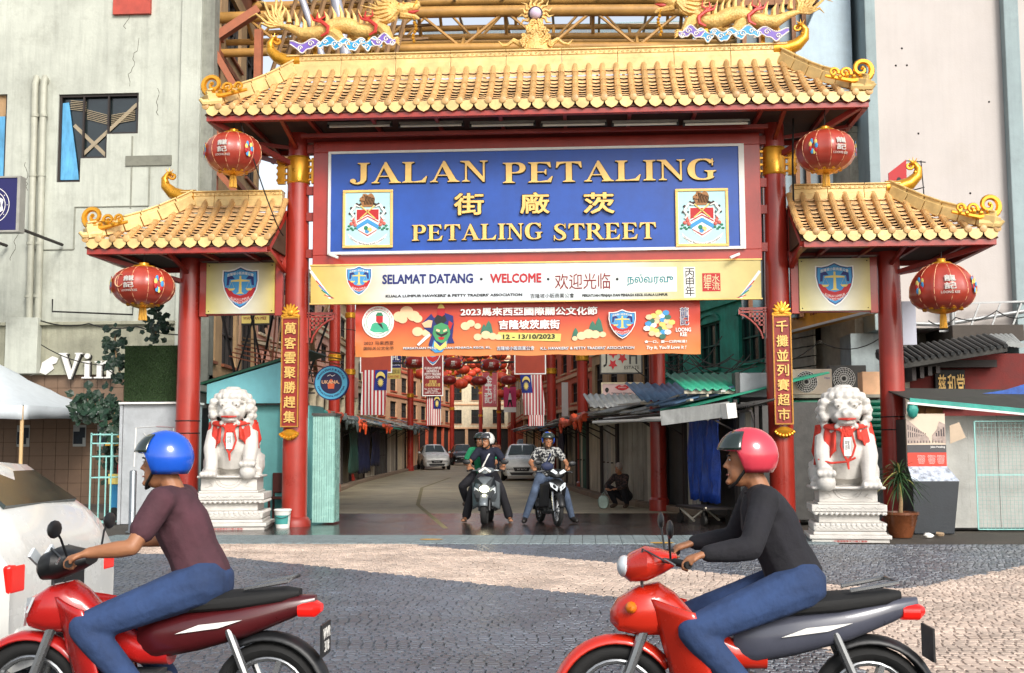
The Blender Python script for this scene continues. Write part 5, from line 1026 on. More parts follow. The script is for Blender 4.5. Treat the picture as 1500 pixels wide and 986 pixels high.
# ---------------------------------------------------------------- lanterns
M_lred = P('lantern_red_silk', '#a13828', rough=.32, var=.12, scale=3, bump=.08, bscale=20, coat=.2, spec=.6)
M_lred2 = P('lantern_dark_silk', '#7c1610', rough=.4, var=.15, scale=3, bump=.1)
M_fr = P('gold_fringe', '#e0a63a', rough=.6, var=.2, stretch=(8, 8, .5), bump=.4)
def lantern(label, loc, w, h, m=None, prints=True, tear=False, rz=0, wire=.5, n=24, sag=0, group='big red lanterns hung under the gate eaves'):
    t = thing('red_lantern', label, 'lantern', loc, rz, group); r = w / 2; z = h / 2; ribs = 12
    prof = [(r * (math.cos(R(a)) ** .8) * (1 - sag * math.sin(R(a)) * .5), z * math.sin(R(a)) * .98) for a in range(-72, 73, 9)]
    mb = MB(); vs = []; fs = []; N_ = 48
    for pr, pz in prof:
        for k in range(N_):
            a = 2 * math.pi * k / N_; rr = pr * (1 + .025 * math.cos(ribs * a) - .02 * sag * abs(math.sin(ribs * a))); vs.append((rr * math.cos(a), rr * math.sin(a), pz))
    for i in range(len(prof) - 1):
        for k in range(N_): fs.append((i * N_ + k, i * N_ + (k + 1) % N_, (i + 1) * N_ + (k + 1) % N_, (i + 1) * N_ + k))
    mb.add(vs, fs, True); mb.build('silk_body', m or M_lred, t)
    if w > .9:
        for k in range(ribs): a = 2 * math.pi * k / ribs; mb = MB(); mb.tube([(pr * 1.027 * math.cos(a), pr * 1.027 * math.sin(a), pz) for pr, pz in prof[::2]], .005, 4); mb.build('seam', M_pk, t)
    rt = prof[-1][0]; mb = MB(); mb.lathe([(rt * 1.02, z * .93), (rt * .9, z * 1.0), (rt * .45, z * 1.02), (rt * .4, z * 1.14), (rt * .42, z * 1.16)], 16); mb.build('top_cap', M_goldm, t)
    mb = MB(); rb_ = prof[0][0]; mb.lathe([(rt * .3, -z * 1.08), (rb_ * .8, -z * 1.0), (rb_ * 1.05, -z * .93)], 16)
    for k in range(10): a = 2 * math.pi * k / 10; mb.ball((rb_ * 1.25 * math.cos(a), rb_ * 1.25 * math.sin(a), -z * .9), (.2 * rb_, .2 * rb_, .05 * z), 6)
    mb.build('bottom_rosette', M_goldm, t)
    mb = MB()
    for k in range(14): a = 2 * math.pi * k / 14; mb.tube([(rt * .25 * math.cos(a), rt * .25 * math.sin(a), -z * 1.05), (rt * .32 * math.cos(a), rt * .32 * math.sin(a), -z * 1.05 - h * .3)], rt * .05, 4)
    o = mb.build('tassel', M_fr, t); o['kind'] = 'stuff'
    mb = MB(); mb.tube([(0, 0, z * 1.1), (.01, 0, z + wire)], .008, 5); mb.build('hanging_wire', M_wire, t)
    if prints:
        def wr(u0):
            def f(X, Y, Z):
                a = u0 + X / r; zz = max(-.95 * z, min(.95 * z, Z)); rr = r * (math.cos(math.asin(zz / z)) ** .8) * (1 - sag * zz / z * .5) * 1.03 + .006; return (rr * math.sin(a), -rr * math.cos(a), Z)
            return f
        for u0, st in ((prints, '龍記'),):
            for ch, zo in (('龍', .2), ('記', -.2)): lettering(ch, -.09 * w, .09 * w, (zo * .8 - .13) * z + .06 * z, (zo * .8 + .13) * z + .06 * z, 0, M_wh, t, depth=.002, off=.03, warp=wr(u0), name='print')
            lettering('LOONG KEE', -.14 * w, .14 * w, -.4 * z, -.3 * z, 0, M_wh, t, depth=.002, off=.03, warp=wr(u0), name='print')
        for u0 in (prints + .95, prints - .95):
            for k in range(9):
                a = 2 * math.pi * k / 9; q = MB(); q.ball((0, 0, 0), (.03 * w, .008, .05 * w), 6)
                f = wr(u0); p = f(.055 * w * math.cos(a), 0, .1 * w * math.sin(a)); o = q.build('emblem', (M_sky, M_yl, M_redi)[k % 3], t); o.location = p; o.rotation_euler = (0, 0, u0)
    if tear:
        q = MB(); q.tube([wr(prints - .35)(.09 * w * math.cos(R(a)), 0, .4 * z + .3 * z * math.sin(R(a)) - .1) for a in range(60, 330, 20)], .008, 5); q.build('tear', M_pk, t)
    return t
p = at(342, 225, -1.15); lantern('large red lantern with gold trim hung at the left end of the main roof', p, 1.0, .76, prints=-.1, wire=.55)
p = at(1209, 222, -1.15); lantern('large red lantern with white print hung at the right end of the main roof', p, 1.0, .76, prints=.35, wire=.5)
p = at(210, 420, -1.1); lantern('torn copper red lantern with gold tassel hung at the left wing roof', p, 1.1, .74, prints=-.1, tear=True, wire=.25)
p = at(1380, 421, -1.1); lantern('sagging pear shaped red lantern with gold tassel hung at the right wing roof', p, 1.08, .86, prints=-.05, wire=.2, sag=.35)
G2 = 'dark red lanterns hanging across the street'
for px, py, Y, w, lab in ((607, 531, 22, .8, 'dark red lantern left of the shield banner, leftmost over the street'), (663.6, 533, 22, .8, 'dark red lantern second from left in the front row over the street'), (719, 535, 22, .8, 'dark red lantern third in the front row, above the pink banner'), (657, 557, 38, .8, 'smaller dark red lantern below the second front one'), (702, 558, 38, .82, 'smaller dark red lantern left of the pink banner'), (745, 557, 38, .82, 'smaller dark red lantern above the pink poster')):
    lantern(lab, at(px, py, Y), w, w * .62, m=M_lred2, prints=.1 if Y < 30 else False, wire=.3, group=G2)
o0 = None
M_orl = P('lantern_orange_silk', '#cf4426', rough=.5, var=.15, bump=0); k_ = 0
for row, (Y, z) in enumerate(((42, 6.2), (46, 5.2), (50, 6.3), (54, 7.2), (57, 6.0), (62, 7.9), (66, 6.8), (72, 7.8), (78, 6.6), (86, 8.2))):
    xa = along([(-7.35, 16.6), (-8.1, 23), (-9.6, 47), (-13, 95)], Y - 16.6)[0] + .9
    for i in range(7):
        loc = (xa + i * 1.15, Y + rnd.uniform(-.3, .3), z + rnd.uniform(-.25, .25) - .05 * (i - 3) ** 2 * -1)
        if o0 is None: o0 = lantern('small bright orange red lantern strung in rows across the far street', loc, .85, .6, m=M_orl, prints=False, wire=.5, group='small orange red lanterns far down the street'); o0['label'] = 'small bright orange red lantern strung in rows across the far street'
        else: copy_tree(o0, loc)
        k_ += 1
for px, py, Y, lab in ((733, 577, 62, 'orange red lantern on the far post left of the pink poster'), (760, 577, 62, 'orange red lantern right of the pink poster')): lantern(lab, at(px, py, Y), .9, .6, m=M_orl, prints=False, wire=.6, group='orange lanterns beside the pink poster')
# ---------------------------------------------------------------- flags and banners
def stripe_mat(key, w, n, off=0):
    m = bpy.data.materials.new(key); m.use_nodes = True; t = m.node_tree; N = t.nodes; L = t.links; p = N['Principled BSDF']; tc = N.new('ShaderNodeTexCoord'); sp = N.new('ShaderNodeSeparateXYZ'); L.new(tc.outputs['Object'], sp.inputs[0])
    a = N.new('ShaderNodeMath'); a.operation = 'MULTIPLY_ADD'; a.inputs[1].default_value = n / 2 / w; a.inputs[2].default_value = 50 + off; L.new(sp.outputs['X'], a.inputs[0]); b = N.new('ShaderNodeMath'); b.operation = 'FRACT'; L.new(a.outputs[0], b.inputs[0]); c = N.new('ShaderNodeMath'); c.operation = 'GREATER_THAN'; c.inputs[1].default_value = .5; L.new(b.outputs[0], c.inputs[0])
    x = N.new('ShaderNodeMix'); x.data_type = 'RGBA'; L.new(c.outputs[0], x.inputs[0]); x.inputs[6].default_value = lin('#d6d2cc'); x.inputs[7].default_value = lin('#a8202a'); L.new(x.outputs[2], p.inputs['Base Color']); p.inputs['Roughness'].default_value = .8; return m
M_flag = stripe_mat('flag_stripes', .8, 14)
M_fblue = P('flag_blue', '#1a2a78', rough=.8, var=.1, bump=0)
def cloth(par, name, m, x0, x1, z0, z1, y=0, amp=.03, f=1.4, ph=0, skew=0, **k):
    mb = MB(); mb.grid(lambda u, v: (x0 + (x1 - x0) * u + skew * (1 - v) * 1, y + amp * math.sin(2 * math.pi * f * u + ph + v * 1.5) * (1 - .6 * v), z0 + (z1 - z0) * v), 16, 8); return mb.build(name, m, par, **k)
def flag(label, px0, px1, py0, py1, Y, skew=0, canton_right=True, ph=0):
    a = at(px0, py1, Y); b = at(px1, py0, Y); w = b.x - a.x; h = b.z - a.z; t = thing('striped_flag', label, 'flag', ((a.x + b.x) / 2, Y, b.z), group='striped red and white flags over the street'); s = w / .8; t.scale = (s, 1, 1); h_ = h; w_ = .8
    cloth(t, 'stripes', M_flag, -.4, .4, -h, 0, skew=skew, ph=ph)
    if canton_right is None: return t
    x0, x1 = (0, .4) if canton_right else (-.4, .0); ch = .45 * h; sk = lambda z: skew * (-z / h)
    mb = MB(); mb.grid(lambda u, v: (x0 + (x1 - x0) * u + skew * (1 - v) * .45, .03 * math.sin(2 * math.pi * 1.4 * ((x0 + (x1 - x0) * u + .4) / .8) + ph + (1 - .45 * (1 - v)) * 1.5) * (1 - .6 * (1 - .45 * (1 - v))) - .012, -ch + ch * v), 8, 5); mb.build('canton', M_fblue, t)
    cx = (x0 + x1) / 2 + skew * .2; mb = MB(); pts = arc(cx, -ch * .42, .15, 10, 170, 14, .15 * h * .45 / .45) + arc(cx, -ch * .47, .13, 170, 10, 14, .1); mb.prism(pts, -.065, -.055); mb.build('crescent', M_yl, t)
    mb = MB(); mb.prism([(cx + (.11 if k % 2 else .055) * math.cos(R(k * 360 / 28)), -ch * .62 + (.13 if k % 2 else .065) * math.sin(R(k * 360 / 28))) for k in range(28)], -.066, -.056); mb.build('star', M_yl, t)
    return t
flag('striped flag with blue canton hung below the maroon banner on the left', 531, 568, 542, 608, 10, skew=-.08)
flag('narrow striped flag hung below the maroon shield banner', 624, 646, 579, 623, 16, ph=1)
flag('striped flag with tilted blue canton hung below the right maroon banner', 762, 793, 549, 608, 10, skew=.16, canton_right=False, ph=2)
flag('short striped flag end behind the right flag', 774, 797, 604, 624, 13, canton_right=None)
M_mban = P('maroon_banner', '#a03c26', rough=.7, var=.18, scale=2, bump=.15, stretch=(1, 1, .4))
def banner(label, px0, px1, py0, py1, Y, m, frame=None):
    a = at(px0, py1, Y); b = at(px1, py0, Y); t = thing('hanging_banner', label, 'banner', ((a.x + b.x) / 2, Y, a.z), group='hanging banners in the street'); w = (b.x - a.x) / 2; h = b.z - a.z
    mb = MB(); mb.box(-w, w, -.01, .01, 0, h); mb.build('sheet', m, t)
    if frame: mb = MB(); mb.box(-w - .03, -w, -.02, .02, -.03, h); mb.box(w, w + .03, -.02, .02, -.03, h); mb.box(-w, w, -.02, .02, -.03, -.001); mb.build('frame', frame, t)
    mb = MB(); mb.bar((-w, 0, h + .02), (w, 0, h + .02), .03); mb.build('rod', M_frame, t)
    return t, w, h
t, w, h = banner('plain maroon banner above the left flag', 529, 573, 505, 545, 10.1, M_mban, M_wh)
t, w, h = banner('plain maroon banner above the right flag', 755, 798, 505, 547, 10.1, M_mban, M_wh)
t, w, h = banner('maroon banner with blue shield of the hawkers association above the narrow flag', 620, 648, 505, 579, 15.9, P('maroon_print', '#7c1d1a', rough=.6, bump=0), M_wh)
shield(t, 0, h * .84, w * 1.9, h * .5, -.012, detail=False)
lettering('KUALA LUMPUR\nHAWKERS &\nPETTY TRADERS\nASSOCIATION', -w * .85, w * .85, h * .33, h * .56, -.012, M_wh, t, off=.01); lettering('吉隆坡\n小販商業公會', -w * .8, w * .8, h * .17, h * .3, -.012, M_yl, t); lettering('No. 41-43, Tingkat 1,\nJalan Petaling,\n50000 Kuala Lumpur', -w * .85, w * .85, h * .02, h * .14, -.012, M_wh, t)
t, w, h = banner('pink banner with white brushed characters below the far lanterns', 707, 728, 546, 596, 40, P('pink_print', '#c9606a', rough=.7, bump=0), M_pk); lettering('金\n玉\n記', -w * .75, w * .35, h * .1, h * .92, -.012, M_wh, t, off=.02); lettering('凉\n茶\n專\n門', w * .5, w * .85, h * .1, h * .65, -.012, M_wh, t)
t, w, h = banner('bright pink poster with a standing figure in white top', 738, 756, 567, 604, 48, P('poster_pink', '#d43a6e', rough=.6, bump=0)); q = MB(); q.box(-w, w, -.014, -.011, 0, h * .2); q.build('poster_foot', M_wh, t); q = MB(); q.prism([(-.12 * w, h * .75), (.12 * w, h * .75), (.28 * w, h * .5), (-.28 * w, h * .5)], -.016, -.012); q.build('printed_top', M_wh, t); q = MB(); q.prism([(-.25 * w, h * .5), (.25 * w, h * .5), (.45 * w, h * .2), (.3 * w, h * .2), (0, h * .42), (-.3 * w, h * .2), (-.45 * w, h * .2)], -.016, -.012); q.prism([(.1 * w * math.cos(a), h * .81 + .05 * h * math.sin(a)) for a in range(6)], -.016, -.012); q.build('printed_figure', M_blk, t)
# signs among the shophouses
def flat_sign(label, px0, px1, py0, py1, Y, m, fm=None, rz=0, name='shop_sign', cat='sign', d=.12):
    a = at(px0, py1, Y); b = at(px1, py0, Y); t = thing(name, label, cat, ((a.x + b.x) / 2, Y, a.z), rz); w = (b.x - a.x) / 2 / max(.3, math.cos(rz)); h = b.z - a.z
    mb = MB(); mb.box(-w, w, 0, d, 0, h); mb.build('sign_panel', m, t)
    if fm: mb = MB(); e = .04; mb.box(-w - e, w + e, -.02, d, h, h + e); mb.box(-w - e, w + e, -.02, d, -e, 0); mb.box(-w - e, -w, -.02, d, 0, h); mb.box(w, w + e, -.02, d, 0, h); mb.build('frame', fm, t)
    mb = MB(); mb.bar((-w * .7, d, h * .8), (-w * .7, d + .9, h * .8), .04); mb.bar((w * .7, d, h * .8), (w * .7, d + .9, h * .8), .04); mb.build('arm', M_frame, t)
    return t, w, h
t, w, h = flat_sign('rectangular chocolate shop sign with red lips between the two red posts', 883, 940, 562, 585, 12, P('choc_print', '#c9aaa6', rough=.5, var=.1, bump=0), M_crw)
q = MB(); q.prism([(-.38 * w, .78 * h), (-.15 * w, .93 * h), (0, .86 * h), (.15 * w, .93 * h), (.38 * w, .78 * h), (.2 * w, .62 * h), (0, .56 * h), (-.2 * w, .62 * h)], -.01, -.001); q.build('printed_lips', M_redi, t); lettering("CHOCO", -.2 * w, .2 * w, .72 * h, .8 * h, -.011, M_wh, t)
lettering("Malaysian's Chocolate", -.55 * w, .55 * w, .33 * h, .45 * h, -.002, M_blk, t); lettering('馬來西亞巧克力', -.35 * w, .35 * w, .14 * h, .27 * h, -.002, M_blk, t)
for s_, mm in ((-1, M_dark), (1, M_cream)): q = MB(); q.prism([(s_ * .78 * w + .1 * w * math.cos(a * .5), .6 * h + .16 * h * math.sin(a * .5)) for a in range(12)], -.01, -.001); q.build('roundel', mm, t)
q = MB(); q.prism([(-w, 0), (-.4 * w, 0), (-.55 * w, .1 * h), (-w, .2 * h)], -.008, -.001); q.prism([(.5 * w, 0), (w, 0), (w, .3 * h), (.75 * w, .35 * h), (.6 * w, .25 * h)], -.008, -.001); q.build('printed_cacao', P('choc_brown', '#3a1512', bump=0), t)
t, w, h = flat_sign('cream sign with red flowers and black letters above the chocolate sign', 881, 939, 505, 546, 12.3, P('estate_print', '#a8a596', rough=.6, var=.1, bump=0), M_zincd)
for x, z in ((-.4, .7), (.08, .92), (.06, .52), (-.42, .3)):
    q = MB(); q.prism([(x * w + (.14 if k % 2 else .07) * math.cos(R(k * 36 + 18)), z * h + (.16 if k % 2 else .08) * math.sin(R(k * 36 + 18))) for k in range(10)], -.01, -.001); q.build('printed_flower', M_redi, t)
lettering('J', -.9 * w, -.7 * w, .2 * h, .98 * h, -.002, M_dark, t); lettering('H', .4 * w, .8 * w, .3 * h, .98 * h, -.002, M_zincd, t, off=.02); lettering('ESTATE', .15 * w, .9 * w, .12 * h, .24 * h, -.002, M_dark, t)
t, w, h = flat_sign('navy and yellow notice board behind the left maroon banner', 567, 587, 517, 555, 30, M_navy); q = MB(); q.box(-w, w, -.006, -.001, 0, .42 * h); q.build('yellow_band', M_yl, t); lettering('HL', -.2 * w, .8 * w, .72 * h, .95 * h, -.003, M_wh, t, off=.02); lettering('LONG SONG', -.9 * w, .9 * w, .5 * h, .66 * h, -.003, M_wh, t); lettering('龍城貿易', -.85 * w, .85 * w, .18 * h, .36 * h, -.008, M_blk, t); lettering('KLANG STREET', -.85 * w, .85 * w, .04 * h, .13 * h, -.008, M_redi, t)
t, w, h = flat_sign('tall white lit shop sign high above the right stalls near the far flags', 823, 832, 560, 610, 34, M_wh)
t, w, h = flat_sign('small yellow and brown shop board under the left shield sign', 352, 395, 458, 474, 6.5, M_yl, M_frame); lettering('WANTAN MEE', -.8 * w, .8 * w, .35 * h, .65 * h, -.003, M_mar, t)
# yellow ochre fascia of the coffee shop under the right wing
a = Vector((7.05, 3.9)); b = Vector((5.5, 8.4)); t = thing('fascia_sign', 'long yellow ochre fascia sign slanting under the right wing roof', 'sign', (b.x, b.y, 4.15), math.atan2(a.y - b.y, a.x - b.x)); L_ = (a - b).length
q = MB(); q.prism([(0, 0), (L_, .15), (L_, 1.15), (0, 1.0)], 0, .25); q.build('sign_panel', P('fascia_yellow', '#d9952e', rough=.5, var=.12, bump=0, streak=.2), t); q = MB(); q.bar((0, -.02, .02), (L_, -.02, .17), .05); q.build('lower_trim', M_wh, t)
for k in range(5): lettering('肥仔咖啡店'[k], .6 + k * .75, 1.1 + k * .75, .3 + k * .02, .85 + k * .02, -.004, M_mar, t, name='letter')
t = thing('fascia_sign', 'small yellow fascia fragment seen under the corner of the festival banner', 'sign', (2.6, 9.5, 3.9), R(-65)); q = MB(); q.prism([(0, .0), (1.5, .12), (1.5, 1), (0, 1)], 0, .2); q.build('sign_panel', MC['fascia_yellow'], t)
# aircon units
def aircon(label, loc, w=.8, h=.52, m=None, txt=None, rz=0):
    t = thing('air_conditioner', label, 'air conditioner', loc, rz, 'outdoor air conditioner units'); mb = MB(); mb.box(-w / 2, w / 2, 0, .3, 0, h); mb.build('casing', m or P('ac_beige', '#c9b9a4', rough=.5, var=.1, dirt=.2), t, bev=.015)
    cx = -w * .12; q = MB(); q.lathe([(h * .42, 0), (h * .42, .012)], 28, M=TR((cx, -.001, h * .5)) @ RX9); q.build('fan_recess', M_dark, t)
    q = MB()
    for r in (.12, .2, .28, .36, .42): q.tube([(cx + h * r * math.cos(R(k * 20)), -.02, h * .5 + h * r * math.sin(R(k * 20))) for k in range(19)], .005, 4)
    for k in range(20): a_ = R(k * 18); q.tube([(cx + h * .08 * math.cos(a_), -.018, h * .5 + h * .08 * math.sin(a_)), (cx + h * .3 * math.cos(a_ + .35), -.018, h * .5 + h * .3 * math.sin(a_ + .35)), (cx + h * .42 * math.cos(a_ + .5), -.018, h * .5 + h * .42 * math.sin(a_ + .5))], .004, 4)
    o = q.build('fan_grille', M_wh, t)
    for x in (-w * .3, w * .3): q = MB(); q.box(x - .03, x + .03, .02, .28, -.05, -.001); q.build('foot', M_frame, t)
    if txt: lettering(txt, w * .32, w * .46, h * .6, h * .7, -.002, P('ink_violet', '#5a4a9a', bump=0), t, depth=.003)
aircon('beige air conditioner with spiral fan on the slab right of the tall column', at(1189, 578, 1.6), .8, .5, txt='Haier')
aircon('dark older air conditioner behind the beige one above the green shutter', at(1243, 574, 3.0), .75, .55, m=M_zincd)
t = thing('metal_box', 'grey white metal cabinet box on the stall roof left of the right tall column', 'box', tuple(at(1106, 582, .6))); q = MB(); q.box(-.28, .28, 0, .5, 0, .46); q.build('casing', P('box_grey', '#a7abae', rough=.45, dirt=.35, dirtc='#5f5a52'), t, bev=.015); q = MB(); q.box(-.36, -.285, -.02, .5, 0, .47); q.build('side_panel', M_zincd, t)
t = thing('roof_slab', 'thin concrete ledge carrying the air conditioners above the green shutter', 'ledge', (5.7, 1.2, 2.36)); q = MB(); q.box(-1.05, 1.0, 0, 1.9, 0, .06); q.build('slab', M_whw, t); q = MB(); q.box(.5, 1.0, .1, .5, .062, .5); q.build('carton', M_pk, t)
# green roller shutter and grey cladding behind the right lion
t = thing('roller_shutter', 'green ribbed roller shutter behind the right stone lion', 'shutter', (5.7, 1.3, 1.4))
for k in range(8): q = MB(); q.tube([(-1.0, 0, .06 + k * .115), (.98, 0, .06 + k * .115)], .058, 8); q.build('slat', P('shutter_slat_green', '#0f7054', rough=.4, var=.12), t)
t = thing('metal_cladding', 'dull grey metal hoarding below the green roller shutter', 'hoarding', (5.7, 1.25, 0))
for k in range(5): q = MB(); q.box(-1.05 + k * .41, -1.05 + k * .41 + .4, 0, .03 + .005 * (k % 2), 0, 1.4); q.build('panel', M_zinc, t)
# teal glass cabinet and round sign on the left
t = thing('glass_cabinet', 'tall teal ribbed glass cabinet standing against the left tall column', 'cabinet', (-4.15, .35, 0)); M_tg = P('teal_ribbed_glass', '#8dbab0', rough=.25, var=.15, bump=0, spec=.7)
for k in range(9): q = MB(); q.box(-.13 + k * .045, -.09 + k * .045, 0, .03 + .008 * (k % 2), .05, 2.05); q.build('panel', M_tg, t)
q = MB(); q.box(-.12, .28, .05, .5, .05, 2.05); q.build('carcass', M_tg, t); q = MB(); q.box(-.15, .31, -.03, .5, 2.051, 2.1); q.build('top', M_zincd, t)
rs = thing('round_sign', 'round navy and sky blue projecting sign reading UKANA beside the left tall column', 'sign', tuple(at(486, 561, 1.5)))
def disc(r, y0, y1, m, nm, par, n=40): q = MB(); q.prism([(r * math.cos(2 * math.pi * k / n), r * math.sin(2 * math.pi * k / n)) for k in range(n)], y0, y1); return q.build(nm, m, par)
disc(.345, -.05, .05, M_navy, 'rim', rs); disc(.325, -.056, -.051, P('ukana_sky', '#58b4d8', rough=.5, var=.03, bump=0), 'ring', rs); disc(.22, -.062, -.0565, P('ukana_navy', '#23204a', rough=.5, var=.03, bump=0), 'centre', rs)
lettering('UKANA.', -.19, .17, -.02, .05, -.0635, M_pk, rs, off=.03)
def circ(r, a0): return lambda X, Y, Z: ((r + Z) * math.sin(X / r + a0), Y, (r + Z) * math.cos(X / r + a0))
def circb(r): return lambda X, Y, Z: ((r - Z) * math.sin(X / r), Y, -(r - Z) * math.cos(X / r))
lettering('WHOLESALE & RETAIL', -.36, .36, -.02, .02, -.0575, M_navy, rs, off=.02, warp=circ(.27, 0)); lettering('CHINATOWN, MALAYSIA', -.36, .36, -.02, .02, -.0575, M_navy, rs, off=.02, warp=circb(.27))
q = MB(); q.prism([(-.06, -.12), (.06, -.12), (.07, -.03), (.03, .0), (0, -.01), (-.03, .0), (-.07, -.03)], -.066, -.0625); q.prism([(.035 * math.cos(a), .04 + .035 * math.sin(a)) for a in range(6)], -.066, -.0625); q.build('printed_monkey', P('ukana_orange', '#e0663a', bump=0), rs)
q = MB(); q.tube([(-.08, -.064, .13), (-.02, -.064, .16), (.02, -.064, .13), (.08, -.064, .16)], .008, 5); q.build('printed_bird', M_wh, rs); q = MB(); q.bar((-.34, 0, .2), (-.6, 0, .2), .03); q.bar((-.34, 0, -.2), (-.6, 0, -.2), .03); q.build('arm', M_frame, rs)
# ================================================================ FESTIVAL BANNER
a = at(520, 517, -.12); b = at(1025, 443, -.12); BX0, BX1 = a.x, b.x; BZ0, BZ1 = 3.13, 4.12
fb = thing('festival_banner', 'orange festival banner dated 12 - 13/10/2023 stretched under the welcome sign', 'banner', (0, -.12, BZ0)); H_ = BZ1 - BZ0
def by(X, Z):
    return .02 * math.sin(X * 1.3) + .003 * math.sin(X * 7 - Z * 5) + .02 * math.exp(-((X - BX0) * 7) ** 2) * math.sin(Z * 14 + X * 9) + .02 * math.exp(-((BX1 - X) * 7) ** 2) * math.sin(Z * 12 - X * 8)
mb = MB(); mb.grid(lambda u, v: (BX0 + (BX1 - BX0) * u, by(BX0 + (BX1 - BX0) * u, v * H_), v * H_ + .012 * math.sin(u * 40) * (v - .5) * 2 - .0), 120, 10)
mb.build('sheet', gmat('festival_print', [(0, '#e6b46c'), (.08, '#e3aa60'), (.12, '#d98a48'), (.5, '#d9743c'), (.8, '#cc4a2e'), (1, '#c23a28')], axis='Z', x0=0, x1=1, noise=.35, rough=.45), fb)
def flw(X, Y, Z): return (X, Y - .012 + by(X, Z), Z)
def bpx(px, py): p = at(px, py, -.12); return p.x, p.z - BZ0
def btxt(st, x0, x1, y0, y1, m, d=-.006, **k):
    a = bpx(x0, y1); b = bpx(x1, y0); return lettering(st, a[0], b[0], a[1], b[1], d, m, fb, depth=.003, warp=flw, **k)
def bpoly(nm, m, pts, d=-.004):
    q = MB(); pts = [bpx(*p) for p in pts]; q.prism(pts, d - .002, d); q.v = [(x, y - .012 + by(x, z), z) for x, y, z in q.v]; return q.build(nm, m, fb)
M_out = P('outline_maroon', '#8c1f1c', bump=0, rough=.6, var=.04); M_cl = P('printed_cloud', '#e8c096', bump=0, rough=.5, var=.06); M_mt = P('printed_mountain', '#2f6a55', bump=0, rough=.5, var=.15)
T1 = '2023馬來西亞國際關公文化節'; T2 = '吉隆坡茨廠街'
for st, x0, x1, y0, y1 in ((T1, 675, 875, 449, 463.5), (T2, 731, 820, 468, 483)):
    btxt(st, x0 - 1, x1 + 1, y0 - 1, y1 + 1, M_out, off=.085); btxt(st, x0, x1, y0, y1, M_wh, d=-.0125, off=.03)
bpoly('date_strip', P('date_yellow', '#cdc266', bump=0, rough=.5), [(730, 487), (822, 489), (821, 500), (729, 498)]); btxt('12 - 13/10/2023', 737, 813, 489.5, 497, M_blk, d=-.0105, off=.03)
btxt('PERSATUAN PENJAJA DAN PENIAGA KECIL KL.', 591, 720, 507.5, 513, M_navy, off=.07); btxt('PERSATUAN PENJAJA DAN PENIAGA KECIL KL.', 591, 720, 507.5, 513, M_wh, d=-.012, off=.01)
btxt('吉隆坡小販商業公會', 728, 783, 507, 513.5, M_navy, off=.07); btxt('吉隆坡小販商業公會', 728, 783, 507, 513.5, M_wh, d=-.012)
btxt("K.L. HAWKERS' & PETTY TRADERS' ASSOCIATION", 792, 929, 507, 512.5, M_navy, off=.07); btxt("K.L. HAWKERS' & PETTY TRADERS' ASSOCIATION", 792, 929, 507, 512.5, M_wh, d=-.012, off=.01)
btxt('2023 马来西亚', 533, 577, 499.5, 505.5, M_blk); btxt('国际关公文化节', 533, 577, 507.5, 513, M_blk)
def cloud(c):
    for i, (x, y, r) in enumerate(c): bpoly('printed_cloud', M_cl, [(x + r * math.cos(a * .45), y + r * .85 * math.sin(a * .45)) for a in range(14)], d=-.003 - i * .0006)
cloud([(585, 464, 9), (596, 457, 10), (606, 463, 9), (612, 467, 7), (590, 468, 7)]); cloud([(612, 486, 8), (624, 488, 6)]); cloud([(682, 478, 7), (690, 474, 6), (700, 478, 5)]); cloud([(700, 494, 6), (712, 491, 7), (722, 493, 6), (730, 494, 5)])
cloud([(852, 492, 7), (862, 489, 8), (872, 490, 7), (883, 490, 5), (842, 496, 4)])
for x, y, w, h in ((709, 489, 5, 14), (716, 490, 7, 20), (843, 497, 6, 17), (868, 484, 6, 14), (877, 486, 7, 21)): bpoly('printed_mountain', M_mt, [(x - w, y), (x - w * .5, y - h * .7), (x, y - h), (x + w * .5, y - h * .75), (x + w, y)], d=-.0025)
c = bpx(554, 472)
for r, m, d in ((.30, M_wh, -.004), (.225, M_grn, -.007), (.215, M_wh, -.009)):
    q = MB(); q.prism([(c[0] + r * math.cos(k * .2), c[1] + r * math.sin(k * .2)) for k in range(31)], d - .002, d); q.v = [(x, y - .012 + by(x, z), z) for x, y, z in q.v]; q.build('roundel', m, fb)
bpoly('printed_robe', P('robe_green', '#3fa883', bump=0), [(542, 484), (545, 475), (552, 471), (560, 471), (567, 476), (570, 484), (562, 487), (548, 487)], d=-.0115); bpoly('printed_face', M_redi, [(551, 463), (561, 463), (561, 472), (556, 475), (551, 471)], d=-.0125); bpoly('printed_hat', M_grn, [(550, 463), (553, 458), (559, 458), (562, 463)], d=-.0125); bpoly('printed_beard', M_blk, [(553, 474), (559, 474), (562, 483), (556, 477)], d=-.0135)
lettering('马来西亚国际关公文化节', c[0] - .36, c[0] + .36, c[1] - .02, c[1] + .02, -.0075, M_redi, fb, depth=.002, warp=lambda X, Y, Z: flw(c[0] + (.262 + (Z - c[1])) * math.sin((X - c[0]) / .27), Y, c[1] + (.262 + (Z - c[1])) * math.cos((X - c[0]) / .27)))
lettering('MALAYSIA INTERNATIONAL GUAN GONG FESTIVAL', c[0] - .4, c[0] + .4, c[1] - .014, c[1] + .014, -.0075, M_grn, fb, depth=.002, warp=lambda X, Y, Z: flw(c[0] + (.262 - (Z - c[1])) * math.sin((X - c[0]) / .27), Y, c[1] - (.262 - (Z - c[1])) * math.cos((X - c[0]) / .27)))
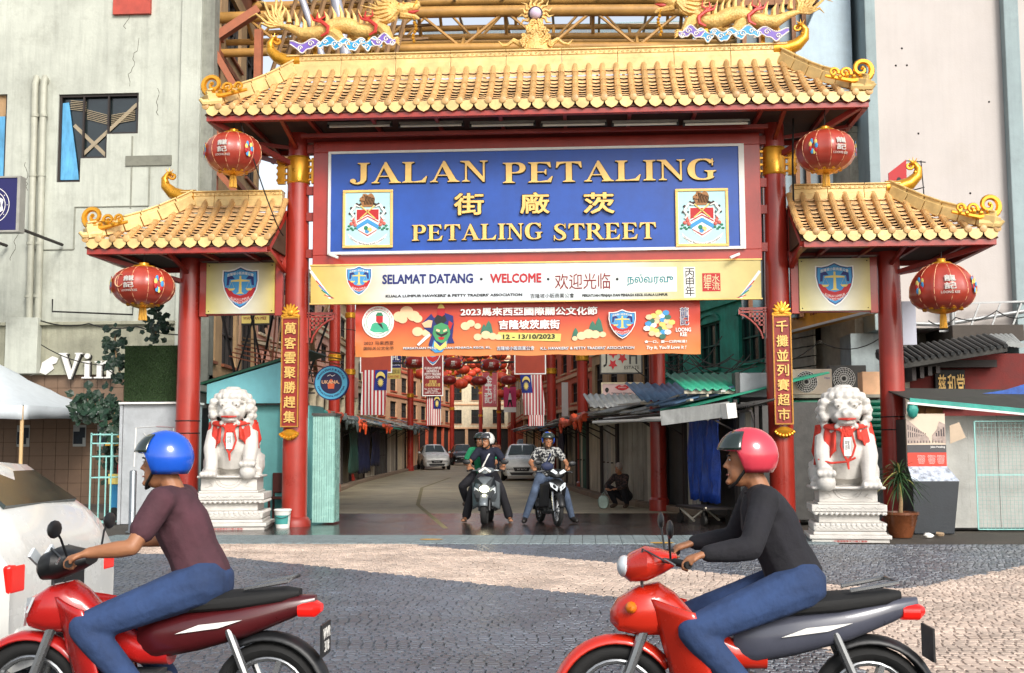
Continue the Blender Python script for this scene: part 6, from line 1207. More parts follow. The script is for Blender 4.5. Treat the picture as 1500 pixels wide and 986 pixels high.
# painted warrior figure in opera dress
W_ = [('printed_robe', M_navy, [(627, 465), (632, 460), (636, 466), (650, 458), (664, 463), (665, 475), (663, 495), (666, 503), (655, 503), (650, 512), (632, 514), (628, 505), (633, 490), (622, 482), (618, 474)]), ('printed_panel', M_sky, [(632, 512), (636, 498), (645, 508), (656, 497), (655, 506), (648, 516), (638, 517)]), ('printed_beard', M_blk, [(640, 462), (652, 462), (655, 470), (648, 476), (640, 476), (636, 470)]),
      ('printed_face', M_redi, [(641, 452), (652, 452), (652, 461), (648, 464), (641, 461)]), ('printed_crown', M_yl, [(641, 452), (643, 448), (646, 444), (650, 448), (652, 452)]), ('printed_sleeve', M_pk, [(618, 474), (628, 469), (634, 470), (632, 480), (622, 480)]),
      ('printed_mask', P('mask_green', '#3f8f5a', bump=0), [(636, 478), (647, 473), (659, 478), (660, 490), (655, 500), (647, 503), (639, 499), (634, 489)]), ('printed_mask_line', M_blk, [(638, 486), (647, 490), (657, 486), (655, 490), (647, 494), (640, 490)]), ('printed_mask_line', M_cl, [(640, 482), (645, 484), (644, 487), (639, 485)]), ('printed_mask_line', M_cl, [(650, 484), (655, 482), (655, 485), (650, 487)]), ('printed_mouth', M_redi, [(642, 494), (652, 494), (650, 498), (644, 498)]),
      ('printed_sword', M_wh, [(611, 505), (622, 494), (630, 489), (631, 492), (623, 499), (614, 507)]), ('printed_scarf', M_redi, [(658, 470), (664, 474), (660, 484), (657, 478)]), ('printed_brocade', M_yl, [(637, 500), (645, 508), (654, 500), (655, 508), (645, 514), (636, 508)])]
for i, (nm, m, pts) in enumerate(W_): bpoly(nm, m, pts, d=-.004 - .0011 * i)
cc = bpx(911.5, 475); q0 = shield(fb, cc[0], cc[1], .5, .54, -.045, detail=True)
c = bpx(966, 475)
for k in range(26):
    a = k * 2.4; r = .05 + .2 * (k / 26) ** .6; x, z = c[0] + r * math.cos(a), c[1] + r * math.sin(a); q = MB(); q.prism([(x + .065 * math.cos(j * .9 + k), z + .05 * math.sin(j * .9 + k)) for j in range(7)], -.008 - k * .0005 * (1), -.004); q.v = [(X, y - .012 + by(X, Z), Z) for X, y, Z in q.v]; q.build('printed_blossom', (M_yl, M_cl, M_mt, M_sky, M_wh, M_yl, M_pk)[k % 7], fb)
btxt('龍\n記', 996, 1009, 450, 477, M_wh, off=.03); btxt('龍\n記', 997, 1008, 451, 476, M_navy, d=-.012); btxt('LOONG\nKEE', 990, 1012, 480, 493, M_wh, off=.03); btxt('食一口，愛一口的味道！', 944, 1006, 498, 503, M_wh, off=.03); btxt("Try It, You'll Love It !", 946, 1004, 506, 513, M_wh, off=.03, shear=.2)
q = MB()
for x in (BX0, BX0 + 1.6, BX0 + 3.2, BX0 + 4.8, BX1): q.tube([(x, .0, H_ - .01), (x * 1.005, .08, H_ + .22)], .006, 4)
q.build('tie_cord', M_wire, fb)
# ================================================================ roof dragons, clouds and flaming pearl
M_dg = P('dragon_gold', '#dcb267', rough=.4, metal=.1, var=.2, bump=1.0, bscale=26, dirt=.25, dirtc='#8a6030'); M_rdr = P('ribbon_red', '#b52a1c', rough=.4, var=.1); M_pur = P('cloud_purple', '#6d53a8', rough=.4, var=.15, scale=3); M_cy = P('cloud_cyan', '#1f8fbe', rough=.4, var=.15, scale=3)
def dragon(label, X, sx):
    t = thing('roof_dragon', label, 'dragon', (X, -.05, 8.93), group='pair of gilded roof dragons')
    F = lambda x, z, y=0: (sx * x, y, z)      # x grows towards the head
    body = [F(-1.25, .62), F(-1.0, .55), F(-.75, .42), F(-.5, .42), F(-.28, .5), F(-.05, .58), F(.15, .55), F(.35, .45), F(.55, .45), F(.7, .58), F(.85, .72), F(1.0, .78)]
    mb = MB(); mb.tube(body, [.03, .07, .12, .15, .16, .16, .16, .15, .15, .14, .13, .12], 12)
    rows = []
    mb.build('body', M_dg, t)
    mb = MB()
    for i in range(17):                                   # dorsal fins
        s = i / 16 * (len(body) - 2) + .3; k = int(s); f = s - k; p = Vector(body[k]).lerp(Vector(body[k + 1]), f); mb.tube([p + Vector((0, 0, .1)), p + Vector((-sx * .01, 0, .24)), p + Vector((-sx * .07, 0, .36 + .04 * (i % 3)))], [.06, .04, .004], 5)
    mb.build('dorsal_fin', M_dg, t)
    mb = MB()
    for i in range(11):                                   # tail plume
        a = 100 + i * 9; L_ = .3 + .14 * (i % 3); mb.tube([F(-1.15, .6), F(-1.15 + .5 * L_ * math.cos(R(a)), .6 + .5 * L_ * math.sin(R(a)), -.03), F(-1.12 + 1.0 * L_ * math.cos(R(a - 14)), .62 + 1.0 * L_ * math.sin(R(a - 14)), -.02), F(-1.1 + 1.25 * L_ * math.cos(R(a - 4)), .62 + 1.3 * L_ * math.sin(R(a - 4)))], [.04, .035, .025, .004], 5)
    mb.build('tail_plume', M_dg, t)
    mb = MB()                                             # legs with clawed feet
    for x, z, d in ((-.55, .38, -1), (-.2, .42, 1), (.35, .4, -1), (.72, .5, 1)):
        k = F(x - .22, z - .02, -.14 * d); h = F(x - .3, .22, -.16 * d); f = F(x - .12 if d < 0 else x + .3, .12 if d < 0 else .22, -.18)
        mb.tube([F(x, z), F(x + .0, z - .06, -.1 * d), k, h] if d < 0 else [F(x, z), F(x + .14, z - .1, -.12), F(x + .25, .22, -.15), f], [.13, .12, .075, .05], 8)
        e = h if d < 0 else f
        for j in range(4): mb.tube([e, (e[0] + sx * (.09), e[1] - .03 + .02 * j, e[2] - .03 + .04 * (j - 1.5)), (e[0] + sx * .14, e[1] - .03 + .02 * j, e[2] - .07 + .05 * (j - 1.5))], [.03, .022, .004], 5)
    mb.build('leg', M_dg, t)
    mb = MB()                                             # head
    mb.ball(F(1.15, .84), (.17, .13, .12), 12); mb.tube([F(1.15, .86), F(1.32, .9), F(1.45, .9), F(1.5, .95)], [.13, .09, .07, .045], 9); mb.tube([F(1.15, .76), F(1.3, .72), F(1.42, .7), F(1.5, .66)], [.1, .06, .05, .02], 8)
    mb.ball(F(1.47, .97), .045, 7); mb.ball(F(1.22, .96, -.08), .035, 7); mb.build('head', M_dg, t)
    mb = MB(); mb.tube([F(1.25, .8), F(1.4, .79, -.02), F(1.5, .82, -.02)], [.04, .035, .008], 6); mb.build('tongue', M_rdr, t)
    mb = MB(); mb.ball(F(1.24, .97, -.11), .02, 6); mb.build('eye', M_dark, t)
    mb = MB()
    for sy in (-.07, .07): mb.tube([F(1.1, .93, sy), F(.95, 1.07, sy), F(.75, 1.12, sy * 1.3)], [.035, .025, .006], 6)
    for i in range(13):                                   # mane
        a = 105 + i * 12; y = -.08 - .03 * (i % 2); mb.tube([F(1.08, .8, y), F(1.08 + .2 * math.cos(R(a)), .8 + .18 * math.sin(R(a)), y - .02), F(1.0 + .3 * math.cos(R(a + 8)), .8 + .22 * math.sin(R(a + 8)), y - .01), F(.9 + (.3 + .12 * (i % 3)) * math.cos(R(a)), .84 + .3 * math.sin(R(a)), y)], [.055, .05, .035, .004], 6)
    mb.build('mane', M_dg, t)
    mb = MB(); mb.tube([F(1.4, .88, -.08), F(1.5, 1.05, -.1), F(1.42, 1.15, -.1)], [.015, .012, .005], 5)
    for j in range(7): mb.ball(F(1.42 + .03 * math.sin(j), .55 - .06 * j, -.1), .035, 6)
    mb.tube([F(1.38, .7, -.08), F(1.42, .6, -.1)], .01, 5); mb.build('pearl_chain', M_goldm, t)
    for x in (-.3, .62):                                  # flying red ribbons
        mb = MB(); mb.tube([F(x - .05, .3, -.2), F(x + .07, .36, -.21), F(x + .08, .48, -.2), F(x - .04, .58, -.2), F(x - .14, .66, -.19), F(x - .12, .78, -.17)], [.02, .035, .04, .035, .03, .008], 6, flat=.5); mb.tube([F(x - .05, .58, -.2), F(x - .2, .62, -.2), F(x - .26, .74, -.19)], [.03, .025, .006], 6, flat=.5); mb.tube([F(x - .1, .62, -.2), F(x + .02, .68, -.2), F(x + .0, .8, -.19)], [.025, .02, .006], 6, flat=.5); mb.build('ribbon', M_rdr, t)
    def cl(x0, x1, m, up=0, y=-.18):
        n = 9; T_ = []; B_ = []
        for i in range(n * 3 + 1):
            u = i / (n * 3); x = x0 + (x1 - x0) * u; T_.append(F(x, .17 + .05 * math.sin(u * 9 + x0 * 5) + .045 * math.sin(math.pi * u) + up)); B_.append(F(x, .11 + .05 * math.sin(u * 9 + x0 * 5) - .07 * math.sin(math.pi * u) * (1 + .3 * math.sin(u * 22)) + up))
        poly = [(p[0], p[2]) for p in T_ + B_[::-1]]; q = MB(); q.prism(poly, y - .02, y + .02); q.build('cloud', m, t); q = MB()
        q.tube([(p[0], y - .02, p[2]) for p in T_], .012, 4); q.tube([(p[0], y - .02, p[2]) for p in B_], .012, 4)
        for cx_, r in ((.3, .05), (.62, .06), (.85, .045)): u = x0 + (x1 - x0) * cx_; q.tube([(sx * u + r * (1 - k / 16) * math.cos(k * .6), y - .028, .12 + .05 * math.sin(cx_ * 9 + x0 * 5) + up + r * (1 - k / 16) * math.sin(k * .6)) for k in range(14)], .01, 4)
        q.build('cloud_edge', M_wh, t)
    cl(-.95, -.3, M_pur); cl(-.42, .1, M_cy, .03, -.19); cl(-.0, .5, M_cy, .0, -.2); cl(.4, .82, M_cy, -.0, -.185); cl(.62, 1.08, M_pur, .05, -.21)
    mb = MB(); mb.bar(F(-.5, -.06), F(-.5, .4), .07); mb.bar(F(.55, -.06), F(.55, .4), .07); mb.build('stay', M_goldm, t)
    return t
dragon('gilded dragon on the left half of the main ridge, head to the right', -3.72, 1); dragon('gilded dragon on the right half of the main ridge, head to the left', 3.75, -1)
pl = thing('flaming_pearl', 'gilt cloud pedestal with a pale flaming pearl at the middle of the ridge', 'ornament', (-.0, -.05, 8.9))
mb = MB(); mb.lathe([(.34, 0), (.3, .1), (.22, .3), (.15, .5), (.11, .62)], 14, sy=.5)
for k in range(26):
    z = .04 + .52 * (k / 26); r = (.34 - .42 * z) * rnd.uniform(.2, 1); x = r * (1 if k % 2 else -1); scroll(mb, (x, z + .03), .055, rnd.uniform(0, 360), 1.2, .024, .014, y=-.14 + .12 * z, n=10)
mb.build('cloud_base', M_dg, pl)
for sx in (-1, 1): mb = MB(); mb.tube([(sx * .25, -.05, .1), (sx * .42, -.05, .2), (sx * .52, -.05, .12), (sx * .62, -.05, .1), (sx * .7, -.05, .19)], [.06, .05, .035, .03, .008], 7); mb.build('ribbon_tail', M_dg, pl)
mb = MB()
for k in range(11):
    a = -30 + k * 24; mb.tube([(.1 * math.cos(R(a)), 0, .72 + .1 * math.sin(R(a))), (.2 * math.cos(R(a + 8)), 0, .72 + .2 * math.sin(R(a + 8))), (.26 * math.cos(R(a - 6)), 0, .72 + .27 * math.sin(R(a - 6))), (.35 * math.cos(R(a + 3)), 0, .72 + .38 * math.sin(R(a + 3)))], [.05, .035, .025, .004], 6)
mb.build('flame', M_dg, pl); mb = MB(); mb.ball((0, -.05, .72), .115, 18); mb.build('pearl', P('pearl_lilac', '#cdbdd2', rough=.2, var=.05, bump=0), pl); mb = MB(); mb.tube([(.13 * math.cos(k * .4), -.05, .72 + .13 * math.sin(k * .4)) for k in range(17)], .014, 5); mb.build('pearl_rim', M_frame, pl)
# ================================================================ stone lions
M_mrb = P('white_marble', '#c6c2bb', rough=.55, var=.08, scale=5, bump=.25, bscale=40, dirt=.22, dirtc='#8b8478'); M_cloth = P('red_sash_cloth', '#c43322', rough=.65, var=.2, scale=6, bump=.5, bscale=18)
def plinth(label, loc, sc, rz):
    t = thing('lion_plinth', label, 'plinth', loc, rz, 'carved white stone plinths'); t.scale = (sc, sc, sc)
    def tier(w, d, z0, z1, nm='tier', b=.012): q = MB(); q.box(-w, w, -d, d, z0, z1); return q.build(nm, M_mrb, t, bev=b)
    tier(.70, .62, 0, .07, 'base_slab'); tier(.74, .66, .072, .14, 'base_slab'); tier(.66, .58, .142, .2); tier(.66, .58, .202, .36, 'carved_tier', .04); tier(.55, .48, .362, .52, 'waist'); tier(.66, .58, .522, .57, 'carved_tier', .03); tier(.68, .60, .572, .7, 'carved_tier'); tier(.56, .50, .702, .74); tier(.53, .46, .742, .985, 'top_block')
    q = MB()
    for z, w, d, n in ((.535, .655, .575, 14), (.33, .65, .57, 14)):
        for i in range(n): x = -w + 2 * w * (i + .5) / n; q.ball((x, -d - .0, z), (w / n * .85, .03, .035), 7); q.ball((w, -d + 2 * d * (i + .5) / n, z), (.03, d / n * .85, .035), 6)
    o = q.build('petal_moulding', M_mrb, t); o['kind'] = 'stuff'
    q = MB()
    for i in range(12): x = -.62 + 1.24 * (i + .5) / 12; q.tube([(x - .05, -.602, .61 + .03 * (i % 2)), (x, -.605, .66 - .03 * (i % 2)), (x + .05, -.602, .61 + .03 * (i % 2))], .009, 4); q.tube([(x - .05, -.582, .25), (x, -.585, .29), (x + .05, -.582, .25)], .009, 4)
    q.tube([(.26 * math.cos(R(a)), -.463, .985 + .19 * math.sin(R(a))) for a in range(180, 361, 15)], .01, 4); q.tube([(.2 * math.cos(R(a)), -.463, .985 + .14 * math.sin(R(a))) for a in range(180, 361, 15)], .008, 4); q.tube([(x, -.463, z) for x, z in ((-.45, .8), (-.3, .84), (-.36, .9))], .008, 4); q.tube([(x, -.463, z) for x, z in ((.45, .8), (.3, .84), (.36, .9))], .008, 4)
    o = q.build('carving', M_mrb, t); o['kind'] = 'stuff'
    lettering('中國福建惠安石雕工藝廠', -.3, .3, .015, .05, -.623, M_redi, t, depth=.003)
    return t
def lion(label, loc, sc, rz, ballside, cubside=None, long_sash=True):
    t = thing('stone_lion', label, 'statue', loc, rz, 'pair of white stone guardian lions'); t.scale = (sc, sc, sc); b = MB()
    b.ball((0, .14, .3), (.33, .34, .32), 18); b.tube([(0, .1, .25), (0, -.04, .52), (0, -.1, .78)], [.32, .3, .24], 16); b.ball((0, -.12, .5), (.29, .2, .3), 16); b.ball((0, -.15, .62), (.26, .18, .2), 16)
    for s in (-1, 1):
        b.ball((s * .3, .12, .2), (.16, .3, .22), 14); b.tube([(s * .3, .1, .14), (s * .37, -.12, .07)], [.13, .08], 10)
        rais = s == ballside; y1 = -.33
        b.tube([(s * .25, -.1, .66), (s * .29, -.22, .42), (s * .27, -.28, .2), (s * .27, y1, .2 if rais else .07)], [.13, .115, .095, .085], 12); zf = .2 if rais else .05
        b.ball((s * .28, y1 - .06, zf + .01), (.125, .14, .065), 12)
        for k in range(4): b.ball((s * .28 - .09 + .06 * k, y1 - .17, zf), (.038, .055, .05), 8)
        for k in range(3): b.ball((s * .37 - .06 + .05 * k, -.2, .05), (.035, .055, .045), 8)
    if ballside: b.ball((ballside * .28, -.41, .09), .125, 16)
    # head
    b.ball((0, -.22, 1.0), (.22, .2, .2), 18); b.ball((0, -.38, .95), (.15, .13, .085), 14); b.ball((0, -.45, .99), (.07, .06, .05), 10); b.ball((0, -.37, .855), (.12, .11, .05), 12)
    for s in (-1, 1):
        b.ball((s * .1, -.4, 1.07), (.06, .04, .04), 9); b.tube([(s * .04, -.42, 1.11), (s * .13, -.4, 1.13), (s * .2, -.32, 1.1)], [.025, .035, .02], 7); b.ball((s * .1, -.42, .93), (.07, .06, .05), 8); b.ball((s * .22, -.22, 1.12), (.05, .05, .07), 8)
        b.ball((s * .045, -.5, .97), .028, 7)
    # mane of snail curls
    for ring in range(8):
        a0 = -60 + ring * 26
        for k in range(15):
            th = R(-75 + k * 25) if ring % 2 else R(-62 + k * 25)
            lat = R(-48 + ring * 18); r = .34 - .0 * ring; x = r * math.cos(lat) * math.sin(th) * .92; y = -.12 + r * math.cos(lat) * math.cos(th) * .8; z = .98 + .32 * math.sin(lat)
            if y < -.28 and z < 1.17: continue
            b.ball((x, y, z), .062, 8)
    for s in (-1, 1):
        for k in range(6): b.ball((s * (.27 + .02 * math.sin(k)), -.26 + .015 * k, 1.12 - k * .075), .058, 8)
        for k in range(4): b.ball((s * .3, .3 + .03 * k, .5 - .1 * k), .07, 8); b.ball((s * .4, .1 + .05 * k, .12 + .06 * k), .05, 7)
    for k in range(5): b.ball((-.12 + .06 * k, -.36, .8 - .02 * (2 - abs(k - 2))), .04, 7)
    b.ball((0, .4, .5), (.12, .1, .3), 10); b.box(-.46, .46, -.42, .44, -.005, .03)
    me = remesh(b, .0145, 2, .5); me.materials.append(M_mrb); mobj('body', me, M_mrb, t)
    mb = MB(); mb.tube([(-.11, -.472, .895), (0, -.505, .89), (.11, -.472, .895)], [.01, .018, .01], 6); mb.build('red_lip', M_rdr, t)
    for s in (-1, 1): mb = MB(); mb.ball((s * .1, -.435, 1.065), .014, 8); mb.build('eye', P('stone_shade', '#7d766c', bump=0), t)
    # red sash: rosette, shoulder cloths and hanging bands
    s_ = thing('sash', None, None); s_.parent = t; mb = MB()
    for k in range(24): a = k * 2.4; r = .012 * k ** .55 * 1.25; mb.ball((r * math.cos(a) * 1.0, -.385 + .15 * r, .75 + r * math.sin(a)), (.03, .022, .03), 6)
    mb.build('rosette', M_cloth, s_)
    mb = MB(); mb.tube([(-.34, -.05, .8), (-.25, -.27, .8), (-.1, -.37, .77), (0, -.38, .76), (.1, -.37, .78), (.25, -.28, .81), (.34, -.05, .83)], [.03] * 7, 8, flat=.6); mb.build('collar_band', M_cloth, s_)
    mb = MB(); mb.tube([(-.05, -.385, .72), (-.08, -.40, .55), (-.04, -.39, .42), (0, -.38, .36), (.01, -.39, .25)], [.014, .016, .014, .02, .012], 6, flat=.5); mb.tube([(.06, -.385, .72), (.1, -.39, .55), (.06, -.39, .43), (0, -.38, .36)], [.014] * 4, 6, flat=.5)
    if long_sash: mb.tube([(-.36, -.3, .38), (-.2, -.36, .33), (0, -.38, .35), (.1, -.38, .4)], .014, 6)
    mb.build('hanging_band', M_cloth, s_)
    for s in (-1, 1):
        q = random.Random(s + int(sc * 100)); Lh = (.55 if s == -1 else .32) if long_sash else (.42 if s == 1 else .5)
        def shc(u, v):                                   # folds fall from the collar over shoulder and upper arm
            th = R(20 + 85 * u); rr = .30 + .05 * (1 - v) + .02 * math.sin(u * 22 + 2 * v) ; return (s * rr * math.sin(th) * 1.12, -.02 - rr * math.cos(th) * .98, .84 - .02 * u - Lh * (1 - v) * (.35 + .65 * math.sin(math.pi * min(1, .15 + u * .75))) + .02 * math.sin(u * 15) * (1 - v))
        mb = MB(); mb.grid(shc, 24, 8); mb.build('shoulder_cloth', M_cloth, s_, solid=.012)
    mb = MB(); mb.box(-.045, .045, -.405, -.39, .42, .66); mb.build('paper_tag', M_wh, s_, bev=.01); lettering('平安\n吉祥', -.03, .03, .5, .62, -.406, M_blk, s_, depth=.002)
    return t
def pair(px0, px1, pyb, pyt, label1, label2, rz, ballside, long_):
    p = gr((px0 + px1) / 2, pyb); D = p.y - CAM.y; w = (px1 - px0) / FPX * D; sc = w / 1.62; p.y += .55 * sc
    plinth(label1, p, sc, rz); topz = 1.5 + (650.0 - pyt) / FPX * (p.y - CAM.y); hL = topz - .985 * sc
    lion(label2, (p.x, p.y, .99 * sc), hL / 1.32, rz, ballside, long_sash=long_)
pair(264, 390, 777, 567, 'carved white stone plinth under the left lion, beside the white bucket', 'white stone lion with red rosette collar on the left plinth', R(8), 1, False)
pair(1188, 1312, 795, 571, 'carved white stone plinth under the right lion, beside the brown plant pot', 'white stone lion draped with long red sash on the right plinth', R(-6), -1, True)
# ================================================================ plants
M_leaf = P('leaf_green', '#2c4a26', rough=.5, var=.35, scale=3, bump=.1, island=.3); M_leafd = P('leaf_dark_green', '#1d3a26', rough=.45, var=.35, scale=3, bump=.1, island=.35); M_trunk = P('palm_trunk', '#9a7f5c', rough=.85, var=.25, bump=.5, stretch=(1, 1, 4)); M_pot = P('glazed_brown_pot', '#6a3c22', rough=.25, var=.25, streak=.2, bump=.05)
def blade(mb, base, d, L_, w, droop, n=5):
    base = Vector(base); d = Vector(d).normalized(); side = d.cross(Vector((0, 0, 1))); side = side.normalized() if side.length > .01 else Vector((1, 0, 0)); pts = []
    for i in range(n + 1):
        t = i / n; p = base + d * L_ * t + Vector((0, 0, -droop * t * t * L_)); ww = w * (1 - t) ** .6 * (.5 + 2 * t if t < .25 else 1); pts += [p - side * ww / 2, p + Vector((0, 0, -.15 * w)), p + side * ww / 2]
    mb.add(pts, [(3 * i + a, 3 * i + a + 1, 3 * i + a + 4, 3 * i + a + 3) for i in range(n) for a in (0, 1)])
def potted(label, px, pyb, potw, poth, top, nlv, L_, m=M_leaf, potm=M_pot, grp='potted dracaena palms beside the outer columns', seed=1):
    p = gr(px, pyb); q = random.Random(seed); t = thing('potted_palm', label, 'plant', (p.x, p.y + potw / 2, 0), group=grp); mb = MB(); r = potw / 2
    mb.lathe([(r * .6, 0), (r * .75, poth * .3), (r * .95, poth * .85), (r * 1.04, poth * .9), (r * 1.04, poth), (r * .9, poth), (r * .88, poth * .88), (.01, poth * .86)], 24); mb.build('pot', potm, t)
    mb = MB(); mb.tube([(0, 0, poth * .8), (.02, 0, poth + .2), (-.02, 0, top)], [.04, .03, .028], 8); mb.build('trunk', M_trunk, t)
    cr = thing('crown', None, None); cr.parent = t
    for k in range(nlv):
        a = q.uniform(0, 2 * math.pi); e = q.uniform(-.5, 1.3); mb = MB(); z = top - q.uniform(0, .25); blade(mb, (0, 0, z), (math.cos(a) * math.cos(e), math.sin(a) * math.cos(e), math.sin(e) + .15), L_ * q.uniform(.7, 1.1), .035, q.uniform(.3, .9)); mb.build('leaf', m if q.random() < .85 else P('leaf_dry', '#8f8a4c', bump=0), cr)
potted('potted dracaena with spiky leaves in a brown pot beside the right outer column', 1327, 789, .56, .4, 1.05, 110, .5, seed=3)
potted('small spiky palm in a tan pot before the grey cabinet by the left outer column', 258, 769, .5, .36, .95, 80, .36, potm=P('tan_pot', '#8d7a55', rough=.5, var=.2), seed=5)
def climber(label, pts, n, spread, size, m=M_leafd, seed=1, cat='plant'):
    q = random.Random(seed); t = thing('climbing_plant', label, cat, pts[0]); o = Vector(pts[0]); mb = MB(); P_ = [Vector(p) - o for p in pts]; mb.tube(P_, .02, 6); mb.build('stem', M_trunk, t); fo = MB()
    for k in range(n):
        s = q.random() * (len(P_) - 1); i = min(int(s), len(P_) - 2); c = P_[i].lerp(P_[i + 1], s - i) + Vector((q.gauss(0, spread), q.gauss(0, spread * .6) - .05, q.gauss(0, spread))); a = q.uniform(0, 6.28); sz = size * q.uniform(.6, 1.3)
        nrm = Vector((q.uniform(-.6, .6), -1, q.uniform(-.1, .9))).normalized(); u = nrm.cross(Vector((math.cos(a), .1, math.sin(a)))).normalized(); v = u.cross(nrm)
        sh = [(0, -.5), (.38, -.25), (.45, .1), (.2, .3), (0, .6), (-.2, .3), (-.45, .1), (-.38, -.25)]
        fo.add([c] + [c + u * x * sz + v * z * sz + nrm * (-.08 * sz if j % 2 else 0) for j, (x, z) in enumerate(sh)], [(0, j + 1, (j + 1) % 8 + 1) for j in range(8)])
    f = fo.build('foliage', m, t); f['kind'] = 'stuff'; return t
climber('leafy climber spilling over the top of the artificial grass panel', [at(228, 452, 1.0), at(232, 470, 1.0), at(226, 500, 1.0)], 70, .13, .14, seed=2)
climber('dark leafy plant hanging left of the artificial grass panel', [at(168, 490, 1.2), at(170, 520, 1.1), at(176, 548, 1.0)], 80, .14, .15, seed=4)
climber('broad leaved plant spreading beside the tent edge above the menu rack', [at(120, 600, 1.4), at(145, 590, 1.2), at(175, 610, 1.1), at(178, 640, 1.1)], 190, .16, .17, seed=6)
climber('low dark leaves behind the teal rack', [at(160, 640, 1.6), at(165, 690, 1.6)], 60, .15, .13, seed=8)
# ================================================================ left side kit
t = thing('grass_panel', 'square box covered in dark artificial grass on top of the grey cabinet', 'panel', (-7.52, .62, 2.36)); M_ag = P('artificial_grass', '#2c4220', rough=.95, var=.5, scale=30, bump=1.0, bscale=120)
q = MB(); q.box(-.55, .55, 0, .6, 0, 1.08); q.build('box', M_ag, t); q = MB(); qq = random.Random(5)
for k in range(4500): x, z = qq.uniform(-.55, .55), qq.uniform(.0, 1.08); dx = qq.uniform(-.015, .015); q.add([(x, 0, z), (x + .008, 0, z), (x + dx, -.03, z + qq.uniform(-.005, .03))], [(0, 1, 2)])
o = q.build('grass_tuft', P('artificial_grass_blade', '#3a5626', rough=.9, var=.4, scale=8, bump=0, island=.4), t); o['kind'] = 'stuff'
t = thing('metal_cabinet', 'plain pale grey metal cabinet with scraped white paint lines by the left outer column', 'cabinet', (-7.4, .6, 0)); M_gc = P('cabinet_grey', '#a9adb0', rough=.5, var=.1, dirt=.18, streak=.12)
q = MB(); q.box(-.66, .66, 0, .7, 0, 2.3); q.build('casing', M_gc, t, bev=.01); q = MB(); q.box(-.72, .7, -.1, .7, 2.302, 2.34); q.build('top_board', M_wh, t)
q = MB(); q.box(-.72, -.665, -.03, .03, 0, 2.3); q.build('edge_post', M_gc, t)
for nm, m, pts in (('tape', M_wh, [(-.4, 1.85), (0, 1.87)]), ('tape', M_redi, [(0, 1.87), (.35, 1.85)]), ('tape', M_wh, [(-.4, 1.85), (-.42, 1.1)]), ('tape', M_wh, [(.34, 1.84), (.34, 1.6)]), ('tape', M_wh, [(-.25, 1.75), (-.02, 1.5), (.15, 1.1)]), ('tape', M_wh, [(.25, 1.75), (.0, 1.45), (-.2, 1.05), (-.24, .9), (-.18, .88)])):
    q = MB()
    for a, b in zip(pts[:-1], pts[1:]): q.bar((a[0], -.003, a[1]), (b[0], -.003, b[1]), .022, .004)
    q.build(nm, m, t)
# teal wire rack with yellow things
M_teal = P('teal_painted_wire', '#8cc4bd', rough=.4, var=.08, bump=0)
t = thing('wire_rack', 'tall pale teal wire rack standing left of the grey cabinet', 'rack', (-8.35, .35, 0))
q = MB()
for x, y in ((-.22, 0), (.18, 0), (-.22, .4), (.18, .4)): q.bar((x, y, 0), (x, y, 1.75), .025)
q.build('frame', M_teal, t); q = MB()
for z in (.05, .9, 1.3, 1.55, 1.72): q.bar((-.22, 0, z), (.18, 0, z), .025); q.bar((-.22, .4, z), (.18, .4, z), .025); q.bar((-.22, 0, z), (-.22, .4, z), .02); q.bar((.18, 0, z), (.18, .4, z), .02)
q.bar((.08, 0, .05), (.08, 0, 1.3), .02); q.build('rail', M_teal, t)
t = thing('food_cart', 'small blue and yellow food cart with orange roof behind the teal rack', 'cart', (-8.2, 1.1, 0)); q = MB(); q.box(-.3, .4, 0, .6, .2, .95); q.build('body', P('cart_blue', '#2a7fae', rough=.4), t, bev=.02); q = MB(); q.box(-.32, .42, -.03, .0, .75, .95); q.build('band', M_yl, t)
q = MB(); q.prism([(-.4, 1.5), (.5, 1.5), (.42, 1.62), (.3, 1.72), (-.1, 1.72), (-.32, 1.62)], -.1, .7); q.build('roof', P('cart_orange', '#dba03a', rough=.4), t, bev=.02); q = MB(); q.bar((-.28, .05, .95), (-.28, .05, 1.5), .04); q.bar((.38, .05, .95), (.38, .05, 1.5), .04); q.build('post', M_teal, t)
for x in (-.2, .3): q = MB(); q.tube([(x, -.02, .15), (x, .04, .15)], .15, 16); q.build('wheel', M_dark, t)
for x, c_ in ((-.15, M_redi), (.05, M_grn), (.2, M_yl)): q = MB(); q.lathe([(.05, 0), (.05, .15), (.03, .2)], 10, c=(x, .1, .96)); q.build('jar', c_, t)
t = thing('bollard', 'slim brushed steel bollard in front of the teal rack', 'bollard', gr(193, 780)); q = MB(); q.lathe([(.075, 0), (.06, .02), (.06, 1.05), (.05, 1.07), (.01, 1.075)], 20); q.build('tube', P('brushed_steel', '#8f9496', rough=.3, metal=.8, bump=0), t); q = MB(); q.lathe([(.11, 0), (.11, .02), (.07, .03)], 18); q.build('foot_plate', MC['brushed_steel'], t)
